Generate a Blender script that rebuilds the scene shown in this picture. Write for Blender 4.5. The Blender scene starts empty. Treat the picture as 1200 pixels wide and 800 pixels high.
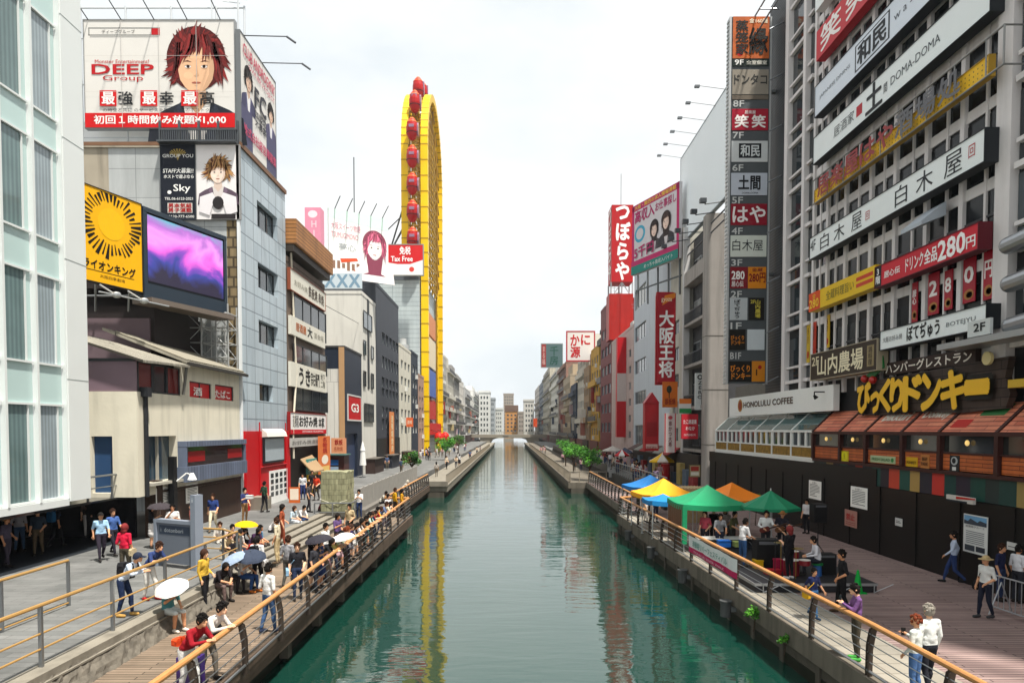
import bpy, bmesh, math, random
from mathutils import Vector as V, Matrix
import numpy as np
SC = bpy.context.scene
COL = SC.collection
R = math.radians
random.seed(7)
# ---------------------------------------------------------------- camera
CAMZ, FPX, VX, VY, PITCH = 6.2, 800.0, 597.0, 503.0, R(2.0)
YC = VY + FPX * math.tan(PITCH)
cam = bpy.data.cameras.new('camera'); camo = bpy.data.objects.new('camera', cam); COL.objects.link(camo)
camo.location = (0, 0, CAMZ); camo.rotation_euler = (R(90) - PITCH, 0, 0)
cam.sensor_width = 36; cam.lens = 24; cam.clip_end = 3000; cam.clip_start = .1
cam.shift_x = (600 - VX) / 1200; cam.shift_y = (YC - 400) / 1200
SC.camera = camo
# ---------------------------------------------------------------- sky and sun
SUNV = V((.235, -.25, .94)).normalized()
w = bpy.data.worlds.new('World'); SC.world = w; w.use_nodes = True
nt = w.node_tree; nt.nodes.clear(); N = nt.nodes.new; L = nt.links.new
out = N('ShaderNodeOutputWorld'); bg = N('ShaderNodeBackground'); bg.inputs[1].default_value = .1
sky = N('ShaderNodeTexSky'); sky.sky_type = 'NISHITA'; sky.sun_disc = False
sky.sun_elevation = math.asin(SUNV.z); sky.sun_rotation = math.atan2(SUNV.x, SUNV.y)
sky.air_density = 1.2; sky.dust_density = 3
tc = N('ShaderNodeTexCoord'); mp = N('ShaderNodeMapping'); mp.inputs['Scale'].default_value = (1, 1, 2.2)
L(tc.outputs['Generated'], mp.inputs[0])
nz = N('ShaderNodeTexNoise'); nz.inputs['Scale'].default_value = 2.1; nz.inputs['Detail'].default_value = 7; nz.inputs['Roughness'].default_value = .55
L(mp.outputs[0], nz.inputs['Vector'])
rp = N('ShaderNodeValToRGB'); e = rp.color_ramp.elements
e[0].position = .36; e[0].color = (4.65, 5.0, 5.2, 1); e[1].position = .62; e[1].color = (5.85, 5.9, 5.85, 1)
L(nz.outputs[0], rp.inputs[0])
rc = N('ShaderNodeMapRange'); rc.inputs[1].default_value = .2; rc.inputs[2].default_value = .42; rc.inputs[3].default_value = .86; rc.inputs[4].default_value = 1
L(nz.outputs[0], rc.inputs[0])
mx = N('ShaderNodeMix'); mx.data_type = 'RGBA'
L(rc.outputs[0], mx.inputs[0]); L(sky.outputs[0], mx.inputs[6]); L(rp.outputs[0], mx.inputs[7])
L(mx.outputs[2], bg.inputs[0]); L(bg.outputs[0], out.inputs[0])
sun = bpy.data.lights.new('sun', 'SUN'); sun.energy = 4.5; sun.angle = R(2.5); sun.color = (1, .95, .87)
suno = bpy.data.objects.new('sun', sun); COL.objects.link(suno); suno.location = (30, -30, 80)
suno.rotation_euler = SUNV.to_track_quat('Z', 'Y').to_euler()
vs = SC.view_settings; vs.view_transform = 'Standard'; vs.look = 'None'; vs.exposure = 0.92; vs.gamma = 1; vs.use_curve_mapping = False
SC.cycles.max_bounces = 6; SC.cycles.use_denoising = True
# ---------------------------------------------------------------- picking points on real planes
def ray(px, py):
    a, b = (px - VX) / FPX, (YC - py) / FPX
    c, s = math.cos(PITCH), math.sin(PITCH)
    return V((a, c + b * s, -s + b * c))
def atX(px, py, X):
    d = ray(px, py); t = X / d.x; return V((X, d.y * t, CAMZ + d.z * t))
def atZ(px, py, z):
    d = ray(px, py); t = (z - CAMZ) / d.z; return V((d.x * t, d.y * t, z))
def atY(px, py, Y):
    d = ray(px, py); t = Y / d.y; return V((d.x * t, Y, CAMZ + d.z * t))
# ---------------------------------------------------------------- materials
MATS = {}
def srgb(h):
    if isinstance(h, str):
        c = [int(h[i:i + 2], 16) / 255 for i in (0, 2, 4)]
        return tuple(x / 12.92 if x <= .04045 else ((x + .055) / 1.055) ** 2.4 for x in c)
    return h
def mat(key, col=None, rough=.6, metal=0, var=.12, scale=2.5, bump=0, streak=0, emit=0, spec=None, bscale=None):
    if key in MATS: return MATS[key]
    col = srgb(col)
    m = bpy.data.materials.new(key); m.use_nodes = True; MATS[key] = m
    t = m.node_tree; b = t.nodes['Principled BSDF']; n_ = t.nodes.new; l_ = t.links.new
    b.inputs['Roughness'].default_value = rough; b.inputs['Metallic'].default_value = metal
    b.inputs['Specular IOR Level'].default_value = spec if spec is not None else (.22 if rough >= .38 and not metal else .5)
    co = n_('ShaderNodeTexCoord')
    nz = n_('ShaderNodeTexNoise'); nz.inputs['Scale'].default_value = scale; nz.inputs['Detail'].default_value = 5
    l_(co.outputs['Object'], nz.inputs['Vector'])
    mx = n_('ShaderNodeMix'); mx.data_type = 'RGBA'
    mx.inputs[6].default_value = (*[c * (1 - var) for c in col], 1)
    mx.inputs[7].default_value = (*[min(1, c * (1 + var * .6)) for c in col], 1)
    l_(nz.outputs[0], mx.inputs[0]); last = mx.outputs[2]
    if streak:
        mp = n_('ShaderNodeMapping'); mp.inputs['Scale'].default_value = (2.2, 2.2, .22)
        l_(co.outputs['Object'], mp.inputs[0])
        n2 = n_('ShaderNodeTexNoise'); n2.inputs['Scale'].default_value = 1.0; n2.inputs['Detail'].default_value = 6
        l_(mp.outputs[0], n2.inputs['Vector'])
        mr = n_('ShaderNodeMapRange'); mr.inputs[1].default_value = .48; mr.inputs[2].default_value = .75; mr.inputs[3].default_value = 0; mr.inputs[4].default_value = streak
        l_(n2.outputs[0], mr.inputs[0])
        m2 = n_('ShaderNodeMix'); m2.data_type = 'RGBA'; m2.inputs[7].default_value = (*[c * .35 for c in col], 1)
        l_(mr.outputs[0], m2.inputs[0]); l_(last, m2.inputs[6]); last = m2.outputs[2]
    l_(last, b.inputs['Base Color'])
    if emit:
        l_(last, b.inputs['Emission Color']); b.inputs['Emission Strength'].default_value = emit
    if bump:
        n3 = n_('ShaderNodeTexNoise'); n3.inputs['Scale'].default_value = bscale or scale * 6; n3.inputs['Detail'].default_value = 4
        l_(co.outputs['Object'], n3.inputs['Vector'])
        bp = n_('ShaderNodeBump'); bp.inputs['Strength'].default_value = bump; bp.inputs['Distance'].default_value = .03
        l_(n3.outputs[0], bp.inputs['Height']); l_(bp.outputs[0], b.inputs['Normal'])
    return m
def brickmat(key, c1, c2, cm, bw, bh, mortar=.01, rough=.7, off=.5, axes='XY', dirt=.25, bump=.25, spec=.25, sc=.5):
    """coursed pattern (boards, paving, tiles) in metres"""
    if key in MATS: return MATS[key]
    m = bpy.data.materials.new(key); m.use_nodes = True; MATS[key] = m
    t = m.node_tree; b = t.nodes['Principled BSDF']; n_ = t.nodes.new; l_ = t.links.new
    b.inputs['Roughness'].default_value = rough; b.inputs['Specular IOR Level'].default_value = spec
    co = n_('ShaderNodeTexCoord'); sx = n_('ShaderNodeSeparateXYZ'); cx = n_('ShaderNodeCombineXYZ')
    l_(co.outputs['Object'], sx.inputs[0]); l_(sx.outputs[axes[0]], cx.inputs[0]); l_(sx.outputs[axes[1]], cx.inputs[1])
    br = n_('ShaderNodeTexBrick'); br.inputs['Scale'].default_value = 1; br.offset = off
    br.inputs['Brick Width'].default_value = bw; br.inputs['Row Height'].default_value = bh
    br.inputs['Mortar Size'].default_value = mortar; br.inputs['Mortar Smooth'].default_value = .1; br.inputs['Bias'].default_value = 0
    for k, c in (('Color1', c1), ('Color2', c2), ('Mortar', cm)): br.inputs[k].default_value = (*srgb(c), 1)
    l_(cx.outputs[0], br.inputs['Vector'])
    nz = n_('ShaderNodeTexNoise'); nz.inputs['Scale'].default_value = sc; nz.inputs['Detail'].default_value = 8; nz.inputs['Roughness'].default_value = .65
    mp = n_('ShaderNodeMapping'); mp.inputs['Scale'].default_value = (3, 3, .5) if 'Z' in axes else (1, 1, 1)
    l_(co.outputs['Object'], mp.inputs[0]); l_(mp.outputs[0], nz.inputs['Vector'])
    mr = n_('ShaderNodeMapRange'); mr.inputs[1].default_value = .3; mr.inputs[2].default_value = .75; mr.inputs[3].default_value = 1 - dirt; mr.inputs[4].default_value = 1.1
    l_(nz.outputs[0], mr.inputs[0])
    mm = n_('ShaderNodeMix'); mm.data_type = 'RGBA'; mm.blend_type = 'MULTIPLY'; mm.inputs[0].default_value = 1
    l_(br.outputs[0], mm.inputs[6]); l_(mr.outputs[0], mm.inputs[7]); l_(mm.outputs[2], b.inputs['Base Color'])
    if bump:
        bp = n_('ShaderNodeBump'); bp.inputs['Strength'].default_value = bump; bp.inputs['Distance'].default_value = .02; bp.invert = True
        l_(br.outputs['Fac'], bp.inputs['Height']); l_(bp.outputs[0], b.inputs['Normal'])
    return m
_ci = [0]
def cm(col, rough=.55, var=.08, metal=0, **k):
    """plain painted colour, cached by value"""
    return mat('paint_%s_%d_%d' % (col if isinstance(col, str) else '_'.join('%.2f' % c for c in col), rough * 100, metal * 10), col, rough, metal, var, **k)
def glassmat(key, col, rough=.06, stripe=0, spec=.6):
    if key in MATS: return MATS[key]
    m = mat(key, col, rough, 0, .5, .6, spec=spec)
    t = m.node_tree; b = t.nodes['Principled BSDF']; n_ = t.nodes.new; l_ = t.links.new
    if stripe:
        co = n_('ShaderNodeTexCoord'); wv = n_('ShaderNodeTexWave'); wv.wave_type = 'BANDS'; wv.bands_direction = 'Y'
        wv.inputs['Scale'].default_value = stripe; wv.inputs['Distortion'].default_value = .6; wv.inputs['Detail'].default_value = 1
        l_(co.outputs['Object'], wv.inputs['Vector'])
        src = b.inputs['Base Color'].links[0].from_socket
        mx = n_('ShaderNodeMix'); mx.data_type = 'RGBA'; mx.blend_type = 'MULTIPLY'; mx.inputs[0].default_value = .3
        l_(src, mx.inputs[6]); l_(wv.outputs['Color'], mx.inputs[7]); l_(mx.outputs[2], b.inputs['Base Color'])
    return m
# ---------------------------------------------------------------- mesh building
class F:
    """a facade frame: origin, u along, v up, n outward"""
    def __init__(s, o, u, v=(0, 0, 1), n=None):
        s.o = V(o); s.u = V(u).normalized(); s.v = V(v).normalized(); s.n = V(n).normalized() if n else s.u.cross(s.v).normalized()
    def p(s, a, b, c=0): return s.o + s.u * a + s.v * b + s.n * c
    def sub(s, a, b, c=0): return F(s.p(a, b, c), s.u, s.v, s.n)
def FR(X, Y, z): return F((X, Y, z), (0, -1, 0))
def FL(X, Y, z): return F((X, Y, z), (0, 1, 0))
def FF(X, Y, z): return F((X, Y, z), (1, 0, 0))
W0 = F((0, 0, 0), (1, 0, 0), (0, 1, 0))          # plain world axes: u=x, v=y, n=z
class MB:
    def __init__(s): s.v = []; s.f = []; s.m = []; s.sm = False
    def add(s, vs, fs, mi=0):
        k = len(s.v); s.v.extend(V(x) for x in vs); s.f.extend(tuple(i + k for i in f) for f in fs); s.m.extend([mi] * len(fs)); return s
    def box(s, a0, a1, b0, b1, c0, c1, mi=0, fr=W0):
        P = [fr.p(a, b, c) for c in (c0, c1) for b in (b0, b1) for a in (a0, a1)]
        return s.add(P, [(0, 2, 3, 1), (4, 5, 7, 6), (0, 1, 5, 4), (2, 6, 7, 3), (0, 4, 6, 2), (1, 3, 7, 5)], mi)
    def poly(s, pts, mi=0, fr=None, n=0):
        if fr: pts = [fr.p(a, b, n) for a, b in pts]
        return s.add(pts, [tuple(range(len(pts)))], mi)
    def rect(s, fr, a0, a1, b0, b1, n=0, mi=0): return s.poly([(a0, b0), (a1, b0), (a1, b1), (a0, b1)], mi, fr, n)
    def prism(s, pts, fr, n0, n1, mi=0):
        k = len(pts); A = [fr.p(a, b, n0) for a, b in pts]; B = [fr.p(a, b, n1) for a, b in pts]
        return s.add(A + B, [tuple(range(k))[::-1], tuple(range(k, 2 * k))] + [(i, (i + 1) % k, k + (i + 1) % k, k + i) for i in range(k)], mi)
    def cyl(s, p0, p1, r0, r1=None, n=8, mi=0, caps=True):
        p0, p1 = V(p0), V(p1); r1 = r0 if r1 is None else r1; d = (p1 - p0)
        if d.length < 1e-6: return s
        a = d.orthogonal().normalized(); b = d.normalized().cross(a)
        vs = []
        for p, r in ((p0, r0), (p1, r1)):
            for i in range(n):
                t = 2 * math.pi * i / n; vs.append(p + (a * math.cos(t) + b * math.sin(t)) * r)
        fs = [(i, (i + 1) % n, n + (i + 1) % n, n + i) for i in range(n)]
        if caps: fs += [tuple(range(n))[::-1], tuple(range(n, 2 * n))]
        return s.add(vs, fs, mi)
    def tube(s, pts, r, n=8, mi=0):
        for a, b in zip(pts, pts[1:]): s.cyl(a, b, r, r, n, mi)
        return s
    def ball(s, c, r, mi=0, n=10, k=6):
        c = V(c); rx, ry, rz = (r, r, r) if not hasattr(r, '__len__') else r
        vs = [c + V((0, 0, -rz))]
        for j in range(1, k):
            ph = -math.pi / 2 + math.pi * j / k
            for i in range(n):
                t = 2 * math.pi * i / n; vs.append(c + V((rx * math.cos(ph) * math.cos(t), ry * math.cos(ph) * math.sin(t), rz * math.sin(ph))))
        vs.append(c + V((0, 0, rz))); T = len(vs) - 1
        fs = [(0, 1 + (i + 1) % n, 1 + i) for i in range(n)]
        for j in range(k - 2):
            for i in range(n):
                A = 1 + j * n; fs.append((A + i, A + (i + 1) % n, A + n + (i + 1) % n, A + n + i))
        A = 1 + (k - 2) * n
        fs += [(A + i, A + (i + 1) % n, T) for i in range(n)]
        return s.add(vs, fs, mi)
    def facade(s, fr, u0, u1, v0, v1, holes=(), mi=0, d=.18, mr=None):
        mr = mi if mr is None else mr
        us = sorted({u0, u1, *[x for h in holes for x in h[:2]]}); vs_ = sorted({v0, v1, *[x for h in holes for x in h[2:4]]})
        us = [u for u in us if u0 - 1e-6 <= u <= u1 + 1e-6]; vs_ = [v for v in vs_ if v0 - 1e-6 <= v <= v1 + 1e-6]
        for a, b in zip(us, us[1:]):
            run = None
            for c, e in zip(vs_, vs_[1:]):
                x, y = (a + b) / 2, (c + e) / 2
                if any(h[0] < x < h[1] and h[2] < y < h[3] for h in holes):
                    if run: s.rect(fr, a, b, run[0], run[1], 0, mi); run = None
                else: run = (run[0], e) if run else (c, e)
            if run: s.rect(fr, a, b, run[0], run[1], 0, mi)
        for h in holes:
            a, b, c, e = h[:4]
            for q in (((a, c), (a, e)), ((b, e), (b, c)), ((b, c), (a, c)), ((a, e), (b, e))):
                (x, y), (x2, y2) = q
                s.add([fr.p(x, y, 0), fr.p(x2, y2, 0), fr.p(x2, y2, -d - .02), fr.p(x, y, -d - .02)], [(0, 1, 2, 3)], mr)
        return s
    def build(s, name, mats, parent=None, smooth=False):
        o0 = V((0, 0, 0)) if parent is None else WL[parent.name]
        me = bpy.data.meshes.new(name)
        me.from_pydata([tuple(v - o0) for v in s.v], [], s.f)
        if not isinstance(mats, (list, tuple)): mats = [mats]
        for m in mats: me.materials.append(m)
        if len(mats) > 1: me.polygons.foreach_set('material_index', s.m)
        if smooth: me.polygons.foreach_set('use_smooth', [True] * len(s.f))
        me.update()
        o = bpy.data.objects.new(name, me); COL.objects.link(o)
        if parent is not None: o.parent = parent
        WL[o.name] = o0 if parent is not None else V((0, 0, 0))
        return o
WL = {}                                            # world location of every root
def tag(o, label=None, cat=None, group=None, kind=None):
    for k, x in (('label', label), ('category', cat), ('group', group), ('kind', kind)):
        if x: o[k] = x
    return o
def thing(name, label, cat, loc, group=None):
    o = bpy.data.objects.new(name, None); COL.objects.link(o); o.location = loc; o.empty_display_size = .3
    WL[o.name] = V(loc); return tag(o, label, cat, group)
def struct(mb, name, m, **k): return tag(mb.build(name, m, **k), kind='structure')
def copy_tree(o, label=None):
    """copies a thing with its parts and their sub-parts"""
    c = o.copy(); COL.objects.link(c); WL[c.name] = V(c.location)
    if label: c['label'] = label
    for ch in o.children:
        d = ch.copy(); COL.objects.link(d); d.parent = c
        for g in ch.children:
            h = g.copy(); COL.objects.link(h); h.parent = d
    return c
# ---------------------------------------------------------------- lettering
_TX = {}
def glyphs(s, bold=0.0, line=1.0, sp=1.0):
    k = (s, bold, line, sp)
    if k not in _TX:
        c = bpy.data.curves.new('tx', 'FONT'); c.body = s; c.offset = bold; c.resolution_u = 2; c.align_x = 'CENTER'
        c.space_line = line; c.space_character = sp; c.fill_mode = 'FRONT'
        o = bpy.data.objects.new('tx', c)
        me = o.to_mesh()
        vs = [tuple(v.co[:2]) for v in me.vertices]; fs = [tuple(p.vertices) for p in me.polygons]
        o.to_mesh_clear(); bpy.data.objects.remove(o); bpy.data.curves.remove(c)
        a = np.array(vs) if vs else np.zeros((1, 2))
        _TX[k] = (vs, fs, a.min(0), a.max(0))
    return _TX[k]
def put_text(mb, fr, s, a0, a1, b0, b1, n=.012, mi=0, bold=.012, keep=False, line=1.0, sp=1.0, shear=0):
    vs, fs, lo, hi = glyphs(s, 0.0, line, sp)
    if not fs: return
    w_, h_ = max(1e-6, hi[0] - lo[0]), max(1e-6, hi[1] - lo[1])
    sx, sy = (a1 - a0) / w_, (b1 - b0) / h_
    if keep:
        k = min(sx, sy); ca, cb = (a0 + a1) / 2, (b0 + b1) / 2; a0 = ca - w_ * k / 2; b0 = cb - h_ * k / 2; sx = sy = k
    k = bold * .55; D = [(0, 0)] if bold < .014 else [(-k, -k), (k, -k), (-k, k), (k, k)] if bold < .045 else [(k * math.cos(i * .785), k * math.sin(i * .785)) for i in range(8)]
    for i, (dx, dy) in enumerate(D):
        mb.add([fr.p(a0 + (x + dx - lo[0]) * sx + shear * (y - lo[1]) * sy, b0 + (y + dy - lo[1]) * sy, n + .0012 * i) for x, y in vs], fs, mi)
def vert(s): return '\n'.join(s)
def sign(name, label, fr, w_, h_, face, texts=(), d=.2, frame=None, fw=.04, cat='sign', extra=None, group=None, emit=0):
    """a mounted sign board: body, frame round the face, lettering"""
    root = thing(name, label, cat, fr.p(w_ / 2, 0), group)
    b = MB(); b.box(0, w_, 0, h_, -d, 0, 0, fr); b.build('board', face if not isinstance(face, str) else cm(face), root)
    if frame:
        g = MB()
        for q in ((-fw, w_ + fw, -fw, 0), (-fw, w_ + fw, h_, h_ + fw), (-fw, 0, 0, h_), (w_, w_ + fw, 0, h_)): g.box(*q, -d, .03, 0, fr)
        g.build('frame', cm(frame), root)
    cols = {}
    for t in texts:
        s, a0, a1, b0, b1, col = t[:6]; o = t[6] if len(t) > 6 else {}
        cols.setdefault(col, []).append((s, a0, a1, b0, b1, o))
    for col, ts in cols.items():
        m = MB()
        for s, a0, a1, b0, b1, o in ts:
            if s == '#': m.rect(fr, a0 * w_, a1 * w_, b0 * h_, b1 * h_, o.get('n', .006))
            elif s == 'O':
                ca, cb = (a0 + a1) / 2 * w_, (b0 + b1) / 2 * h_; ra, rb = (a1 - a0) / 2 * w_, (b1 - b0) / 2 * h_
                m.poly([(ca + ra * math.cos(i * .2618), cb + rb * math.sin(i * .2618)) for i in range(24)], 0, fr, o.get('n', .006))
            elif s == 'P': m.poly([(x * w_, y * h_) for x, y in o['pts']], 0, fr, o.get('n', .006))
            else: put_text(m, fr, s, a0 * w_, a1 * w_, b0 * h_, b1 * h_, o.get('n', .012), 0, o.get('bold', .012), o.get('keep', False), o.get('line', 1.0), o.get('sp', 1.0), o.get('shear', 0))
        if m.f: m.build('lettering' if any(t[0] not in '#OP' for t in ts) else 'print', cm(col), root)
    if extra: extra(root, fr)
    return root
def portrait(root, fr, ca, cb, s, hair='5a2018', skin='e8c0a4', coat='1e2230', shirt='e8e6e2', n0=.016, seed=1, spike=.16, long=0, streak=None):
    """flat printed picture of a generic person: hair in strands, face with soft planes, collar"""
    rnd = random.Random(seed); C = lambda pts: [(ca + x * s, cb + y * s) for x, y in pts]
    ell = lambda x, y, a, b, k=16, t0=0, t1=2 * math.pi: [(x + a * math.cos(t0 + (t1 - t0) * i / k), y + b * math.sin(t0 + (t1 - t0) * i / k)) for i in range(k)]
    mixc = lambda c, k: tuple(min(1, x * k) for x in srgb(c))
    cols = [hair, skin, coat, shirt, '2a1c18', 'a8604e', mixc(skin, .78), streak or mixc(hair, 1.7), 'e4dcd6', mixc(hair, .5), mixc(skin, 1.1), mixc(coat, 1.8)]
    m = MB(); P = lambda pts, mi, l: m.poly(C(pts), mi, fr, n0 + .002 * l)
    P([(-.95, -1.5), (-.88, -1.0), (-.62, -.84), (-.3, -.7), (.3, -.7), (.62, -.84), (.88, -1.0), (.95, -1.5)], 2, 0)
    for q in (-1, 1): P([(q * .3, -.68), (q * .44, -.86), (q * .3, -1.1), (q * .36, -1.5), (q * .16, -1.5)], 11, 1)
    P([(-.27, -.66), (.27, -.66), (.13, -1.5), (-.11, -1.5)], 3, 2)
    P([(-.16, -.3), (.16, -.3), (.19, -.7), (0, -.92), (-.19, -.7)], 6, 3)
    back = ell(0, .12, .56, .6, 30)
    if long: back = [(.52, -long), (.3, -long * .93), (.4, -.3)] + ell(0, .12, .56, .6, 20, -.3, math.pi + .3) + [(-.4, -.3), (-.3, -long * .93), (-.55, -long)]
    P(back, 9, 4)
    def strand(x0, y0, x1, y1, w_, mi, l): d = V((x1 - x0, y1 - y0)); k = V((-d.y, d.x)).normalized() * w_; mx_, my_ = (x0 + x1) / 2 + k.x * 1.2, (y0 + y1) / 2 + k.y * 1.2; P([(x0 - k.x, y0 - k.y), (mx_ - k.x, my_ - k.y), (x1, y1), (mx_ + k.x, my_ + k.y), (x0 + k.x, y0 + k.y)], mi, l)
    for i in range(44):
        t = -.75 + (math.pi + 1.5) * (i + rnd.random()) / 44; r1 = .58 + spike * rnd.uniform(.1, 1); dr = -.16 if spike > .05 else -.25
        strand(.3 * math.cos(t), .15 + .3 * math.sin(t), r1 * .95 * math.cos(t), .12 + r1 * math.sin(t) + dr * abs(math.cos(t)), rnd.uniform(.035, .06), (0, 0, 7, 9)[i % 4], 5 + i % 3)
    face = [(.335, .12), (.34, -.1), (.305, -.28), (.21, -.42), (.09, -.52), (0, -.54), (-.09, -.52), (-.21, -.42), (-.305, -.28), (-.34, -.1), (-.335, .12), (-.2, .36), (.2, .36)]
    P(face, 1, 9); P([(.335, .12), (.34, -.1), (.305, -.28), (.21, -.42), (.09, -.52), (.16, -.36), (.24, -.18), (.25, .1)], 6, 10)
    P(ell(-.15, -.2, .09, .07, 12), 10, 10); P(ell(0, .16, .14, .07, 12), 10, 10); P([(-.1, -.52), (.1, -.52), (.05, -.46), (-.05, -.46)], 6, 10)
    for q in (-1, 1):
        P(ell(q * .155, -.035, .062, .026, 12), 8, 12); P(ell(q * .15, -.032, .03, .03, 10), 4, 13)
        P([(q * .075, .05), (q * .16, .085), (q * .25, .06), (q * .16, .062)], 9, 13); P([(q * .085, -.015), (q * .16, .0), (q * .23, -.02), (q * .16, -.012)], 4, 14)
        P([(q * .09, -.06), (q * .2, -.07), (q * .15, -.08)], 6, 12)
    P([(.015, .02), (.03, -.12), (.055, -.2), (0, -.225), (-.05, -.2), (-.01, -.185), (.015, -.12)], 6, 12)
    P(ell(0, -.335, .088, .017, 12), 5, 12); P([(-.09, -.325), (-.03, -.312), (0, -.32), (.03, -.312), (.09, -.325), (0, -.34)], 5, 13); P([(-.05, -.385), (.05, -.385), (0, -.395)], 6, 12)
    for i in range(26):
        x = -.4 + .8 * (i + rnd.random()) / 26; e_ = (.0 if spike > .05 else .1) + .35 * abs(x) * -.6 + rnd.uniform(-.03, .12)
        strand(x * .45 + .06, .56, x * 1.0, e_ + .08, rnd.uniform(.022, .045), (0, 0, 7, 9, 0)[i % 5], 16 + i % 3)
    for q in (-1, 1):
        for i in range(6): strand(q * (.26 + .02 * i), .42, q * (.36 + .03 * i), (-.12 - .07 * i) * (1 + long * .4), .035 if not long else .028, (0, 7, 9)[i % 3], 16 + i % 2)
    m.build('portrait_print', [cm(c) for c in cols], root)
# ---------------------------------------------------------------- windows and buildings
WF, WD = cm('9a9fa2', .4, metal=.6), cm('3a3d40', .4)
PANES = lambda: random.choice([glassmat('pane_dark', (.02, .027, .032)), glassmat('pane_dark', (.02, .027, .032)), glassmat('pane_grey', (.06, .075, .085)), glassmat('pane_blind', (.28, .29, .28), .25)])
def window(fr, h, root, d=.18, frame=None, pane=None, mull=1, bars=0, fw=.045, sub=False):
    a, b, c, e = h[:4]; frame = frame or WF; pane = pane or PANES()
    m = MB()
    for q in ((a, b, c, c + fw), (a, b, e - fw, e), (a, a + fw, c + fw, e - fw), (b - fw, b, c + fw, e - fw)): m.box(*q, -d + .002, -d + .07, 0, fr)
    for i in range(mull):
        x = a + (b - a) * (i + 1) / (mull + 1); m.box(x - fw / 2, x + fw / 2, c + fw, e - fw, -d + .004, -d + .06, 0, fr)
    for i in range(bars):
        y = c + (e - c) * (i + 1) / (bars + 1); m.box(a + fw, b - fw, y - fw / 2, y + fw / 2, -d + .006, -d + .058, 0, fr)
    if sub:
        o = m.build('window', frame, root); g = MB(); g.rect(fr, a, b, c, e, -d + .015); 
        p = g.build('pane', pane, root); p.parent = o
    else:
        m.rect(fr, a, b, c, e, -d + .015, 1); o = m.build('window', [frame, pane], root)
    return o
def grid_holes(u0, u1, v0, v1, nc, nr, wf=.6, hf=.5, jit=0):
    cu, cv = (u1 - u0) / nc, (v1 - v0) / nr
    return [(u0 + cu * (i + .5 - wf / 2), u0 + cu * (i + .5 + wf / 2), v0 + cv * (j + .5 - hf / 2), v0 + cv * (j + .5 + hf / 2)) for i in range(nc) for j in range(nr)]
def block(name, label, side, X, Y0, Y1, zb, zt, m, holes=(), front=(), D=9, trim=None, mull=1, d=.18, cat='building', group=None, cap=.35, bars=0, tank=True, frame=None, sub=False, ac=0):
    """a building whose front looks on the canal; front = holes in the end wall that looks back along the canal"""
    fr = FL(X, Y0, zb) if side == 'L' else FR(X, Y1, zb)
    Lg, H = Y1 - Y0, zt - zb; sg = -1 if side == 'L' else 1
    root = thing(name, label, cat, (X + sg * D / 2, (Y0 + Y1) / 2, zb), group)
    b = MB(); b.facade(fr, 0, Lg, 0, H, holes, 0, d)
    ff = FF(X - D, Y0, zb) if side == 'L' else FF(X, Y0, zb)
    b.facade(ff, 0, D, 0, H, front, 0, d)
    xa, xb = sorted((X, X + sg * D))
    b.add([(xa, Y0, zt), (xb, Y0, zt), (xb, Y1, zt), (xa, Y1, zt)], [(0, 1, 2, 3)])
    b.add([(xa, Y1, zb), (xb, Y1, zb), (xb, Y1, zt), (xa, Y1, zt)], [(3, 2, 1, 0)])
    xk = X + sg * D; b.add([(xk, Y0, zb), (xk, Y1, zb), (xk, Y1, zt), (xk, Y0, zt)], [(0, 1, 2, 3) if sg > 0 else (3, 2, 1, 0)])
    b.build('wall', m, root)
    tm = trim or m
    r = MB(); t = .12
    r.box(xa - .04, xb + .04, Y0 - .04, Y0 + t, zt - .01, zt + cap); r.box(xa - .04, xb + .04, Y1 - t, Y1 + .0, zt - .01, zt + cap - .004)
    r.box(xa - .04, xa + t, Y0 + t, Y1 - t, zt - .01, zt + cap - .002); r.box(xb - t, xb + .04, Y0 + t, Y1 - t, zt - .01, zt + cap - .002)
    r.build('parapet', tm, root)
    for h in holes: window(fr, h, root, d, mull=mull, bars=bars, frame=frame, sub=sub)
    for h in front: window(ff, h, root, d, mull=mull, bars=bars, frame=frame, sub=sub)
    if tank:
        k = MB(); cx, cy = X + sg * min(2.2, D / 2) + random.uniform(-.4, .4), (Y0 + Y1) / 2 + random.uniform(-1, 1) * Lg * .2
        k.box(cx - .9, cx + .9, cy - 1, cy + 1, zt, zt + 1.6); k.cyl((cx + .2, cy, zt + 1.6), (cx + .2, cy, zt + 2.6), .5, .5, 12); k.box(cx - .3, cx + .1, cy + 1, cy + 1.5, zt, zt + .8)
        k.build('rooftop_plant', cm('b4b6b4', .6), root)
        k = MB(); k.cyl((cx - .5, cy + .3, zt + 1.6), (cx - .5, cy + .3, zt + 4.2), .03); k.cyl((cx - .9, cy + .3, zt + 3.9), (cx - .1, cy + .3, zt + 3.9), .02); k.cyl((cx - .8, cy + .3, zt + 3.5), (cx - .2, cy + .3, zt + 3.5), .02)
        k.build('aerial', cm('707478', .4, metal=.7), root)
    for i in range(ac):
        j = random.choice(holes) if holes else (1, 2, 2, 3)
        k = MB(); a = j[0]; v = max(.1, j[2] - .75)
        k.box(a, a + .8, v, v + .6, .02, .34, 0, fr); k.box(a - .05, a + .85, v - .05, v - .005, .0, .4, 0, fr)
        k.build('air_conditioner', cm('d0d0ca', .5), root)
    return root, fr
def proj(p):
    d = V(p) - V((0, 0, CAMZ)); c, s = math.cos(PITCH), math.sin(PITCH)
    f = d.y * c - d.z * s; u = d.y * s + d.z * c
    return VX + FPX * d.x / f, YC - FPX * u / f
def onF(fr, px, py):
    d = ray(px, py); o = V((0, 0, CAMZ)); t = (fr.o - o).dot(fr.n) / d.dot(fr.n); q = o + d * t - fr.o
    return q.dot(fr.u), q.dot(fr.v)
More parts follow.
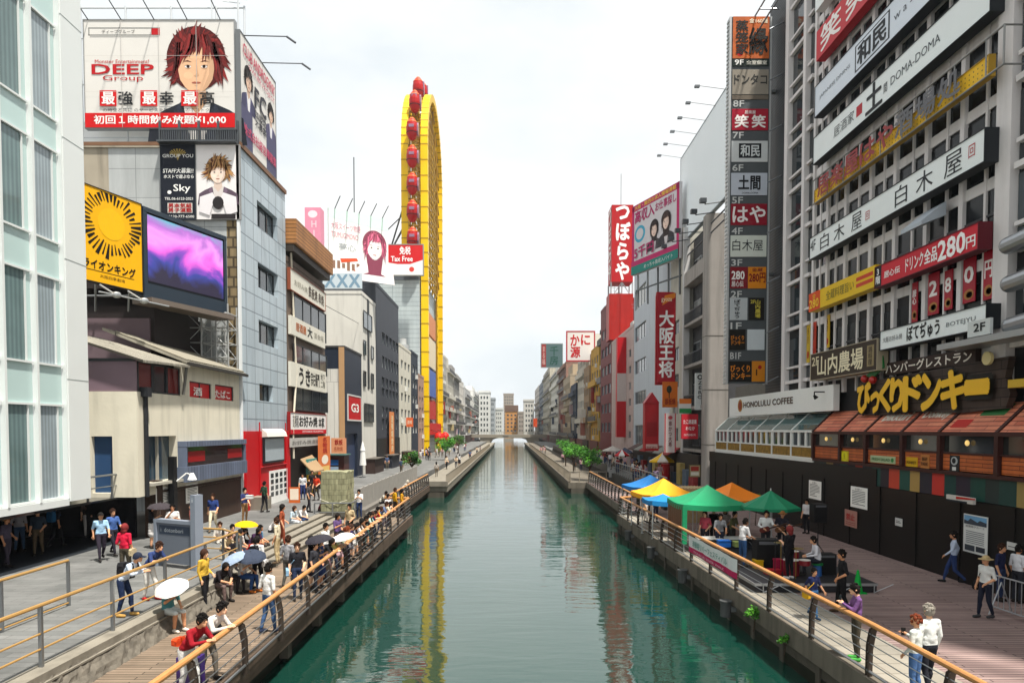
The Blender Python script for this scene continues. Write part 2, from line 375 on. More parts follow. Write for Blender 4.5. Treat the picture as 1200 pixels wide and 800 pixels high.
def qrect(fr, px0, px1, yt, yb):
    """a rectangle on a facade: left edge from yt to yb in column px0, right edge in column px1"""
    a0, b1 = onF(fr, px0, yt); b0 = onF(fr, px0, yb)[1]; bm = (b0 + b1) / 2
    a1 = onF(fr, px1, proj(fr.p(a0, bm))[1])[0]
    for _ in range(12): a1 = onF(fr, px1, proj(fr.p(a1, bm))[1])[0]
    return a0, a1, b0, b1
def qframe(fr, px0, px1, yt, yb, n=0):
    a0, a1, b0, b1 = qrect(fr.sub(0, 0, n), px0, px1, yt, yb)
    return fr.sub(a0, b0, n), a1 - a0, b1 - b0
DECK, UP = 1.05, 1.55
redge = lambda y: 7.38 - max(0, y - 14) * .034
# ---------------------------------------------------------------- surfaces
WOODL = brickmat('deck_boards_tan', '8c7a68', '766757', '342c25', 3.1, .145, .012, .75, dirt=.35, bump=.5)
WOODR = brickmat('deck_boards_brown', 'a08a84', '88726e', '352b2b', 3.3, .145, .013, .7, dirt=.3, bump=.5)
PAVE = brickmat('grey_paving', '777775', '6a6b69', '4c4c4a', .9, .3, .008, .75, dirt=.45, bump=.15)
PAVE2 = brickmat('pale_paving', '9a9488', '8c867a', '5c574e', .62, .62, .012, .75, off=0, dirt=.2, bump=.2)
CONC = mat('quay_concrete', '565148', .85, 0, .35, 1.2, bump=.5, streak=.75, bscale=9)
CONCL = mat('pale_concrete', '837d71', .8, 0, .3, 1.5, bump=.3, streak=.5)
DARKC = mat('dark_concrete', '2a2824', .85, 0, .35, 1.2, bump=.3, streak=.5)
ROCK = mat('rough_rock', '6a645a', .9, 0, .75, 5, bump=1, bscale=7)
# canal water
wm = bpy.data.materials.new('canal_water'); wm.use_nodes = True; MATS['canal_water'] = wm
t = wm.node_tree; b = t.nodes['Principled BSDF']; n_ = t.nodes.new; l_ = t.links.new
b.inputs['Base Color'].default_value = (.004, .033, .023, 1); b.inputs['Roughness'].default_value = .015; b.inputs['IOR'].default_value = 1.85
co = n_('ShaderNodeTexCoord'); bmp = None
last = None
for sx_, sy_, st, di, det in ((.55, 1.9, .5, .028, 2), (2.2, 6, .3, .008, 2), (.16, .35, .35, .07, 1)):
    mp = n_('ShaderNodeMapping'); mp.inputs['Scale'].default_value = (sx_, sy_, 1); l_(co.outputs['Object'], mp.inputs[0])
    nz = n_('ShaderNodeTexNoise'); nz.inputs['Scale'].default_value = 1; nz.inputs['Detail'].default_value = det; nz.inputs['Distortion'].default_value = .4
    l_(mp.outputs[0], nz.inputs['Vector'])
    bp = n_('ShaderNodeBump'); bp.inputs['Strength'].default_value = st; bp.inputs['Distance'].default_value = di
    l_(nz.outputs[0], bp.inputs['Height'])
    if last: l_(last.outputs[0], bp.inputs['Normal'])
    last = bp
l_(last.outputs[0], b.inputs['Normal'])
m = MB(); m.rect(W0, -40, 40, -40, 700, 0); struct(m, 'canal_water', wm)
m = MB()
for x0, x1 in ((-1600, -16.2), (15.6, 1600)): m.rect(W0, x0, x1, -60, 1800, 1.4)
m.rect(W0, -16.2, 15.6, 700, 1800, 1.4); struct(m, 'ground', cm('77736c', .9, .2))
# ---------------------------------------------------------------- left bank
m = MB(); m.box(-8.8, -5.8, -8, 40.4, .8, DECK); m.box(-8.8, -7.3, 40.4, 62, .8, DECK); struct(m, 'wooden_deck', WOODL)
m = MB(); m.box(-8.8, -5.62, 62, 268, .55, DECK); m.box(-5.86, -5.6, 62.2, 268, DECK, DECK + .12); m.box(-8.7, -5.6, 61.75, 61.99, DECK - .002, DECK + .45); struct(m, 'concrete_walkway', CONCL)
m = MB(); m.box(-17, -6.15, -8, 40.2, -1, .78); m.box(-17, -7.6, 40.2, 61.9, -1, .78); m.box(-17, -5.95, 61.9, 268, -1, .54); 
m.box(-8.8, -5.9, 40.405, 40.5, .62, DECK + .055)
for y in range(-6, 40, 3): m.box(-6.16, -5.9, y, y + .3, .1, .61)
struct(m, 'quay_wall', CONC)
m = MB(); m.box(-5.86, -5.74, -8, 40.41, .62, DECK + .06); m.box(-7.36, -7.24, 40.42, 61.9, .62, DECK + .06); struct(m, 'edge_kerb', mat('edge_timber', '5a4c40', .8, 0, .3, 2, bump=.3, streak=.5))
m = MB(); m.box(-16.2, -8.93, -8, 24.4, .79, UP); m.box(-16.2, -10.6, 24.4, 38, .79, UP); m.box(-16.2, -8.93, 38, 268, .79, UP); struct(m, 'promenade', PAVE)
m = MB()
for i in range(4):
    x = -10.6 + .42 * i
    m.box(x, x + .42, 24.4, 38, .8, UP - .115 * i - .004); m.box(x + .30, x + .44, 24.41, 37.99, UP - .115 * i - .05, UP - .115 * i + .002)
struct(m, 'broad_steps', CONCL)
# rough rock wall under the promenade edge, with its coping
rnd = random.Random(3); m = MB(); ny, nzv = 210, 5
g = [[V((-8.5 - .3 * j / nzv + rnd.uniform(-.035, .035), -8 + 32.4 * i / ny + rnd.uniform(-.05, .05), DECK - .02 + .46 * j / nzv)) for j in range(nzv + 1)] for i in range(ny + 1)]
m.add([p for r_ in g for p in r_], [(i * (nzv + 1) + j, (i + 1) * (nzv + 1) + j, (i + 1) * (nzv + 1) + j + 1, i * (nzv + 1) + j + 1) for i in range(ny) for j in range(nzv)])
r0 = thing('retaining_wall', 'low rough rock wall edging the grey promenade above the wooden deck', 'wall', (-8.8, 8, DECK))
m.build('rock_face', ROCK, r0)
m = MB(); m.box(-9.2, -8.78, -8, 24.4, UP - .1, UP + .06); m.box(-9.0, -8.72, -8, 24.4, UP - .14, UP - .101); m.build('coping', CONCL, r0)
m = MB(); m.box(-8.93, -8.78, 24.41, 24.6, DECK, UP - .01); m.build('end_block', CONCL, r0)
# ---------------------------------------------------------------- right bank
def rstrip(mb, o0, o1, y0, y1, z0, z1, x1=None, n=12):
    for i in range(n):
        a, b_ = y0 + (y1 - y0) * i / n, y0 + (y1 - y0) * (i + 1) / n
        P = [(redge(a) + o0, a), ((redge(a) + o1) if x1 is None else x1, a), ((redge(b_) + o1) if x1 is None else x1, b_), (redge(b_) + o0, b_)]
        mb.add([(x, y, z) for z in (z0, z1) for x, y in P], [(0, 3, 2, 1), (4, 5, 6, 7), (0, 1, 5, 4), (1, 2, 6, 5), (2, 3, 7, 6), (3, 0, 4, 7)])
m = MB(); rstrip(m, 1.9, 0, -8, 41, .8, DECK, 15.7); m.box(7.5, 15.7, 41, 66, .8, DECK); struct(m, 'wooden_deck', WOODR)
m = MB(); rstrip(m, .32, 1.9, -8, 41, .8, DECK - .002); struct(m, 'pale_walkway', PAVE2)
m = MB(); rstrip(m, 0, .32, -8, 41, .6, DECK + .05); m.box(7.42, 7.5, 41, 66, .6, DECK + .05); m.box(5.72, 9.5, 66, 268, .5, DECK); m.box(5.7, 5.95, 66.2, 268, DECK, DECK + .12); struct(m, 'quay_kerb', mat('kerb_concrete', '6c655a', .85, 0, .3, 1.3, bump=.4, streak=.8))
m = MB(); rstrip(m, .1, 0, -8, 41, -1, .79, 16); m.box(7.7, 16, 41, 66, -1, .79); m.box(6.0, 16, 66, 268, -1, .49)
for y in range(6, 41, 2): m.box(redge(y) + .04, redge(y) + .3, y, y + .22, .0, .58)
struct(m, 'quay_wall', CONC)
m = MB(); m.box(9.5, 15.7, 66, 268, .5, UP); m.box(10.2, 15.7, 44, 66, DECK, UP - .01); struct(m, 'promenade', PAVE)
m = MB(); rstrip(m, .085, .1, -8, 41, -.3, .3); m.box(7.685, 7.7, 41.1, 66, -.3, .3); m.box(5.985, 6.0, 66, 268, -.3, .3); m.box(-6.15, -6.135, -8, 40.2, -.3, .28); m.box(-7.6, -7.585, 40.3, 61.9, -.3, .28); m.box(-5.95, -5.935, 61.95, 268, -.3, .28); struct(m, 'waterline_stain', mat('algae_stain', '1c2014', .6, 0, .6, 2))
# ---------------------------------------------------------------- railings
WOODRAIL = mat('handrail_wood', 'b5814e', .45, 0, .25, 6)
BRONZE = cm('4a4038', .45, metal=.4); STEEL = cm('8f9294', .35, metal=.8); BRASS = cm('b08a50', .4, metal=.3)
def deck_railing(name, label, pts, side, step=2.35, H=1.1, z=DECK, cat='railing', group=None, rail=None, rr=.062, nc=5, post=None):
    root = thing(name, label, cat, (*pts[0], z), group)
    P = [V((x, y, z)) for x, y in pts]
    m = MB()
    for a, b_ in zip(P, P[1:]):
        m.cyl(a + V((0, 0, H)), b_ + V((0, 0, H)), rr, rr, 10)
    m.build('handrail', rail or WOODRAIL, root)
    acc = 0
    for a, b_ in zip(P, P[1:]):
        Ld = (b_ - a).length; d = (b_ - a) / Ld; nn = max(1, round(Ld / step)); out_ = V((d.y, -d.x, 0)) * side
        for i in range(nn + (1 if b_ == P[-1] else 0)):
            q = a + d * (Ld * i / nn); k = MB()
            for s_ in (-.045, .045):
                fr = F(q + d * (s_ - .008), out_, (0, 0, 1), d)
                k.prism([(.04, -.05), (.14, -.05), (.13, H * .62), (.07, H * .92), (.02, H - .05), (-.05, H - .05), (-.02, H * .8), (.03, H * .55)], fr, 0, .016)
            k.box(-.02, .02, 0, .03, -.05, .05, 0, F(q, out_, (0, 0, 1), d).sub(.09, .1))
            k.build('post', post or BRONZE, root)
        for c in range(nc):
            k = MB(); h = .16 + (H - .34) * c / (nc - 1) if nc > 1 else .3
            off = .1 - (.06 * max(0, (h / H - .6)) / .4)
            k.cyl(a + out_ * off + V((0, 0, h)), b_ + out_ * off + V((0, 0, h)), .012 if c else .03, None, 6); k.build('cable', STEEL, root)
    return root
deck_railing('deck_railing', 'brown wooden handrail with bronze posts along the tan deck where people lean', [(-5.68, -6), (-5.68, 12), (-5.95, 40.2), (-7.3, 40.35)], 1)
deck_railing('deck_railing', 'bronze slatted railing on the recessed deck between steps and far walkway', [(-7.42, 40.6), (-7.42, 61.7)], 1, 1.3, nc=6)
deck_railing('deck_railing', 'brown wooden handrail with bronze posts before the tented bank', [(redge(y) + .16, y) for y in (-6, 4, 14, 24, 33, 40.6)] + [(8.6, 41.6)], -1)
deck_railing('deck_railing', 'dark railing of the recessed bank beyond the blue tent', [(7.75, 43), (7.75, 65.6)], -1, 1.6, nc=6)
def bar_railing(name, label, pts, z, hs=(.35, .65, 1.2), step=2.4, rr=.03, top=None, group=None, posts=STEEL, rails=None):
    root = thing(name, label, 'railing', (*pts[0], z), group); P = [V((x, y, z)) for x, y in pts]
    for h in hs:
        m = MB()
        for a, b_ in zip(P, P[1:]): m.cyl(a + V((0, 0, h)), b_ + V((0, 0, h)), rr * (1.35 if h == hs[-1] else .75), None, 8)
        m.build('handrail' if h == hs[-1] else 'rail_bar', (top or BRASS) if h == hs[-1] else (rails or BRASS), root)
    for a, b_ in zip(P, P[1:]):
        Ld = (b_ - a).length; nn = max(1, round(Ld / step))
        for i in range(nn + 1):
            if i == nn and b_ != P[-1]: continue
            q = a + (b_ - a) * (i / nn); m = MB(); m.box(-.035, .035, -.03, .03, 0, hs[-1] - .02, 0, F(q, (1, 0, 0), (0, 1, 0))); m.build('post', posts, root)
    return root
bar_railing('promenade_railing', 'long brass toned railing with grey posts above the rock wall', [(-9.06, -6), (-9.06, 22.6)], UP + .06)
bar_railing('promenade_railing', 'short brass railing crossing behind the grey map board', [(-9.06, 22.9), (-10.2, 24.2), (-11.6, 24.6)], UP, hs=(.4, .8, 1.1), step=1.2, posts=STEEL)
bar_railing('promenade_railing', 'short wooden railing of two posts out on the grey paving', [(-11.65, 6), (-11.65, 17.9)], UP, hs=(.08, 1.2), step=2.35)
bar_railing('walkway_railing', 'pale slatted railing along the far walkway under the ferris wheel', [(-5.75, 62), (-5.75, 200)], DECK, hs=(.15, 1.05), step=1.1, rails=CONCL, top=CONCL, posts=cm('8a8070'))
bar_railing('walkway_railing', 'pale slatted railing along the far walkway with two green trees', [(5.86, 66.3), (5.86, 200)], DECK, hs=(.15, 1.05), step=1.1, rails=CONCL, top=CONCL, posts=cm('8a8070'))
bar_railing('walkway_railing', 'short pale railing closing the near end of the tree walkway', [(5.9, 66.1), (9.4, 66.1)], DECK, hs=(.15, 1.05), step=.9, rails=CONCL, top=CONCL, posts=cm('8a8070'))
# grey panel fence along the upper promenade
r0 = thing('panel_fence', 'pale grey panel fence above dark ledges between promenade and recessed deck', 'fence', (-8.9, 50, UP))
for i in range(17):
    m = MB(); y = 40 + i * 1.5; m.box(-8.95, -8.88, y + .02, y + 1.46, UP - .1, UP + 1.15); m.box(-8.97, -8.86, y + 1.46, y + 1.52, UP - .1, UP + 1.2); m.build('fence_panel', cm('98958f', .6, .15), r0)
m = MB(); m.box(-8.9, -8.5, 40, 66, DECK, DECK + .42); m.box(-8.52, -8.1, 40, 66, DECK, DECK + .2); m.build('ledge', cm('6a6660', .8, .2), r0)
# low planter wall and fence on the right upper level
r0 = thing('planter_wall', 'dark planter wall with a thin fence behind the recessed bank', 'wall', (10.1, 55, DECK))
m = MB(); m.box(9.9, 10.3, 43.5, 66, DECK, DECK + .95); m.build('planter', cm('3a3a36', .8, .3), r0)
for i in range(20):
    m = MB(); y = 44 + i * 1.1; m.cyl((10.1, y, 2), (10.1, y, 3.1), .03); m.build('post', STEEL, r0)
m = MB(); m.cyl((10.1, 43.6, 3.1), (10.1, 66, 3.1), .035); m.cyl((10.1, 43.6, 2.6), (10.1, 66, 2.6), .015); m.build('rail_bar', STEEL, r0)
m = MB(); m.box(9.45, 9.65, 66.2, 150, UP - .02, UP + .5); tag(m.build('planter_wall', DARKC), 'low dark planter wall under the two far trees', 'wall')
m = MB(); m.box(9.55, 9.62, 67, 150, UP + .5, UP + 1.2); tag(m.build('panel_fence', cm('55534e', .7, .2)), 'dark low fence on the planter wall beyond the trees', 'fence')
# ---------------------------------------------------------------- far bridge and skyline behind it
r0 = thing('canal_bridge', 'pale flat bridge crossing the far end of the canal', 'bridge', (0, 272, 0))
m = MB(); m.box(-16, 16, 268, 278, 3.0, 4.2); m.build('deck', cm('8c8578', .8, .2), r0)
m = MB()
for i in range(33): m.box(-16 + i, -15.9 + i, 268, 268.15, 4.2, 5.25)
m.box(-16, 16, 267.98, 268.17, 5.25, 5.4); m.build('parapet', cm('958e82', .8, .2), r0)
for s_ in (-1, 1):
    m = MB(); m.box(s_ * 9.6 - 2, s_ * 9.6 + 2, 268.3, 277.7, -1, 3.0)
    m.prism([(s_ * 7.7, 3), (s_ * 4.2, 3), (s_ * 6.6, 2.2), (s_ * 7.7, .4)], FF(0, 0, 0), -277, -268.6); m.build('abutment', cm('8e887c', .85, .2), r0)
m = MB(); m.box(-2.6, -.4, 267.7, 267.9, 3.1, 3.9); m.build('name_plate', cm('6a665e'), r0)
# ================================================================ LEFT BANK BUILDINGS
TEXTD = '1c1c1e'
# ---------------------------------------------------------------- glass office building with a recess in place of its mirror-like wall
XG = -16.1
g = FL(XG, 4, 0)                                   # u = Y-4
r0 = thing('glass_building', 'white framed glass office building with mint green spandrels over a recess imitating a mirror wall', 'building', (XG - 4, 15, UP))
MINT = mat('mint_spandrel', 'b6cdca', .2, 0, .08, .5); WHITEF = mat('white_frame', 'd8dcda', .35, 0, .05, 1.0)
GL1 = glassmat('office_glass', (.22, .29, .32), .06, 1.1); GL2 = glassmat('office_glass_dark', (.16, .24, .24), .05, 1.6)
BL = glassmat('office_blind', (.36, .43, .46), .1, 1.9)
Y1g = 25.9; bw = 1.5; ye = 24.72
floors = [(3.75, 7.06), (8.46, 11.5), (12.8, 16.0), (17.1, 20.4), (21.7, 25), (26.3, 29.6)]
m = MB(); m.box(ye - 4, Y1g - 4, 3.6, 31, -8, .18, 0, g); m.box(0, ye - 4, 3.45, 3.7, -8, .12, 0, g); m.box(0, ye - 4, 30, 31, -8, .02, 0, g); m.build('corner_pier', WHITEF, r0)
m = MB()
for z in (8, 12.3, 16.6, 20.9): m.box(ye - 4.01, Y1g - 3.99, z, z + .03, -.5, .186, 0, g)
m.build('joint', cm('9aa09e'), r0)
nb = 13
for i in range(nb + 1):
    u = ye - 4 - bw * i; m = MB(); m.box(u - .05, u + .05, 3.7, 30, -.05, .14, 0, g); m.build('mullion', WHITEF, r0)
for i in range(nb):
    u0, u1 = ye - 4 - bw * (i + 1) + .08, ye - 4 - bw * i - .08
    pz = 3.7
    for k, (z0, z1) in enumerate(floors):
        m = MB(); m.rect(g, u0, u1, pz, z0, -.02); m.build('spandrel', MINT, r0); pz = z1
        m = MB(); m.box(u0, u1, z0 - .035, z0 + .035, -.05, .05, 0, g); m.box(u0, u1, z1 - .035, z1 + .035, -.05, .05, 0, g); m.box(u1 - .3, u1 - .26, z0 + .05, z1 - .05, -.05, .02, 0, g)
        m.rect(g, u0, u1 - .28, z0, z1, -.03, 1); m.rect(g, u1 - .28, u1, z0, z1, -.03, 2)
        m.build('window', [WHITEF, (BL, GL1, GL2)[(i * 2 + k * 3) % 3], MINT], r0)
m = MB(); m.rect(g, 0, ye - 4, 29.6, 30, -.02); m.build('spandrel', MINT, r0)
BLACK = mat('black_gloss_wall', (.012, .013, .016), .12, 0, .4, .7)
m = MB(); m.box(0, 25.3, UP, 3.6, -4.6, -4.4, 0, g); m.box(25.25, 25.4, UP, 3.44, -4.6, -.0, 0, g); m.box(0, 22, 3.35, 3.449, -4.6, .1, 0, g); m.box(22, 25.4, 3.35, 3.42, -4.6, 0, 0, g); m.build('reflection_recess', BLACK, r0)  # recess shaped in place of reflections in a mirror-like black wall
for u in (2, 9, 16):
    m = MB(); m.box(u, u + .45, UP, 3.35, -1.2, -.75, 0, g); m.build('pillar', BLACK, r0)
m = MB(); m.rect(W0, XG - 4.5, XG, 4, 29.3, UP + .006); struct(m, 'reflection_floor', mat('reflected_floor_dark', '23272c', .5, 0, .2, 2))  # dark colour paints in the reflected, shaded floor
bar_railing('alley_railing', 'grey metal railing over the dark wall beside the white corner pier', [(XG + .0, 26), (XG + .0, 29.2)], 3.42, hs=(.5, .95), step=1.6, rails=STEEL, top=STEEL)
# ---------------------------------------------------------------- brown wall with notices
XB = -15.2
BROWN = mat('brown_stone_wall', '42332b', .55, 0, .35, 2.2, bump=.2, streak=.3)
m = MB(); m.box(XB - .5, XB, 29.35, 38.6, UP, 3.45); m.box(XB - .55, XB + .04, 29.35, 38.6, 3.45, 3.56); m.box(XB - .5, XB + .06, 29.3, 29.75, UP, 4.0)
tag(m.build('stone_wall', BROWN), 'dark brown stone wall below the cream house', 'wall')
def notice(px0, px1, yt, yb, fr, label, cols='f0efe8', ink='5a5a5a', rows=9, seed=0, head=True):
    q, w_, h_ = qframe(fr, px0, px1, yt, yb, .03)
    root = thing('notice', label, 'notice', q.p(w_ / 2, 0)); m = MB(); m.box(0, w_, 0, h_, -.025, 0, 0, q); m.build('sheet', cm(cols, .5), root)
    m = MB(); rnd = random.Random(seed)
    if head: put_text(m, q, 'お願い', w_ * .3, w_ * .7, h_ * .84, h_ * .94)
    for i in range(rows):
        y = h_ * (.78 - .7 * i / rows); m.rect(q, w_ * .1, w_ * (.9 if rnd.random() < .7 else rnd.uniform(.4, .8)), y, y + h_ * .028, .006)
    m.build('lettering', cm(ink), root); return root
fb = FL(XB, 29.35, UP)
notice(183, 203, 572, 597, fb, 'white printed notice on the brown wall beside the black lamp post', seed=1)
notice(218, 232, 567, 590, fb, 'white printed notice on the brown wall above the grey map board', seed=2)
# ---------------------------------------------------------------- cream house
XC, YA, YB = -15.2, 27.9, 38.5
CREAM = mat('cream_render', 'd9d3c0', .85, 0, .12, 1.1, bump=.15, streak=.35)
r0 = thing('cream_house', 'old cream rendered house with corrugated roofs and red shop windows', 'house', (XC - 3, 33, 3.4))
fr = FL(XC, YA, 0); ff = FF(XC - 4, YA, 0)
opn = qrect(fr, 171, 207, 511, 566); bay = qrect(fr, 208, 280, 519, 565)
dr = qrect(ff, 107, 132, 511, 573)
w1 = qrect(fr, 222, 248, 446, 469); w2 = qrect(fr, 252, 274, 450, 472)
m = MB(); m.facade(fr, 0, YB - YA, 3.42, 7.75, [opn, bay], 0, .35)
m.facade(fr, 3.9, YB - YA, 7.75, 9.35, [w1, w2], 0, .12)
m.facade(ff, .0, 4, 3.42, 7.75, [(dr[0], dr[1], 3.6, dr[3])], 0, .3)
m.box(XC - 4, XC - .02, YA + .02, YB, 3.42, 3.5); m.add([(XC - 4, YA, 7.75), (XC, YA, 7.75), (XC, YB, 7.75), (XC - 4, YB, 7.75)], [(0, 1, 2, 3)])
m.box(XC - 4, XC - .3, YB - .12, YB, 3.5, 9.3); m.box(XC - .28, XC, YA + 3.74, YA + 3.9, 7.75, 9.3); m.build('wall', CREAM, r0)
# upper floor strip: mauve end panel, dark windows, canopy roof
m = MB(); m.box(XC - 3.3, XC - .03, YA + .05, YA + .12, 7.76, 9.1); m.build('end_panel', cm('7a6670', .35), r0)
up = FL(XC, YA + .1, 0)
for k in range(3):
    window(up, (.1 + 1.2 * k, 1.25 + 1.2 * k, 7.78, 9.0), r0, .1, WD, glassmat('pane_red', (.16, .02, .02)) if k != 1 else glassmat('pane_dark', (.02, .027, .032)), 0, sub=True)
m = MB(); m.box(XC - 3.3, XC - .05, YA, YA + .1, 8.98, 9.1); m.build('beam', WD, r0)
CORR = brickmat('corrugated_roof', 'b9b4a4', '9c978a', '4a463e', 30, .11, .02, .6, off=0, axes='XY', dirt=.4, bump=.7)
def roofslab(pts, th, name, mt):
    m = MB(); P = [V(p) for p in pts]; Q = [p - V((0, 0, th)) for p in P]
    m.add(P + Q, [(0, 1, 2, 3), (7, 6, 5, 4), (0, 4, 5, 1), (1, 5, 6, 2), (2, 6, 7, 3), (3, 7, 4, 0)]); return m.build(name, mt, r0)
roofslab([(XC - 3.6, YA - .3, 10.3), (XC + .45, YA - .3, 9.0), (XC + .45, YA + 3.75, 9.15), (XC - 3.6, YA + 3.75, 10.4)], .1, 'roof', CORR)
roofslab([(XC - 3.6, YA + 3.8, 10.9), (XC + .35, YA + 3.8, 9.35), (XC + .35, YB + .15, 9.35), (XC - 3.6, YB + .15, 10.9)], .12, 'roof', CORR)
m = MB(); m.box(XC + .34, XC + .46, YA + 3.7, YB + .2, 9.16, 9.3); m.build('gutter', cm('35332f'), r0)
m = MB()
for i in range(34): m.cyl((XC - 3, YA + 3.9 + i * .2, 10.72), (XC + .3, YA + 3.9 + i * .2, 9.42), .045, None, 6)
m.build('roof_tile', cm('8d8778', .7, .3), r0)
for (q, s_) in ((w1, '酒'), (w2, 'たばこ')):
    f_ = window(fr, q, r0, .12, WD, mat('red_window', 'd0141c', .3), 1 if s_ == '酒' else 0, sub=True); f_['label'] = 'red shop window lettered in white'  # plain red pane colour
    m = MB(); ww, hh = q[1] - q[0], q[3] - q[2]; put_text(m, fr, s_, q[0] + ww * (.22 if s_ == '酒' else .06), q[0] + ww * (.6 if s_ == '酒' else .84), q[2] + hh * .3, q[2] + hh * .72, -.06, 0, .03); m.build('lettering', cm('f4f0ea'), f_)
m = MB(); m.rect(fr, opn[0], opn[1], opn[2], opn[3], -.34); m.build('recess', glassmat('blue_recess', (.03, .06, .09)), r0)
m = MB(); m.box(opn[0] + 1.3, opn[0] + 1.4, opn[2], opn[3], -.3, -.2, 0, fr); m.box(opn[0] - .1, opn[1] + .5, opn[2] - .12, opn[2], -.1, .3, 0, fr); m.build('doorway', cm('a8a498'), r0)
m = MB(); a, b_, c, e = bay; m.box(a, b_ + .05, e - .18, e + .08, .0, .42, 0, fr); m.box(a, a + .12, c + .7, e - .2, 0, .4, 0, fr); m.box(b_ - .12, b_, c + .7, e - .2, 0, .4, 0, fr); m.box(a - .1, b_ + .05, c, c + .7, 0, .44, 0, fr); m.build('bay_window', brickmat('blue_grey_board', '6a7488', '5f697c', '3c4454', .3, 3, .02, .5, axes='YZ', dirt=.3), r0)
bo = r0.children[-1]; m = MB(); m.rect(fr, a + .12, b_ - .12, c + .7, e - .18, .3); m.build('pane', glassmat('pane_bay', (.04, .03, .03)), bo)
m = MB()
for x0, x1 in ((.05, .3), (.68, .95)): m.rect(fr, a + (b_ - a) * x0, a + (b_ - a) * x1, c + .9, e - .4, .305)
m.build('curtain', cm('8c1416', .5), bo)
m = MB(); m.box(dr[0], dr[1], 3.6, dr[3], -.28, -.2, 0, ff); m.build('door', cm('2e4a6e', .4), r0)
m = MB(); m.cyl((XC + .1, YA + .5, 3.4), (XC + .1, YA + .5, 7.6), .09, None, 10); m.box(XC - .04, XC + .28, YA + .3, YA + .66, 7.55, 7.95); m.build('drainpipe', cm('26282c', .5), r0)
m = MB(); m.cyl((XC + .12, YA + 3.75, 7.8), (XC + .3, YA + 3.75, 9.2), .07); m.build('drainpipe', cm('6c6a64', .5), r0)
r0 = thing('street_lamp', 'white bowl street lamp on a black post before the cream house', 'street lamp', (XB + .3, 30.3, UP))
m = MB(); m.box(XB + .12, XB + .38, 30.1, 30.4, UP, 5.0); m.build('post', cm('17181a', .4), r0)
m = MB(); m.tube([(XB + .4, 30.3, 3.9), (XB + .75, 30.5, 4.25), (XB + .95, 30.6, 4.15)], .03); m.build('arm', cm('d8d8d4', .4), r0)
m = MB(); m.cyl((XB + .95, 30.6, 4.25), (XB + .95, 30.6, 3.95), .07, .2, 16); m.build('lamp_shade', cm('f0f0ec', .3), r0)
# ---------------------------------------------------------------- silver tiled building
XS, YS0, YS1, ZS = -15.1, 38.7, 46.5, 22.0
SILVER = brickmat('silver_panel', 'b3bfc6', 'a6b3bb', '77828a', 1.3, 1.05, .035, .35, off=0, axes='YZ', dirt=.15, bump=.3)
r0 = thing('silver_building', 'silver panelled building carrying huge host bar billboards', 'building', (-19, 42, UP))
fr = FL(XS, YS0, 0); ff = FF(-24.8, YS0, 0)
wins = [qrect(fr, 301, 325, 234, 264), qrect(fr, 302, 326, 307, 336), qrect(fr, 303, 326, 374, 401), qrect(fr, 304, 320, 449, 469)]
m = MB(); m.facade(fr, 0, YS1 - YS0, UP, ZS, wins, 0, .35); m.box(-24.8, XS - .01, YS1 - .1, YS1, UP, ZS); m.box(-24.8, XS - .01, YS0 + .1, YS1 - .1, ZS - .2, ZS); m.build('wall', SILVER, r0)
for q in wins: window(fr, q, r0, .35, WD, glassmat('pane_grey', (.06, .075, .085)), 2, sub=True)
BEIGE = mat('stained_concrete', 'a89f8e', .85, 0, .2, .9, streak=.7)
m = MB(); a0 = onF(ff, 128, 230)[0]; a1 = onF(ff, 265, 230)[0]; a2 = onF(ff, 278, 230)[0]
m.rect(ff, 0, a0, UP, ZS, 0); m.box(0, 9.4, ZS - .1, ZS - .02, 0, .1, 0, ff); m.build('old_wall', BEIGE, r0)
m = MB(); m.rect(ff, a0, a1, UP, ZS, 0); m.build('grey_panel_wall', brickmat('grey_panels', 'b4b8b8', 'aaaeae', '8a8e8e', 1.9, 1.6, .02, .5, off=0, axes='XZ', dirt=.2), r0)
m = MB(); m.rect(ff, a1, a2, UP, ZS, 0); m.build('tan_strip', brickmat('tan_block', '9a8866', '8a7858', '554a38', .5, .55, .06, .8, axes='XZ', dirt=.4), r0)
m = MB(); m.box(a2, 9.72, UP, ZS, -.02, .12, 0, ff); m.build('corner_strip', cm('dfe3e4', .4), r0)
m = MB(); m.box(XS - .2, XS + .1, YS0, YS1 + .05, ZS, ZS + .25); m.box(-24.8, XS - .2, YS0 - .1, YS0 + .1, ZS, ZS + .2); m.build('parapet', cm('7a5a44', .6), r0)
# red shop at its foot
r1 = thing('red_shop', 'red fronted shop with white glazed doors under the silver building', 'shop', (XS, 42.5, UP))
fs = FL(XS, YS0, 0); q = qrect(fs, 288, 336, 505, 590)
m = MB(); m.box(.0, YS1 - YS0, UP, q[3], .02, .16, 0, fs); m.build('front', mat('shop_red', 'b8141c', .45, 0, .15, 1.2), r1)
q = qrect(fs, 312, 333, 552, 590); m = MB(); m.box(q[0], q[1], UP, q[3], .17, .22, 0, fs); do = m.build('door', cm('e6e6e2', .4), r1)
m = MB()
for i in range(4):
    for j in range(4):
        ww = (q[1] - q[0]) / 4; hh = (q[3] - UP - .5) / 4
        m.rect(fs, q[0] + ww * (i + .18), q[0] + ww * (i + .82), UP + .4 + hh * (j + .15), UP + .4 + hh * (j + .85), .226)
m.build('pane', glassmat('pane_dark', (.02, .027, .032)), do)
q = qrect(fs, 304, 328, 512, 543); m = MB(); m.box(q[0], q[1], q[2], q[3], .17, .3, 0, fs); sc = m.build('screen_box', cm('22262a', .4), r1)
m = MB(); m.rect(fs, q[0] + .12, q[1] - .12, q[2] + .12, q[3] - .1, .304); m.build('screen', cm('a9b4ba', .2), sc)
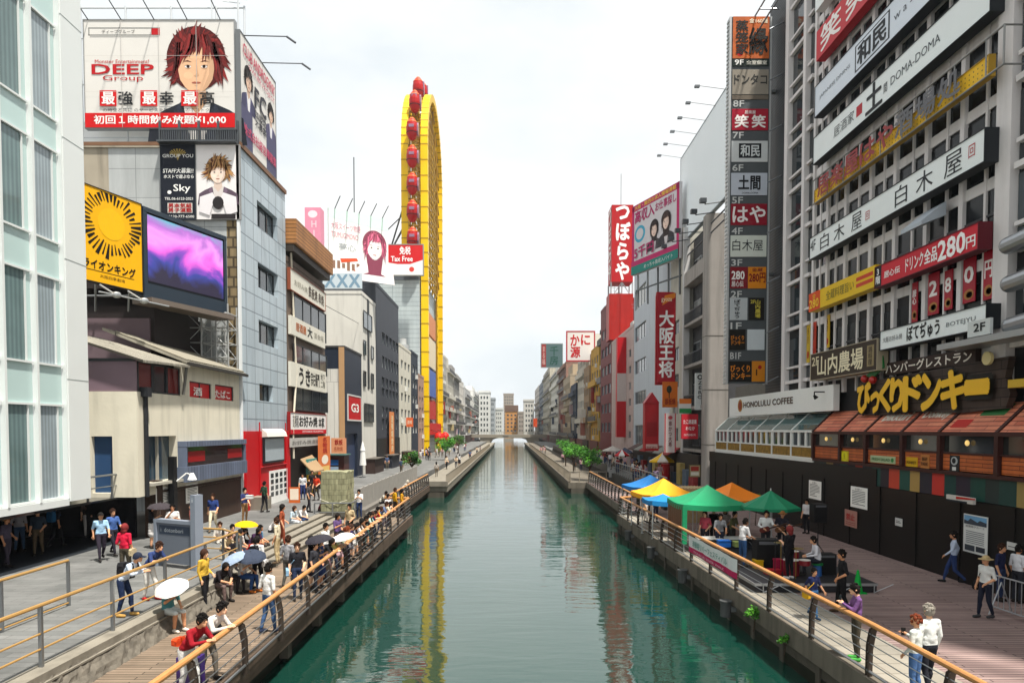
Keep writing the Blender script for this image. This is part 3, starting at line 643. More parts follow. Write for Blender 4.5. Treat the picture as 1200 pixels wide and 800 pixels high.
m = MB(); m.prism([(.16, q[3]), (.5, q[3] + .02), (.42, q[3] + .3), (.16, q[3] + .5)], F(fs.p(q[0], 0), fs.n, (0, 0, 1), fs.u), 0, q[1] - q[0]); m.build('awning', cm('d8d4ca', .6), r1)
m = MB()
for y_ in (q[0] - .5, q[1] + .6): m.tube([fs.p(y_, UP + .2, .2), fs.p(y_, q[3] + .9, .2)], .04)
m.tube([fs.p(q[0] - .5, q[2] - .2, .22), fs.p(q[1] + .6, q[2] - .2, .22)], .04); m.build('pipe', cm('b01018', .4), r1)
m = MB(); m.box(-15.0, -14.1, 39.2, 40.3, UP, UP + .75); tag(m.build('stone_block', CONCL), 'pale stone block seat at the end of the brown wall', 'bench')
# ---------------------------------------------------------------- DEEP Group billboard
fb = FF(0, YS0 + .25, 0); q, w_, h_ = qframe(fb, 98, 275, 24, 150)
PAPER = mat('billboard_paper', 'd8d5cf', .6, 0, .06, .8)
def deep(root, fr):
    portrait(root, fr, w_ * .745, h_ * .585, h_ * .50, '6a1c1a', 'e2b48e', '20242e', 'e0dcd6', seed=4, n0=.012)
    m = MB(); m.rect(fr, 0, w_, 0, h_ * .135, .06); m.build('red_band', cm('cc0f14', .5), root)
    m = MB(); put_text(m, fr, '初回１時間飲み放題¥1,000', w_ * .06, w_ * .94, h_ * .03, h_ * .112, .066, 0, .035); m.build('lettering', cm('f6f2ee'), root)
    m = MB()
    for i, c in enumerate('強幸高'):
        k = MB(); k.rect(fr, w_ * (.1 + .272 * i), w_ * (.212 + .272 * i), h_ * .20, h_ * .345, .06); sq = k.build('red_square', cm('cc0f14', .5), root)
        k = MB(); put_text(k, fr, '最', w_ * (.115 + .272 * i), w_ * (.2 + .272 * i), h_ * .215, h_ * .33, .066, 0, .03); k.build('lettering', cm('f6f2ee'), sq)
        k = MB(); put_text(k, fr, c, w_ * (.225 + .272 * i), w_ * (.32 + .272 * i), h_ * .21, h_ * .335, .062, 0, .03); k.build('lettering', cm('202226'), root)
    put_text(m, fr, 'ディープグループ', w_ * .12, w_ * .34, h_ * .875, h_ * .912, .02)
    put_text(m, fr, 'の時空と共に のサービスを提供する のホストクラブ', w_ * .12, w_ * .9, h_ * .145, h_ * .18, .062)
    m.build('lettering', cm('202226'), root)
    for s_, a, b_, c, e, bo in (('Monster Entertainment!', .07, .43, .6, .635, .006), ('DEEP', .05, .46, .5, .59, .03), ('Group', .12, .39, .425, .49, .01)):
        m = MB(); put_text(m, fr, s_, w_ * a, w_ * b_, h_ * c, h_ * e, .02, 0, bo); m.build('lettering', cm('b80e18'), root)
    m = MB(); m.rect(fr, w_ * .45, w_ * .505, h_ * .865, h_ * .925, .012); m.build('search_button', cm('b80e18'), root)
    m = MB()
    for a, b_, c, e in ((.03, .505, .86, .868), (.03, .505, .925, .933), (.03, .037, .86, .93), (.04, .5, .845, .85)): m.rect(fr, w_ * a, w_ * b_, h_ * c, h_ * e, .008)
    m.build('search_box', cm('8a8a86'), root)
    m = MB()
    for i in range(1, 4): m.rect(fr, w_ * i / 4 - .012, w_ * i / 4 + .012, 0, h_, .07)
    for i in range(1, 3): m.rect(fr, 0, w_, h_ * i / 3 - .008, h_ * i / 3 + .008, .072)
    m.build('sheet_seam', cm('c4c0ba'), root)
    for i in range(5):
        m = MB(); x = w_ * (.03 + .22 * i); m.cyl(fr.p(x, h_ + .02, 0), fr.p(x - .1, h_ + .9, 2.2), .03); m.ball(fr.p(x - .1, h_ + .9, 2.2), (.14, .22, .1), 0, 8, 5)
        m.build('lamp_arm', cm('4a4e52', .4, metal=.5), root)
sign('host_bar_billboard', 'white host bar billboard with red haired man and red price band', q, w_, h_, PAPER, [], .3, '8c8e8e', .05, 'billboard', deep)
# steel framework behind and over it
r0 = thing('billboard_frame', 'thin steel framework with aerials standing behind the host bar billboard', 'steel frame', (-19, 40.5, ZS))
FRW = cm('c4c8ca', .5, metal=.3); m = MB()
zt = q.o.z + h_
for x in (-24.6, -22, -19.4, -16.8, -15.2): m.cyl((x, 40.0, ZS), (x, 40.0, zt + 1.4), .06)
for z in (ZS + 1, ZS + 4, zt - .4, zt + 1.3): m.cyl((-24.6, 40, z), (-15.2, 40, z), .045)
m.cyl((-15.4, 39.6, ZS), (-15.4, 39.6, zt + 3), .05); m.cyl((-15.4, 39.6, zt + 2.4), (-14.2, 39.9, zt + 2.4), .03); m.cyl((-16.9, 39.6, zt), (-16.9, 39.6, zt + 3), .04)
for k in range(5): m.cyl((-16.3 + .4 * k, 39.7, zt + 1.5 + .2 * k), (-15.4 + .4 * k, 39.9, zt + 1.5 + .2 * k), .02)
m.build('frame', FRW, r0)
m = MB(); m.box(-24.6, -15.2, 39.98, 40.02, ZS + .2, q.o.z + .8); m.build('white_sheet', cm('dfe1e0', .6), r0)
# ladder like catwalk below the billboard
m = MB(); cw = FF(0, YS0 - .02, 0); a, b_, c, e = qrect(cw, 188, 279, 153, 169)
for i in range(36): m.box(a + (b_ - a) * i / 36, a + (b_ - a) * i / 36 + .05, c, e, .1, .15, 0, cw)
m.box(a, b_, c - .05, c + .05, .0, .5, 0, cw); m.box(a, b_, e - .04, e + .04, .1, .16, 0, cw)
for i in range(5): m.box(a + (b_ - a) * i / 4 - .06, a + (b_ - a) * i / 4 + .06, c, e + .5, 0, .1, 0, cw)
tag(m.build('catwalk', cm('54585c', .4, metal=.5)), 'dark grated catwalk under the host bar billboard', 'catwalk')
# GROUP YOU / Sky poster pair
q, w_, h_ = qframe(FF(0, YS0 - .12, 0), 188, 229, 170, 257)
def crest(root, fr):
    m = MB()
    for i in range(9):
        t_ = math.pi * i / 8; m.poly([(w_ * .5, h_ * .86), (w_ * .5 + w_ * .24 * math.cos(t_), h_ * .89 + h_ * .06 * math.sin(t_)), (w_ * .5 + w_ * .24 * math.cos(t_ + .22), h_ * .89 + h_ * .06 * math.sin(t_ + .22))], 0, fr, .008)
    m.poly([(w_ * .42, h_ * .88), (w_ * .58, h_ * .88), (w_ * .5, h_ * .79)], 0, fr, .01); m.build('crest', cm('a89048'), root)
sign('recruitment_poster', 'dark navy recruitment poster with white lettering beside the blond portrait', q, w_, h_, '161c28', [
    ('GROUP YOU', .06, .95, .83, .875, 'e4e4e0', {'n': .02, 'bold': .02}), ('STAFF大募集!!', .06, .94, .62, .69, 'f0f0ec', {'bold': .03, 'shear': .1}), ('ホストで遊ぶなら', .08, .95, .55, .60, 'f0f0ec', {'bold': .03, 'shear': .1}),
    ('Sky', .36, .85, .35, .47, 'f4f4f0', {'bold': .02}), ('TEL:06-6123-2021', .1, .92, .26, .295, 'f0f0ec', {'bold': .02}), ('O', .18, .3, .34, .39, 'f4f4f0'),
    ('#', .18, .9, .085, .22, 'd8d4cc'), ('男本気組', .2, .88, .155, .215, 'b02020', {'bold': .05}), ('男子漢塾', .2, .88, .095, .15, 'b02020', {'bold': .05}), ('0120-777-6500', .2, .95, .02, .055, 'f0f0ec')], .12, '3a4048', .03, 'poster', crest)
q, w_, h_ = qframe(FF(0, YS0 - .12, 0), 229.6, 281, 170, 257)
def blond(root, fr):
    portrait(root, fr, w_ * .5, h_ * .64, w_ * .5, 'b88a58', 'f0d8c8', '5a4a58', 'd8d0cc', seed=11, spike=.3, streak='5a3220')
    m = MB()
    for s_ in (-1, 1): m.poly([(w_ * (.5 + s_ * .07), h_ * .3), (w_ * (.5 + s_ * .12), h_ * .36), (w_ * (.5 + s_ * .42), h_ * .3), (w_ * (.5 + s_ * .44), h_ * .1), (w_ * (.5 + s_ * .2), h_ * .05)], 0, fr, .045)
    m.build('glove_print', cm('e6e2e4'), root)
    m = MB(); m.poly([(w_ * .5 + w_ * .13 * math.cos(i * .52), h_ * .22 + w_ * .15 * math.sin(i * .52)) for i in range(12)], 0, fr, .05)
    m.rect(fr, w_ * .34, w_ * .9, 0.02, h_ * .07, .05); m.build('camera_print', cm('2a2628'), root)
sign('portrait_poster', 'pale poster of a spiky blond young man in white gloves', q, w_, h_, 'e9e5e4', [], .12, '8a8a88', .03, 'poster', blond)
# canal side billboard with two suited men
p0, p1 = V((XS + .05, 38.95, 0)), V((XS + .05, 44.6, 0)); fb = F(p0, p1 - p0)
q, w_, h_ = qframe(fb, 281, 323, 36, 164)
h_ = min(h_, 7.2)
def fc(root, fr):
    portrait(root, fr, w_ * .2, h_ * .64, w_ * .2, '2c2624', 'dcb8a0', '3c3a58', 'e0dee0', seed=21, n0=.012); portrait(root, fr, w_ * .84, h_ * .6, w_ * .17, '2c2624', 'dcb8a0', '4a4664', 'e0dee0', seed=22, n0=.012)
    m = MB(); m.rect(fr, w_ * .0, w_ * .3, 0, h_ * .36, .01); m.rect(fr, w_ * .7, w_, 0, h_ * .36, .01); m.build('suit_print', cm('4a4866'), root)
    m = MB()
    for i in range(2): m.cyl(fr.p(w_ * (.1 + .5 * i), h_ + .05, 0), fr.p(w_ * (.1 + .5 * i) + .1, h_ + .05, 2.4), .03); m.cyl(fr.p(w_ * (.1 + .5 * i) + .1, h_ + .05, 2.4), fr.p(w_ * (.1 + .5 * i) + .1, h_ - .3, 2.9), .06)
    m.build('lamp_arm', cm('4a4e52', .4, metal=.5), root)
sign('franchise_billboard', 'white billboard with two men in dark suits high on the silver roof', q, w_, h_, PAPER, [
    ('FC', .36, .68, .47, .66, '2c2c34', {'n': .05, 'bold': .05}), ('加盟店', .36, .68, .38, .45, '2c2c34', {'n': .05, 'bold': .03}), ('大募集', .36, .68, .30, .37, '2c2c34', {'n': .05, 'bold': .03}),
    ('CLUB ANDROGYNY', .06, .96, .83, .93, 'c04058', {'n': .05, 'bold': .03, 'shear': -.0}), ('OWNER PROJECT', .2, .95, .74, .8, 'b84860', {'n': .05}), ('株式会社経営陣募集', .05, .98, .1, .2, 'c04868', {'n': .05, 'bold': .03})], .25, '6a6e70', .05, 'billboard', fc)
# ---------------------------------------------------------------- angled sunburst panel and LED screen
pa, pb = atY(91, 268, 29.2), atY(264, 316, 37.4)
fl = F((pa.x, pa.y, 0), (pb.x - pa.x, pb.y - pa.y, 0))
a0, zt = onF(fl, 91, 212); zb = onF(fl, 91, 325)[1]; a1 = onF(fl, 166, 287)[0]; a2 = onF(fl, 265, 316)[0]
q = fl.sub(a0, zb); w_, h_ = a1 - a0, zt - zb
def burst(root, fr):
    m = MB(); rnd = random.Random(5); ca, cb = w_ * .5, h_ * .66
    for i in range(40):
        t_ = 2 * math.pi * i / 40; dt = rnd.uniform(.025, .06); r1, r2 = h_ * rnd.uniform(.21, .25), h_ * rnd.uniform(.31, .4)
        P = [(ca + r_ * math.cos(x) * 1.05, min(h_ * .985, cb + r_ * math.sin(x))) for r_, x in ((r1, t_ - dt * .6), (r2, t_ - dt), (r2, t_ + dt), (r1, t_ + dt * .6))]
        P = [(min(max(x, .03), w_ - .03), y) for x, y in P]
        if abs(P[1][0] - P[2][0]) + abs(P[1][1] - P[2][1]) > .03: m.poly(P, 0, fr, .01)
    m.build('ray_print', cm('1a1610', .5), root)
    m = MB(); m.poly([(ca + h_ * .17 * math.cos(i * .26), cb + h_ * .17 * math.sin(i * .26)) for i in range(24)], 0, fr, .008); m.build('disc_print', cm('e8b410', .5), root)
    m = MB()
    for k in (.3, .75): m.tube([fr.p(w_ * k, -.1, 0), fr.p(w_ * k, -.6, .9)], .04); m.ball(fr.p(w_ * k, -.6, .95), (.2, .2, .14), 0, 8, 5)
    m.tube([fr.p(.1, -.62, .95), fr.p(w_ + .6, -.62, .95)], .035); m.build('lamp_bar', cm('a4a8aa', .4, metal=.4), root)
sign('theatre_poster', 'yellow theatre poster with black rays beside the big video screen', q, w_, h_, mat('poster_yellow', 'e8ac0c', .5, 0, .06), [('ライオンキング', .05, .88, .135, .235, '18140e', {'bold': .04}), ('大阪四季劇場', .3, .7, .055, .09, '18140e'), ('#', .06, .86, .115, .122, '18140e')], .35, '2a2a2a', .03, 'poster', burst)
# led screen
r0 = thing('video_screen', 'large dark framed video screen showing a pink and violet concert', 'screen', fl.p((a1 + a2) / 2, zb))
s_ = fl.sub(a1 + .06, zb - .25); w_, h_ = a2 - a1 - .06, zt - zb + .2
m = MB(); m.box(0, w_, 0, h_, -.6, 0, 0, s_); m.build('cabinet', cm('14181c', .4), r0)
m = MB(); m.box(.0, w_, .0, h_ * .17, .002, .06, 0, s_); m.box(0, w_, h_ * .95, h_, .002, .06, 0, s_); m.box(0, w_ * .04, h_ * .17, h_ * .95, .002, .05, 0, s_); m.box(w_ * .965, w_, h_ * .17, h_ * .95, .002, .05, 0, s_); m.build('bezel', cm('23303c', .35), r0)
m = MB(); nx, ny = 28, 16
x0, x1, y0, y1 = w_ * .05, w_ * .955, h_ * .2, h_ * .93
m.rect(s_, x0, x1, y0, y1, .01)
sm = bpy.data.materials.new('led_picture'); sm.use_nodes = True; MATS['led_picture'] = sm
t = sm.node_tree; b = t.nodes['Principled BSDF']; n_ = t.nodes.new; l_ = t.links.new
co = n_('ShaderNodeTexCoord'); mp = n_('ShaderNodeMapping'); mp.inputs['Scale'].default_value = (.32, .32, .5); l_(co.outputs['Object'], mp.inputs[0])
nz = n_('ShaderNodeTexNoise'); nz.inputs['Scale'].default_value = 1.1; nz.inputs['Detail'].default_value = 3; nz.inputs['Distortion'].default_value = 1.2; l_(mp.outputs[0], nz.inputs[0])
sx = n_('ShaderNodeSeparateXYZ'); l_(co.outputs['Object'], sx.inputs[0])
mr = n_('ShaderNodeMapRange'); mr.inputs[1].default_value = .6; mr.inputs[2].default_value = 4.2; l_(sx.outputs[2], mr.inputs[0])
ad = n_('ShaderNodeMath'); ad.operation = 'MULTIPLY_ADD'; ad.inputs[1].default_value = .9; l_(nz.outputs[0], ad.inputs[0]); 
sb = n_('ShaderNodeMath'); sb.operation = 'SUBTRACT'; sb.inputs[1].default_value = .46; l_(mr.outputs[0], sb.inputs[0]); l_(sb.outputs[0], ad.inputs[2])
rp = n_('ShaderNodeValToRGB'); el = rp.color_ramp.elements
el[0].position = .06; el[0].color = (.015, .01, .03, 1); el[1].position = .95; el[1].color = (.12, .35, .45, 1)
for p_, c_ in ((.22, (.03, .04, .25)), (.32, (.2, .05, .4)), (.42, (.7, .1, .55)), (.62, (.75, .25, .7)), (.78, (.35, .12, .45))):
    z_ = el.new(p_); z_.color = (*c_, 1)
l_(ad.outputs[0], rp.inputs[0]); l_(rp.outputs[0], b.inputs['Emission Color']); b.inputs['Emission Strength'].default_value = .85; b.inputs['Base Color'].default_value = (.01, .01, .012, 1); b.inputs['Roughness'].default_value = .3
m.build('picture', sm, r0)
m = MB(); m.box(0, w_, -.25, 0, -.7, .5, 0, s_); m.build('underside_tray', cm('6a6058', .6), r0)
# dark shed with mauve wall carrying the panels, and the scaffold tower
r0 = thing('dark_shed', 'dark flat building with a mauve wall below the yellow poster', 'building', (-19.5, 36, 3))
m = MB(); m.box(-22, -17.3, 33.5, 38.4, 3, 12.2); m.box(-22.4, -17.0, 33.2, 38.4, 13.0, 13.4); m.box(-22, -17.4, 35, 38.4, 12.2, 13); m.build('wall', cm('2c2626', .6, .2), r0)
m = MB(); m.box(-22, -17.5, 33.38, 33.5, 9.4, 11.6); m.build('mauve_panel', cm('6a5a60', .5, .15), r0)
m = MB()
for x in (-21.5, -20, -18.4): m.tube([(x, 33.2, 11.9), (x + .4, 32.6, 13.2)], .05)
m.tube([(-22.3, 33, 12.6), (-17, 33, 12.6)], .05); m.build('bracket', cm('8a8e90', .4, metal=.5), r0)
r0 = thing('scaffold_tower', 'pale steel lattice tower under the video screen', 'scaffold', (-16.6, 37.6, 9.5))
m = MB(); xs, zs = [-18.3, -17.5, -16.7, -15.9, -15.25], [9.3, 10.1, 10.9, 11.7, 12.5]
for y in (37.2, 38.4):
    for x in xs: m.cyl((x, y, 9.2), (x, y, 13), .045, None, 6)
    for z in zs: m.cyl((xs[0], y, z), (xs[-1], y, z), .035, None, 6)
    for i in range(4):
        for j in range(4):
            if (i + j) % 2: m.cyl((xs[i], y, zs[j]), (xs[i + 1], y, zs[j + 1]), .022, None, 5)
            else: m.cyl((xs[i + 1], y, zs[j]), (xs[i], y, zs[j + 1]), .022, None, 5)
for z in zs:
    for x in xs: m.cyl((x, 37.2, z), (x, 38.4, z), .03, None, 5)
m.build('lattice', cm('b8bab8', .45, metal=.5), r0)
# ---------------------------------------------------------------- okonomiyaki building
X0 = -15.1
r0, fr = block('restaurant_building', 'brown restaurant building with tan projecting roof and stacked signs', 'L', X0, 46.6, 56.1, UP, 17.6, mat('brown_wall', '6a5c52', .7, 0, .2, 1.2, streak=.4),
               [], D=8, tank=False)
fz = F((X0, 46.6, 0), (0, 1, 0))
for k, (yt, yb, px1) in enumerate(((345, 385, 380), (402, 430, 381), (452, 480, 382))):
    q = qrect(fz, 342, px1, yt, yb); window(fz, q, r0, -.1, WD, glassmat('pane_dark', (.02, .027, .032)), 3, sub=True)
RF = brickmat('tan_fascia', 'b07a48', 'a06e40', '6a4a2c', 6, .25, .03, .6, off=0, axes='YZ', dirt=.3)
q = qrect(fz.sub(0, 0, .7), 337, 381, 246, 276); z0_, z1_ = q[2], q[3]
m = MB(); m.box(.02, 9.6, z0_, z1_, -6, .7, 0, fz); m.build('roof', RF, r0)
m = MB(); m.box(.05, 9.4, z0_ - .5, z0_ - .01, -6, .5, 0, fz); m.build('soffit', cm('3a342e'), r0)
SG = 'd8d4c6'
def ls(name, label, px0, px1, yt, yb, face, texts, n=.25, d=.2, frame=None, cat='sign', **k):
    q, w_, h_ = qframe(fz, px0, px1, yt, yb, n); return sign(name, label, q, w_, h_, face, texts, d, frame, .05, cat, **k)
ls('restaurant_sign', 'cream restaurant signboard under the tan roof, top of its stack', 340, 381, 314, 338, SG, [('お好み焼', .1, .45, .3, .62, '8a8474'), ('鉄板焼 串焼', .48, .95, .2, .8, '54483c', {'bold': .03})], frame='8a4a34')
ls('restaurant_sign', 'cream signboard with orange and black characters, second of the stack', 341, 381, 369, 391, SG, [('居酒屋', .12, .4, .3, .75, 'b8642c', {'bold': .03}), ('大', .44, .58, .25, .85, '22201c', {'bold': .04}), ('宴会場', .64, .94, .35, .7, '8a8678')])
ls('restaurant_sign', 'cream signboard with big black brush characters', 341, 382, 423, 452, SG, [('うき', .2, .5, .15, .85, '181818', {'bold': .045}), ('宗右衛門', .52, .78, .2, .8, '24221e', {'bold': .02}), ('地下\n二階', .82, .96, .2, .85, '24221e')])
ls('okonomiyaki_sign', 'white and red okonomiyaki shop sign in black brush characters', 340, 382, 483, 508, 'e4e0dc', [('#', 0, 1, 0, .2, 'c01020'), ('道頓堀', .06, .2, .3, .9, '181818', {'line': .9}), ('お好み焼', .22, .72, .34, .86, '141414', {'bold': .04}), ('本家', .76, .94, .3, .85, '181818', {'bold': .03}), ('DOTONBORI OKONOMIYAKI', .3, .9, .05, .14, 'f0ecea', {'n': .018})], frame='8a1c1c')
q, w_, h_ = qframe(fz, 340, 381, 515, 524, .3)
r1 = thing('shop_curtain', 'pale lettered curtain hung over the okonomiyaki shop entrance', 'curtain', q.p(w_ / 2, 0))
for i in range(5):
    m = MB(); m.box(w_ * i / 5 + .03, w_ * (i + 1) / 5 - .03, 0, h_ + .1, -.05, 0, 0, q); m.build('cloth_panel', cm('b4b0aa', .8, .15), r1)
m = MB(); put_text(m, q, 'お好み焼道頓堀', w_ * .05, w_ * .95, h_ * .25, h_ * .85, .01); m.build('lettering', cm('55514c'), r1)
# dark shop interior under it
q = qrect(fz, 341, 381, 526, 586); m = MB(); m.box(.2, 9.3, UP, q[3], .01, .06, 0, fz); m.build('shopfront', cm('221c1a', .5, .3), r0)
def panel_board(px0, px1, yt, yb, n, face, txt, ink, label, name='shop_board', cat='sign', tilt=0):
    q, w_, h_ = qframe(fz, px0, px1, yt, yb, n); return sign(name, label, q, w_, h_, face, txt, .1, None, .03, cat)
panel_board(360, 371, 538, 556, .5, '4a8a80', [('焼そば', .1, .9, .55, .9, 'e0e8e0'), ('たこ焼', .1, .9, .15, .45, 'e0e8e0')], None, 'teal menu panel at the okonomiyaki shop entrance')
panel_board(361, 372, 556, 578, .55, 'd8b428', [('O', .25, .75, .5, .9, 'f0ece0'), ('うまい', .15, .85, .1, .4, '8a1414', {'bold': .03})], None, 'yellow menu panel with a white disc at the okonomiyaki shop entrance')
panel_board(374, 387, 511, 556, .6, 'd8743c', [('O', .2, .8, .25, .5, 'f0e4d0'), (vert('名物焼'), .3, .7, .55, .97, 'b01818', {'bold': .03}), ('#', .1, .9, .04, .2, 'e8c070')], None, 'tall orange food banner beside the okonomiyaki shop entrance', 'food_banner', 'banner')
q = atZ(345, 589, UP); r1 = thing('sandwich_board', 'small orange and white sandwich board outside the okonomiyaki shop', 'sandwich board', q)
m = MB(); f2 = FF(q.x - .35, q.y, q.z); m.box(0, .7, 0, 1.0, -.04, 0, 0, f2); m.build('board', cm('c8642c'), r1); m = MB(); m.rect(f2, .08, .62, .2, .9, .006); m.build('menu_sheet', cm('e6dcc8'), r1); m = MB(); m.cyl(f2.p(.1, 0, -.4), f2.p(.1, .9, -.05), .02); m.cyl(f2.p(.6, 0, -.4), f2.p(.6, .9, -.05), .02); m.build('leg', WD, r1)
# slanted canopy board
m = MB(); a = atX(344, 560, X0 + .9); m.add([V((X0 + .2, 48.6, 4.1)), V((X0 + 1.1, 48.4, 3.2)), V((X0 + 1.1, 51.5, 3.2)), V((X0 + .2, 51.5, 4.3)), V((X0 + .2, 48.6, 4.0)), V((X0 + 1.1, 48.4, 3.1)), V((X0 + 1.1, 51.5, 3.1)), V((X0 + .2, 51.5, 4.2))], [(0, 1, 2, 3), (7, 6, 5, 4), (0, 4, 5, 1), (1, 5, 6, 2), (2, 6, 7, 3), (3, 7, 4, 0)]); m.build('canopy', cm('9a8060', .7), r0)
# white cable duct snaking down the wall
m = MB(); m.tube([fz.p(.5, 19, .15), fz.p(.9, 15, .15), fz.p(1.3, 10, .2), fz.p(.4, 6.2, .2), fz.p(.5, 4.2, .2)], .07); m.build('cable_duct', cm('d8d0bc'), r0)
# ---------------------------------------------------------------- narrow white front and navy building
r0 = thing('navy_building', 'dark navy building with a white panelled end and tan edge strip', 'building', (-17, 66, UP))
zt = atX(405, 408, X0).z
m = MB(); fz2 = FL(X0, 62.7, 0); q = qrect(fz2, 407, 419, 508, 558); m.facade(fz2, 0, 7.2, UP, zt, [(q[0], q[1], UP + .05, q[3])], 0, .3); m.box(-19, X0 - .02, 62.72, 69.9, zt - .2, zt - .01); m.box(-19, X0 - .01, 69.8, 69.9, UP, zt - .2); m.build('wall', mat('navy_wall', '262e3c', .5, 0, .2, 1.1), r0)
m = MB(); m.rect(fz2, q[0], q[1], UP, q[3], -.28); m.build('door', cm('34405a', .4), r0)
ff = FF(-19, 62.7, 0); a_ = onF(ff, 397.5, 470)[0]; z_ = onF(ff, 390, 432)[1]
m = MB(); m.rect(ff, 0, a_, UP, z_, 0); m.build('white_panel_wall', brickmat('white_board', 'd6d4cc', 'cfcdc5', 'a09e98', .62, 9, .02, .6, axes='XZ', dirt=.15), r0)
m = MB(); m.rect(ff, 0, a_, z_, zt, 0); m.build('navy_band', MATS['navy_wall'], r0)
m = MB(); m.box(a_, 3.9, UP, zt + .05, -.05, .08, 0, ff); m.build('tan_strip', cm('b8926a', .6), r0)
m = MB(); m.box(-.05, 7.2, zt, zt + .18, -3.9, .06, 0, fz2); m.build('parapet', cm('3a3a3a'), r0)
q, w_, h_ = qframe(fz2, 408, 423, 463, 491, .06)
sign('red_square_sign', 'red square sign with white G3 on the navy wall', q, w_, h_, 'b81418', [('G3', .22, .8, .33, .68, 'f2eee8', {'bold': .05})], .06, 'c8c8c4', .14)
q, w_, h_ = qframe(FF(-18, 60.6, 0), 388, 405, 513, 531)
sign('ramen_sign', 'salmon pink sign with red characters over the drinks kiosk', q, w_, h_, 'd8946c', [('鉄板', .25, .8, .55, .9, 'a02018', {'bold': .03}), ('名物焼', .2, .8, .15, .45, 'a04028')], .3)
r1 = thing('drinks_kiosk', 'small kiosk with blue drink shelves below the salmon sign', 'kiosk', (-15.9, 60.8, UP))
m = MB(); m.box(-16.9, -14.7, 60.6, 62.5, UP, 3.9); m.build('body', cm('4a2a28', .5, .3), r1); m = MB(); m.box(-17, -14.5, 60.3, 62.5, 3.9, 4.0); m.build('roof', cm('4a6a64', .5), r1)
for i in range(3):
    m = MB(); m.box(-16.7, -15.2, 60.5, 60.59, UP + .3 + .6 * i, UP + .75 + .6 * i); m.build('shelf', cm(('3a78a8', '8a9cb0', '2a5a98')[i]), r1)
# ---------------------------------------------------------------- white building with big roof billboard
zt = atX(424, 345, X0).z
r0, fr = block('white_building', 'tall white building with slot windows under the pink haired girl billboard', 'L', X0, 70, 77.4, UP, zt, mat('white_wall', 'd2cfc6', .7, 0, .1, .7, streak=.25),
               [], D=7, tank=False)
for (p0, p1, yt, yb) in ((425, 435, 363, 383), (425, 428, 398, 415), (434, 437, 405, 420), (425, 428, 434, 452), (434, 437, 437, 455), (426, 437, 472, 494)):
    window(fr, qrect(fr, p0, p1, yt, yb), r0, -.06, WD, None, 1 if p1 - p0 > 5 else 0, sub=True)
m = MB(); a, b_, c, e = qrect(fr, 430, 432.5, 350, 455); m.box(a, b_, c, e, .01, .05, 0, fr); m.build('dark_slot', cm('2c2e30'), r0)
ff = FF(-22, 70, 0)
q, w_, h_ = qframe(ff, 378, 424, 320, 338, .1)
sign('rooftop_letter_band', 'band of pale blue rooftop letters round the white building', q, w_, h_, 'c4d0d6', [('XXX', .05, .95, .1, .9, '7a98ac', {'bold': .04, 'sp': 1.2})], .2, cat='sign')
pa, pb = atY(385, 300, 72), atY(455, 310, 76)
fl = F((pa.x, pa.y, 0), (pb.x - pa.x, pb.y - pa.y, 0)); a0, zt_ = onF(fl, 385, 243); zb_ = onF(fl, 385, 322)[1]; a1 = onF(fl, 455, 290)[0]
q = fl.sub(a0, zb_); w_, h_ = a1 - a0, zt_ - zb_
def girl(root, fr):
    portrait(root, fr, w_ * .76, h_ * .52, h_ * .36, 'b85a74', 'f3ece8', 'f0e8e6', 'efe8e6', seed=31, spike=.04, long=1.2)
    m = MB(); rnd = random.Random(3)
    for i in range(6): m.rect(fr, w_ * (.05 + .08 * i), w_ * (.1 + .08 * i), h_ * (.1 + .05 * rnd.random()), h_ * (.2 + .06 * rnd.random()), .01)
    m.build('bottle_print', cm('8a6a58'), root)
    m = MB(); m.poly([(w_ * .18, h_ * .27), (w_ * .45, h_ * .31), (w_ * .48, h_ * .27), (w_ * .2, h_ * .21)], 0, fr, .012); m.poly([(w_ * .4, h_ * .13), (w_ * .5, h_ * .12), (w_ * .46, h_ * .06)], 0, fr, .012); m.build('orange_print', cm('d0502c'), root)
    m = MB(); m.poly([(0, h_ * .86), (w_, h_ * .8), (w_, h_), (0, h_)], 0, fr, .006); m.build('mint_band', cm('cfe4da'), root)
    m = MB()
    for i in range(5): m.cyl(fr.p(w_ * (.1 + .2 * i), h_, 0), fr.p(w_ * (.1 + .2 * i), h_ + .9, 1.5), .05)
    m.cyl(fr.p(w_ * .45, h_, -.5), fr.p(w_ * .45, h_ + 6, -.5), .06); m.build('lamp_arm', cm('5a5e60'), root)
sign('roof_billboard', 'white rooftop billboard with a pink haired girl drawing', q, w_, h_, 'e2e4e0', [('大阪スイーツ物語', .04, .52, .7, .8, 'c87088', {'shear': .0}), ('TSUMUGIMONO', .04, .48, .58, .66, 'd07888'), ('夢心', .16, .44, .4, .5, '9a9ea0')], .3, None, .05, 'billboard', girl)
q, w_, h_ = qframe(FF(-24, 84, 0), 357, 376, 243, 330)
sign('pink_tower_sign', 'tall slim pink tower sign behind the tan projecting roof', q, w_, h_, mat('pink_panel', 'd88aa0', .5, 0, .08), [('O', .2, .8, .86, .96, 'f0d4da'), (vert('HIKARI'), .4, .75, .1, .82, 'ecc4cc', {'bold': .03, 'keep': False})], 1.6, cat='sign')
m = MB(); m.box(-26, -22.5, 84.5, 87, UP, q.o.z + .1); tag(m.build('pale_building', cm('c8c8c4', .7, .1)), 'pale windowless building holding up the slim pink tower sign', 'building')
m = MB(); m.box(-31, -22.6, 62, 69, UP, 20.4); m.box(-31.1, -22.5, 61.9, 69.1, 20.4, 20.8); tag(m.build('pale_building', cm('d4d4d0', .7, .1)), 'pale flat building glimpsed behind the tan projecting roof', 'building')
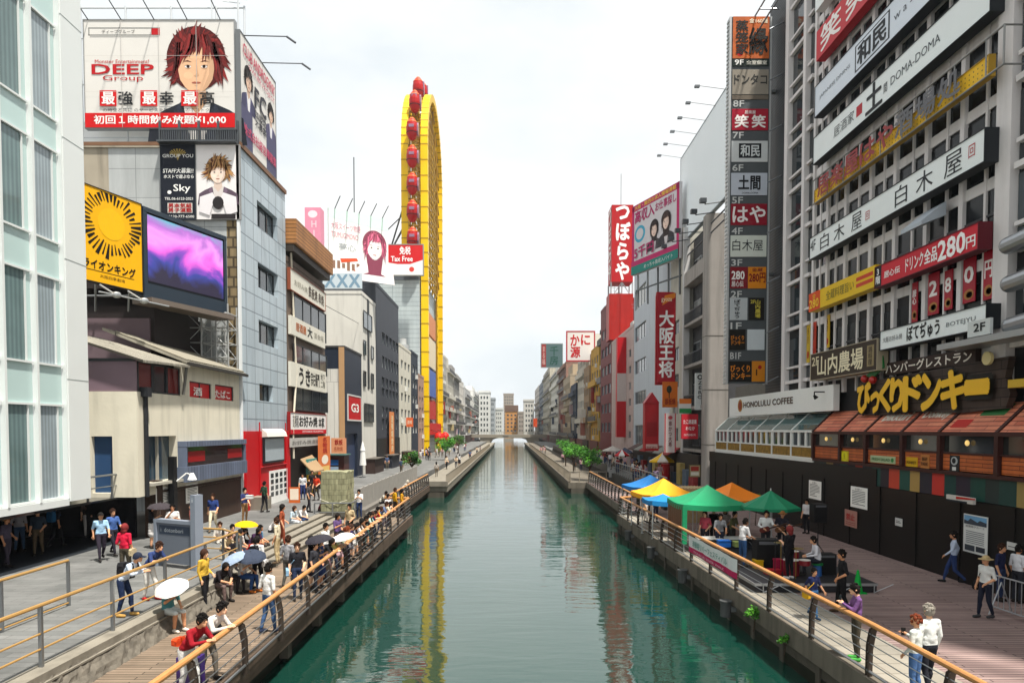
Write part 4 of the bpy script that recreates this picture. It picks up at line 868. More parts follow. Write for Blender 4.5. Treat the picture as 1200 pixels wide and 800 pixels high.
# ---------------------------------------------------------------- slate building
zt = atX(442, 335, X0).z; zt2 = atX(442, 362, X0).z
fr = FL(X0, 77.5, UP); hs = []
for yt, yb in ((388, 401), (416, 430)):
    q = qrect(fr, 447, 467, yt, yb); n_w = 5 if yt == 388 else 6
    for i in range(n_w):
        ww = (q[1] - q[0]) / n_w; hs.append((q[0] + ww * (i + .12), q[0] + ww * (i + .88), q[2], q[3]))
for yt, yb in ((441, 452), (454, 464), (476, 488), (490, 503)):
    q = qrect(fr, 447, 467, yt, yb)
    for i in range(5):
        ww = (q[1] - q[0]) / 5; hs.append((q[0] + ww * (i + .1), q[0] + ww * (i + .8), q[2], q[3]))
r0, fr = block('slate_building', 'dark slate grey building with rows of small white windows', 'L', X0, 77.5, 93.4, UP, zt, mat('slate_wall', '3c4048', .6, 0, .18, .8, streak=.3), hs, D=8, d=.25, mull=0)
q, w_, h_ = qframe(fr, 457, 462, 482, 535, .4)
sign('vertical_banner', 'tall narrow orange banner on the slate building front', q, w_, h_, 'd08048', [(vert('道頓堀焼肉'), .25, .75, .1, .92, 'f0d8b0', {'bold': .03})], .1, cat='banner')
m = MB(); m.box(0, 15.9, 0, 3.6, .03, .1, 0, fr); m.build('shopfront', cm('1c1e24', .4, .3), r0)
# ---------------------------------------------------------------- small fronts before the wheel
pal = ['cfcabc', '2a2e38', 'b8a8a0', '8c7468']
for i, (p0, p1, yt, c, lab) in enumerate(((468.5, 482, 405, 'cdc9ba', 'narrow cream building with small windows beside the slate building'), (482.5, 490, 413, '2c3440', 'narrow dark blue building with white window panels before the ferris wheel'), (490.5, 497, 440, 'a88878', 'narrow reddish banded building at the foot of the ferris wheel'))):
    ya, yb_ = 800 * 15.1 / (597 - p0), 800 * 15.1 / (597 - p1); zt = atX(p0, yt, X0).z
    hs = grid_holes(.6, yb_ - ya - .6, 3.5, zt - UP - 1.2, (3, 2, 2)[i], 5, .6, .5)
    block('narrow_building', lab, 'L', X0, ya + .05, yb_ - .05, UP, zt, mat('narrow_wall_%d' % i if False else 'wall_' + c, c, .7, 0, .15, 1, streak=.4), hs, D=7, mull=0, frame=cm('d8d8d4') if i == 1 else None, ac=2)
q, w_, h_ = qframe(FF(-15.4, 100, 0), 476, 484, 489, 500)
sign('orange_sign', 'small orange sign projecting from the narrow cream building', q, w_, h_, 'd06030', [('酒場', .15, .85, .3, .7, 'f0e0c8')], .2)
# ---------------------------------------------------------------- grey discount store with tax free sign and ferris wheel
GREY = brickmat('pale_louvre', 'b2bcbc', 'a9b3b4', '8a9698', 9, .8, .05, .5, off=0, axes='XZ', dirt=.12)
zt = atY(470, 322, 121.5).z
r0, fr = block('discount_store', 'big pale grey banded store block behind the yellow ferris wheel', 'L', -15.9, 121.5, 149, UP, zt, GREY, [], D=9.5, tank=False)
m = MB(); m.box(-25.5, -15.8, 121.3, 121.5, zt - .9, zt - .3); m.build('dark_band', cm('565c62'), r0)
for i, c in enumerate(('8a8c98', 'b8382c', 'c8c0b0', '50545c')):
    m = MB(); m.box(2, 24, 3 + 4.2 * i, 6.4 + 4.2 * i, .02, .2, 0, fr); m.build('front_band', cm(c, .5, .25), r0)
q, w_, h_ = qframe(FF(-25, 117.8, 0), 453, 495.5, 287, 322)
sign('tax_free_sign', 'red and white Tax Free sign on the grey store roof', q, w_, h_, 'e8e6e2', [('P', 0, 0, 0, 0, 'c8161c', {'pts': [(0, .42), (.3, .36), (.65, .36), (1, .5), (1, 1), (0, 1)]}), ('免税', .36, .66, .68, .94, 'f4f0ee', {'bold': .04, 'n': .03}), ('Tax Free', .12, .72, .45, .62, 'f4f0ee', {'bold': .03, 'n': .03}), ('O', .62, .76, .1, .27, 'd04038')], .4, '8a8a86', .15)
YEL = mat('wheel_yellow', 'eec40c', .4, 0, .12, .3); YD = cm('9a7414', .5, .3)
r0 = thing('ferris_wheel', 'tall yellow oval ferris wheel with red gondolas on the grey store', 'ferris wheel', (-16.9, 135.5, UP))
rad, yc = 13.5, 135.5; zc = atY(489, 120, yc).z - rad; xl, xr = -18.5, -15.05
def loop(x, r_, zlow=UP): return [V((x, yc - r_, zlow))] + [V((x, yc - r_, z)) for z in (20, 40)] + [V((x, yc - r_ * math.cos(t_), zc + r_ * math.sin(t_))) for t_ in [math.pi * i / 28 for i in range(29)]] + [V((x, yc + r_, z)) for z in (40, 20)] + [V((x, yc + r_, zlow))]
for x, ww in ((xl, .6), (xr, .62)):
    m = MB(); A, B = loop(x, rad), loop(x, rad - 1.3)
    for i in range(len(A) - 1):
        for xx in (0,): m.add([A[i] + V((-ww, 0, 0)), A[i] + V((ww, 0, 0)), A[i + 1] + V((ww, 0, 0)), A[i + 1] + V((-ww, 0, 0)), B[i] + V((-ww, 0, 0)), B[i] + V((ww, 0, 0)), B[i + 1] + V((ww, 0, 0)), B[i + 1] + V((-ww, 0, 0))], [(0, 3, 2, 1), (4, 5, 6, 7), (0, 4, 7, 3), (1, 2, 6, 5)])
    m.build('rail_loop', YEL, r0)
    m = MB()
    for i in range(len(A) - 1):
        n_k = max(1, int((A[i + 1] - A[i]).length / 2.4))
        for k in range(n_k):
            p = A[i] + (A[i + 1] - A[i]) * (k / n_k); q = B[i] + (B[i + 1] - B[i]) * (k / n_k); d_ = (A[i + 1] - A[i]).normalized() * .09; o_ = (p - q).normalized() * .03
            m.add([V((x + sx * (ww + .03), pt.y + e.y, pt.z + e.z)) for pt in (p + o_, q - o_) for sx in (-1, 1) for e in (-d_, d_)], [(0, 1, 3, 2), (4, 6, 7, 5), (0, 4, 5, 1), (2, 3, 7, 6)])
    m.build('joint_band', cm('a88410', .5, .3), r0)
m = MB()
pts = loop(0, rad - .6)[0:]
dense = []
for a, b_ in zip(pts, pts[1:]):
    k = max(1, int((b_ - a).length / 2.2))
    dense += [a + (b_ - a) * (i / k) for i in range(k)]
for i, p in enumerate(dense):
    m.cyl(V((xl, p.y, p.z)), V((xr, p.y, p.z)), .11, None, 5)
    if i + 1 < len(dense): n2 = dense[i + 1]; m.cyl(V((xl if i % 2 else xr, p.y, p.z)), V((xr if i % 2 else xl, n2.y, n2.z)), .08, None, 5)
m.build('cross_brace', YD, r0)
m = MB()
for k in range(14):
    z = 36 + k * 2.6; dy = rad - 2.2 if z < zc else max(0, (rad - 2.2) ** 2 - (z - zc) ** 2) ** .5
    if dy > 1:
        m.cyl((xr, yc - dy, z), (xr, yc - dy + 2.6, z + 1.4), .13, None, 5); m.cyl((xr, yc + dy, z), (xr, yc + dy - 2.8, z + 1.4), .13, None, 5); m.cyl((xr, yc + dy - 2.8, z + 1.4), (xr, yc + dy - 2.8, z - 1.4), .13, None, 5); m.cyl((xl, yc - dy + 2.6, z + 1.4), (xl, yc - dy + 2.6, z - 1.4), .13, None, 5)
m.build('inner_lattice', YD, r0)
for x in (xl + .3, xr - .3):
    for rr_, col_ in ((rad - 2.6, YEL), (rad - 4.4, YD)):
        m = MB(); A = loop(x, rr_)
        for a, b_ in zip(A, A[1:]): m.cyl(a, b_, .2, None, 6)
        m.build('inner_rail', col_, r0)
    m = MB(); A, B = dense, [p * 1 for p in dense]
    for i in range(len(dense) - 1):
        p, p2 = dense[i], dense[i + 1]; c_ = V((0, yc, min(max(p.z, 5), zc))); c2 = V((0, yc, min(max(p2.z, 5), zc))); q1 = p + (c_ - p).normalized() * 3.6; q2 = p2 + (c2 - p2).normalized() * 3.6
        m.cyl((x, p.y, p.z), (x, q2.y, q2.z), .13, None, 5); m.cyl((x, q1.y, q1.z), (x, p2.y, p2.z), .13, None, 5); m.cyl((x, p.y, p.z), (x, q1.y, q1.z), .1, None, 5)
    m.build('truss_web', YD, r0)
    m = MB(); k = 0; z = 34.0
    while z < zc + 7:
        dy = rad - 3.2 if z < zc else max(2, (rad ** 2 - (z - zc) ** 2) ** .5 - 3.2)
        m.cyl((x, yc - dy, z), (x, yc + dy, z + 2.4), .16, None, 5); m.cyl((x, yc + dy, z), (x, yc - dy, z + 2.4), .16, None, 5); m.cyl((x, yc - dy, z), (x, yc + dy, z), .2, None, 5); z += 2.4
    for y_ in (-6, -2, 2, 6): m.cyl((x, yc + y_, 33), (x, yc + y_, zc + 7), .17, None, 5)
    m.build('web_bracing', cm('b08a18', .5, .3), r0)
RED, PURP = mat('gondola_red', 'a81216', .4, 0, .2, .6), cm('8a6a80', .3)
def gondola(p, out_):
    m = MB(); fx = F(p, out_, (0, 0, 1), (1, 0, 0))
    oc = [(.0, -1.7), (.8, -2.1), (1.6, -1.85), (2.1, -.9), (2.1, .9), (1.6, 1.85), (.8, 2.1), (0, 1.7)]
    m.ball(fx.p(1.0, 0, 0), (1.05, 1.1, 1.95), 0, 14, 9); m.prism([(.3 + x * .6, y * .55) for x, y in oc], fx, .9, 1.15, 1); m.box(1.4, 2.1, .0, .5, -.45, .45, 1, fx)
    m.cyl(fx.p(1, -.75, 0), fx.p(1, -.62, 0), 1.04, 1.06, 14, 3)
    m.cyl(fx.p(1, 1.1, 0), fx.p(1, 1.98, 0), .95, .3, 14, 2)
    m.cyl(fx.p(-.6, -1, 0), fx.p(.3, -.6, 0), .12, None, 6); m.cyl(fx.p(-.6, 1, 0), fx.p(.3, .6, 0), .12, None, 6)
    return m.build('gondola', [RED, PURP, cm('d8602c', .4), cm('3a1214')], r0)
for k in range(6): gondola(V(((xl + xr) / 2 - .2, yc - rad - .1, zc + 2 - 4.7 * k)), V((0, -1, 0)))
for a in (32, 58, 82): t_ = R(a); gondola(V(((xl + xr) / 2, yc - (rad + .1) * math.cos(t_), zc + (rad + .1) * math.sin(t_))), V((0, -math.cos(t_), math.sin(t_))) if a < 60 else V((0, -1, 0)) * .0 + V((0, -math.cos(t_), math.sin(t_))))
m = MB(); m.cyl((-24, 128, zt), (-19, 123, zt + 12), .15); m.cyl((-24, 124, zt), (-19, 122.4, zt + 8), .12); m.cyl((-27, 122.6, zt + 3), (-18.6, 122.4, zt + 11), .1); m.cyl((-23, 122.5, zt + 1), (-18.6, 122.4, zt + 9), .12); m.build('guy_brace', cm('4a4e52', .5), r0)
for i, (c, z0_, z1_) in enumerate((('c8783c', 24, 28), ('d8c8a8', 18, 23.5), ('4a64a8', 12.5, 17.5), ('b8342c', 8.2, 11.5))):
    m = MB(); m.box(xr - .7, xr + .1, 125 + i, 139, z0_, z1_); m.build('sign_panel', cm(c, .5, .2), r0)
m = MB(); m.box(xr - 1, xr + .3, 123.5, 147.5, 5.2, 7.4); m.build('entrance_sign', cm('c02018', .5, .3), r0)
# ================================================================ RIGHT BANK BUILDINGS
XR = 16.0
fR = F((XR, 0, 0), (0, -1, 0))                     # u = -Y
YF, YN = 800 * XR / (918 - VX), 10.0
r0 = thing('izakaya_building', 'tall pale finned building hung with rows of pub signboards', 'building', (20, 28, UP))
FIN = mat('pale_fin', 'd8d3d1', .7, 0, .12, 1.2, streak=.3); DK = mat('dark_infill', '17181b', .5, 0, .3, 1)
ZT = 33.0
m = MB(); m.box(XR + .2, XR + 12, YN, YF, UP, ZT); m.build('wall', DK, r0)
m = MB(); m.box(XR + .1, XR + 12.1, YN, YF + .05, ZT, ZT + .5); m.build('parapet', FIN, r0)
# verticals between floors: main columns, wide fins and thin fins
ymain = 22.15
def yat(px, py=330): return atX(px, py, XR).y
cols = [(yat(1175), .34), (yat(920.5), .22), (yat(941), .16)]
m = MB(); y = ymain
for y_, hw in cols:
    m = MB(); m.box(XR - .1, XR + .2, y_ - hw, y_ + hw, 7.6, ZT); m.build('column', FIN, r0)
for i, px in enumerate((951, 958, 967, 976, 988, 1002, 1017, 1031, 1045, 1064, 1081, 1103, 1122, 1148)):
    hw = .115 if i % 2 == 0 else .055; y_ = yat(px)
    m = MB(); m.box(XR + .04 if i % 2 == 0 else XR + .1, XR + .2, y_ - hw, y_ + hw, 8, ZT); m.build('fin', FIN, r0)
for i in range(7):
    y_ = ymain - 1.95 * (i + 1); m = MB(); m.box(XR - .05, XR + .2, y_ - .16, y_ + .16, UP, ZT); m.build('column', FIN, r0)
floors = [8.9, 11.9, 14.5, 17.2, 19.7, 22.3, 24.9, 27.5, 30.1]
for z in floors:
    m = MB(); m.box(XR + .0, XR + .19, yat(948), YF, z - .09, z + .09); m.box(XR + .02, XR + .19, yat(948), YF, z + .75, z + .87); m.box(XR + .14, XR + .19, ymain + .35, yat(948), z - .27, z + .12); m.box(XR - .08, XR + .19, YN, ymain - .3, z - .1, z + .1); m.box(XR - .02, XR + .19, YN, ymain - .3, z + .72, z + .86); m.build('floor_band', FIN, r0)
# window panes behind the fins
edges = [yat(p) for p in (951, 967, 988, 1017, 1045, 1081, 1122)] + [ymain + .3]
for z in floors:
    for a, b_ in zip(edges, edges[1:]):
        m = MB(); m.rect(fR, -a + .05, -b_ - .05, z + .14, z + 2.32, -.18); m.box(-a, -b_, z + 1.45, z + 1.52, -.17, -.13, 1, fR); m.build('window', [random.choice([glassmat('pane_black', (.006, .008, .01), .2, spec=.2)] * 5 + [glassmat('pane_dark', (.02, .027, .032))]), WD], r0)
    for i in range(6):
        a = ymain - 1.95 * i
        m = MB(); m.rect(fR, -a + .2, -a + 1.75, z + .95, z + 2.4, -.16); m.rect(fR, -a + .2, -a + 1.75, z + .15, z + .7, -.16); m.box(-a + .95, -a + 1.0, z + .95, z + 2.4, -.16, -.12, 1, fR); m.build('window', [random.choice([glassmat('pane_dark', (.02, .027, .032)), glassmat('pane_grey', (.06, .075, .085)), glassmat('pane_green', (.04, .09, .08))]), WD], r0)
    for a, b_ in ((YF - .3, yat(941) + .2), (yat(941) - .2, yat(951) + .1)):
        m = MB(); m.rect(fR, -a, -b_, z + .95, z + 2.45, -.17); m.rect(fR, -a, -b_, z + .12, z + .7, -.17); m.build('window', [glassmat('pane_dark', (.02, .027, .032))], r0)
# dark louvred end
LOUV = brickmat('dark_louvre', '3a3e42', '34383c', '1c1e20', 8, .18, .03, .5, off=0, axes='YZ', dirt=.2)
m = MB(); m.box(XR + .3, XR + 9, YF + .05, 43.6, 7.6, 32.5); m.box(XR + .1, XR + .3, YF + .06, YF + .3, 7.6, 32.2); m.build('louvre_wing', LOUV, r0)
m = MB()
for k in range(8): m.cyl((XR - .5, 41.5, 9 + 3 * k), (XR + .3, 41.5, 9.4 + 3 * k), .04)
for k in range(3): m.cyl((XR - 1.0, YF - 1 + 3 * k, 31.4), (XR + .2, YF - 1 + 3 * k, 31.4), .05)
m.cyl((XR - 1, 39, 31.4), (XR - 1, 46, 31.4), .05); m.cyl((XR - 1, 39, 30.2), (XR - 1, 46, 30.2), .05); m.build('roof_bracket', cm('8a8e92', .4, metal=.6), r0)
# --- signboards on the facade (set half a metre out)
fS = fR.sub(0, 0, .55)
PW = mat('sign_white', 'e4e9e8', .5, 0, .05, 1)
def rs(name, label, px0, px1, yt, yb, face, texts, d=.45, frame=None, fr=None, **k):
    q, w_, h_ = qframe(fr or fS, px0, px1, yt, yb); return sign(name, label, q, w_, h_, face, texts, d, frame, .03, **k)
SH = .34                                         # brush lettering drawn upright on the facade
rs('pub_sign', 'white pub signboard reading Shirokiya twice above the red and yellow drinks sign', 949.5, 1154, 280, 304, PW, [('4F', .005, .05, .35, .85, '20242a'), ('白', .09, .16, .15, .85, '23272c', {'bold': .0}), ('木', .2, .28, .15, .85, '23272c'), ('屋', .33, .40, .15, .85, '23272c'), ('回', .425, .45, .3, .65, 'b03038'),
    ('白', .60, .665, .13, .87, '23272c'), ('木', .71, .79, .13, .87, '23272c'), ('屋', .84, .915, .13, .87, '23272c'), ('回', .94, .965, .35, .75, 'b03038')], frame='24282c')
rs('pub_sign', 'long white signboard lettered DOMA-DOMA with a black brush character', 953.7, 1161, 163, 192.5, PW, [('居酒家', .17, .32, .3, .7, '565c60', {'bold': .0}), ('#', .335, .375, .32, .68, 'b02430'), ('土', .4, .5, .1, .95, '1e2226', {'bold': .05}), ('間', .51, .53, .3, .6, '2a2e32'), ('DOMA-DOMA', .55, .80, .36, .62, '4a5054', {'bold': -.005})], frame='24282c')
rs('pub_sign', 'pale blue white signboard with boxed black characters and small latin letters', 955.5, 1163, 103, 137.5, mat('sign_bluewhite', 'd6dde6', .5, 0, .05, 1), [('JAPANESE DINING', .04, .28, .42, .56, '5a6068'), ('#', .315, .535, .1, .88, '20242a'), ('#', .323, .527, .14, .84, 'd6dde6', {'n': .01}), ('和民', .335, .515, .2, .79, '20242a', {'bold': .055, 'n': .02}), ('w a - t a m i', .56, .80, .4, .6, '5a6068')], frame='2a2e34')
rs('pub_sign', 'red pub signboard with big white brush characters near the roof', 957, 1166, 38, 72, mat('sign_red', 'c02c36', .5, 0, .08, 1), [('笑', .04, .2, .12, .9, 'f0e8e4', {'bold': .03}), ('笑', .24, .4, .12, .9, 'f0e8e4', {'bold': .03}), ('わらわら', .5, .8, .3, .7, 'f0e8e4', {'bold': .03})])
rs('pub_sign', 'plain pale signboard topmost on the finned building', 956, 1166, -30, 14, PW, [('魚民', .04, .3, .15, .85, '30343a', {'bold': .03})])
# yellow punched sign with letters on a frame
def hayaya(root, fr):
    m = MB(); w_ = W_; h_ = H_
    for i in range(60):
        for j in range(3): m.poly([(w_ * (i + .5) / 60 + .03 * math.cos(k), h_ * (.25 + .25 * j) + .03 * math.sin(k)) for k in range(6)], 0, fr, .004)
    m.build('bulb_print', cm('6a4a10', .4), root)
    for i, s_ in enumerate('居楽屋はや酒場処'):
        m = MB(); put_text(m, fr, s_, w_ * (.06 + .108 * i), w_ * (.155 + .108 * i), h_ * .1, h_ * 1.45, .2, 0, .05)
        m.build('lettering', cm('8a1418' if i in (0, 1, 2, 3, 4) else '5c5c60', .4), root)
    m = MB()
    for z in (h_ + .5, -.05): m.cyl(fr.p(0, z, .1), fr.p(w_ + .8, z, .1), .035)
    for i in range(9): m.cyl(fr.p(w_ * i / 8, -.05, .1), fr.p(w_ * i / 8, h_ + .5, .1), .025)
    m.cyl(fr.p(w_ + .8, -.05, .1), fr.p(w_ + .8, h_ + .5, .1), .03); m.cyl(fr.p(w_ + .8, h_ + .5, .1), fr.p(w_ + .8, h_ + .5, -.6), .03); m.cyl(fr.p(w_ + .8, -.05, .1), fr.p(w_ + .8, -.05, -.6), .03); m.build('rail_frame', cm('8a8a88', .4, metal=.5), root)
q, W_, H_ = qframe(fS, 955, 1159, 224, 239)
sign('letter_sign', 'yellow bulb dotted sign with red and grey cut out characters on a frame', q, W_, H_, mat('bulb_yellow', 'eab818', .5, 0, .3, 4), [], .2, 'a8842c', .03, 'sign', hayaya)
# 3F drinks sign in three colours
rs('drinks_sign', 'red drinks signboard reading 280 yen beside a yellow section', 1026, 1146.5, 314, 337.5, mat('sign_red2', 'c4142a', .5, 0, .08, 1), [('#', 0, .075, 0, 1, '1e1820'), ('3\n階', .012, .065, .15, .88, 'f2f0ee', {'bold': .03, 'n': .02}), ('居心伝', .11, .29, .3, .62, 'f2ecea', {'bold': .03}), ('ドリンク', .35, .53, .2, .8, 'f4f0ee', {'bold': .03}), ('全品', .54, .66, .2, .82, 'f4f0ee', {'bold': .04}), ('280', .67, .90, .1, .9, 'f4f0ee', {'bold': .05}), ('円', .91, .98, .15, .6, 'f4f0ee', {'bold': .03})], frame='5a1420')
rs('drinks_sign', 'bright yellow signboard with an orange 280 end section', 948, 1026, 345, 366, mat('sign_yellow', 'dcb40c', .5, 0, .08, 1), [('#', 0, .2, 0, 1, 'd04818'), ('280', .02, .18, .15, .6, 'f2c430', {'bold': .03, 'n': .02}), ('金', .07, .13, .65, .9, 'f2c430', {'n': .02}), ('全蔵料理旨い', .3, .72, .25, .75, '5c5a20', {'bold': .0}), ('#', .75, .97, .58, .76, 'c03c20'), ('#', .75, .97, .28, .46, 'c03c20')])
rs('restaurant_sign', 'dark brown signboard with cream brush characters below the yellow sign', 950.7, 1028, 416, 445.5, mat('sign_brown', '31261c', .5, 0, .1, 1), [('2F', .02, .14, .55, .88, 'd8ccaa', {'bold': .02}), ('山内農場', .12, .82, .12, .85, 'e2d8b8', {'bold': .03}), ('#', .87, .96, .15, .85, '8a7a58'), (vert('鶏料理'), .89, .94, .2, .8, '201810', {'n': .02})], frame='a89c84')
rs('okonomiyaki_sign', 'white signboard with flowing black kana above the donkey restaurant', 1032, 1156, 389, 410, PW, [('大阪お好み焼', .03, .25, .35, .65, '4a4e52'), ('ぼてぢゅう', .3, .62, .15, .92, '16181a', {'bold': .04}), ('BOTEJYU', .68, .92, .35, .62, '5c6266')], frame='22262a')
rs('floor_sign', 'small angled white 2F sign beside the flowing kana signboard', 1134, 1160, 378, 396, 'c6cac8', [('2F', .3, .8, .3, .8, '1c1e20', {'bold': .03})], fr=fR.sub(0, 0, .9), d=.1)
# food posters in the windows under the drinks sign
for i, (p0, p1, yt, yb, tx) in enumerate(((1069, 1075, 332, 378, '居心'), (1088, 1100, 322, 370, '2'), (1107, 1116, 318, 364, '8'), (1129, 1143, 305, 356, '0'), (1153, 1165, 296, 352, '円'))):
    q, w_, h_ = qframe(fR.sub(0, 0, -.08), p0, p1, yt, yb)
    sign('window_poster', 'red food poster in a window between fins, reading ' + ('kana characters', 'two', 'eight', 'zero', 'yen')[i], q, w_, h_, mat('poster_red', 'a4142a', .4, 0, .15, 2), [(vert(tx) if i == 0 else tx, .15, .85, .45, .8, 'f0e8e6', {'bold': .04}), ('O', .1, .9, .06, .3, 'a8703c'), ('O', .3, .8, .1, .24, 'd0b070')], .03, cat='poster')
for i, (p0, p1, yt, yb, c) in enumerate(((945.5, 949, 380, 425, 'c0a020'), (952, 956, 378, 420, 'b03018'), (967, 972, 370, 408, 'c8a018'))):
    q, w_, h_ = qframe(fR.sub(0, 0, -.08), p0, p1, yt, yb)
    sign('window_poster', 'slim ' + ('yellow poster nearest the louvred end', 'orange red poster between two fins', 'yellow poster with a red foot between fins')[i] + ' of the finned building', q, w_, h_, c, [('O', .2, .8, .1, .3, 'a02010'), (vert('焼酎'), .3, .7, .5, .9, '601808')], .03, cat='poster')
q = fR.sub(-yat(1085), 14.0, .1); m = MB(); m.prism([(0, 0), (.9, -.35), (.9, -.2), (0, .5)], F(q.p(0, 0), q.n, (0, 0, 1), q.u), 0, 1.3); o_ = m.build('window_awning', cm('a8b0b8', .5)); tag(o_, 'small pale awning box under the white Shirokiya signboard', 'awning')
# big steel ducts at the right
for i, z in enumerate((11.9, 10.7, 9.4)):
    m = MB(); m.cyl((XR - .5, 21.4 - .1 * i, z), (XR - .6, 15, z + .35), .27, None, 14); m.ball((XR - .5, 21.4 - .1 * i, z), .27, 0, 12, 8); m.cyl((XR - .5, 21.0, z), (XR + .4, 21.0, z), .2)
    tag(m.build('steel_duct', cm('9a9ea2', .3, metal=.8), smooth=False), ('topmost', 'middle', 'lowest')[i] + ' of three round grey ducts on the finned building', 'duct')
# ---------------------------------------------------------------- sign tower projecting from the corner
YT = 42.4; ft = FF(0, YT, 0)
q, w_, h_ = qframe(ft, 857.5, 900, 20, 449)
r0 = thing('sign_tower', 'tall projecting tower of stacked pub signs, 9F to B1F', 'sign tower', q.p(w_ / 2, 0))
m = MB(); m.box(0, w_, 0, h_, -.5, 0, 0, q); m.build('cabinet', cm('4e5356', .45, .15), r0)
m = MB(); m.box(-.12, -.0, -.05, h_, -.52, .03, 0, q); m.box(w_, w_ + .1, -.05, h_, -.52, .03, 0, q)
for i in range(90): m.box(-.18, -.121, h_ * i / 90, h_ * i / 90 + .09, -.4, -.1, 0, q)
m.build('edge_strip', cm('b4b6b6', .4, metal=.3), r0)
def tp(yt, yb, face, texts, x0=.03, x1=.97):
    b0, b1 = onF(q, 880, yb)[1], onF(q, 880, yt)[1]; f_ = q.sub(w_ * x0, b0, .012); ww, hh = w_ * (x1 - x0), b1 - b0
    b = MB(); b.box(0, ww, 0, hh, -.01, .03, 0, f_); p_ = b.build('sign_panel', cm(face, .4, .1) if isinstance(face, str) else face, r0)
    cols = {}
    for t_ in texts: cols.setdefault(t_[5], []).append(t_)
    for c, ts in cols.items():
        m = MB()
        for t_ in ts:
            o = t_[6] if len(t_) > 6 else {}
            if t_[0] == '#': m.rect(f_, t_[1] * ww, t_[2] * ww, t_[3] * hh, t_[4] * hh, .036)
            elif t_[0] == 'O': m.poly([((t_[1] + t_[2]) / 2 * ww + (t_[2] - t_[1]) / 2 * ww * math.cos(k * .4), (t_[3] + t_[4]) / 2 * hh + (t_[4] - t_[3]) / 2 * hh * math.sin(k * .4)) for k in range(16)], 0, f_, .036)
            else: put_text(m, f_, t_[0], t_[1] * ww, t_[2] * ww, t_[3] * hh, t_[4] * hh, o.get('n', .045), 0, o.get('bold', .02), line=o.get('line', 1))
        m.build('lettering' if any(t_[0] not in '#O' for t_ in ts) else 'print', cm(c), p_)
def fl_(yt, yb, s_):
    m = MB(); b0, b1 = onF(q, 880, yb)[1], onF(q, 880, yt)[1]; put_text(m, q, s_, w_ * .06, w_ * .34, b0, b1, .02, 0, .02); m.build('lettering', cm('c4c6c4'), r0)
fire = mat('fire_print', (.55, .12, .02), .5, 0, .9, .9)
tp(20, 69, fire, [(vert('蒸笼家'), .08, .42, .1, .9, '14100c', {'bold': .05}), ('金160種', .45, .95, .84, .95, 'f0e4c8', {'bold': .03}), ('縁', .45, .95, .1, .72, '14100c', {'bold': .05}), ('O', .1, .3, .05, .3, 'c01818')])
tp(69.5, 78, '1c2824', [('9F', .06, .3, .15, .85, 'e8e8e4', {'bold': .03}), ('全室個室', .38, .94, .2, .75, 'e0dcd0', {'bold': .03})])
tp(82, 111, '8c8478', [('ドンタコ', .05, .95, .4, .8, '2a2a28', {'bold': .03})]); tp(112, 117, '6a6054', [])
tp(128, 153, 'a41830', [('笑', .08, .45, .12, .7, 'f0e8e4', {'bold': .04}), ('笑', .55, .92, .12, .7, 'f0e8e4', {'bold': .04}), ('居楽屋', .35, .65, .76, .92, 'e8dcd8')])
tp(165.5, 190, 'c9cccc', [('#', .2, .82, .18, .88, '1c2024'), ('和民', .25, .77, .26, .8, 'd0d4d4', {'bold': .04, 'n': .05})])
tp(203, 229, 'bcc2cc', [('土間', .2, .8, .25, .88, '16181c', {'bold': .05}), ('DOMA-DOMA', .3, .75, .06, .14, '4a4e54')])
tp(239, 264, '8c1428', [('はや', .05, .95, .12, .88, 'ece4e2', {'bold': .03})])
tp(276, 301, 'cfd4ca', [('白木屋', .05, .9, .28, .8, '202428', {'bold': .01})])
tp(313, 338, '7c1420', [('280', .08, .8, .42, .8, 'f0ece8', {'bold': .04}), ('居心伝', .08, .75, .08, .34, 'f0ece8', {'bold': .02})], .03, .49); tp(313, 338, 'd88414', [('280円', .05, .95, .28, .72, '7a1410', {'bold': .04}), ('金蔵', .2, .8, .78, .95, '7a1410')], .5, .97)
tp(349, 375, 'b8bec0', [(vert('ぼてぢゅう'), .25, .6, .08, .92, '181a1c', {'bold': .03})], .03, .49); tp(349, 375, '1c1a16', [(vert('山内農場'), .4, .75, .1, .9, 'd0c048', {'bold': .03}), ('2F', .1, .4, .75, .9, 'd0c048')], .53, .93)
tp(386, 410, '16140f', [('びっくり\nドンキー', .08, .92, .25, .7, 'd07c18', {'bold': .04})], .03, .45); tp(386, 410, 'c8d0d4', [], .5, .95)
tp(423, 447, '14120e', [('びっくり\nドンキー', .06, .94, .12, .8, 'd8821c', {'bold': .05})], .03, .62); tp(423, 447, 'cc801c', [('O', .45, .75, .6, .8, 'a01c14'), ('#', .3, .4, .3, .6, '3a2010')], .63, .97)
for yt, s_ in ((118, '8F'), (155, '7F'), (193, '6F'), (231, '5F'), (267, '4F'), (304, '3F'), (341, '2F'), (378, '1F'), (413, 'B1F')): fl_(yt, yt + 7.5, s_)
m = MB(); m.box(w_ * .55, w_ + 1.0, h_ * .3, h_ * .3 + .15, -.4, -.1, 0, q); m.box(w_ * .55, w_ + 1.0, h_ * .8, h_ * .8 + .15, -.4, -.1, 0, q); m.build('bracket', cm('5a5e60'), r0)
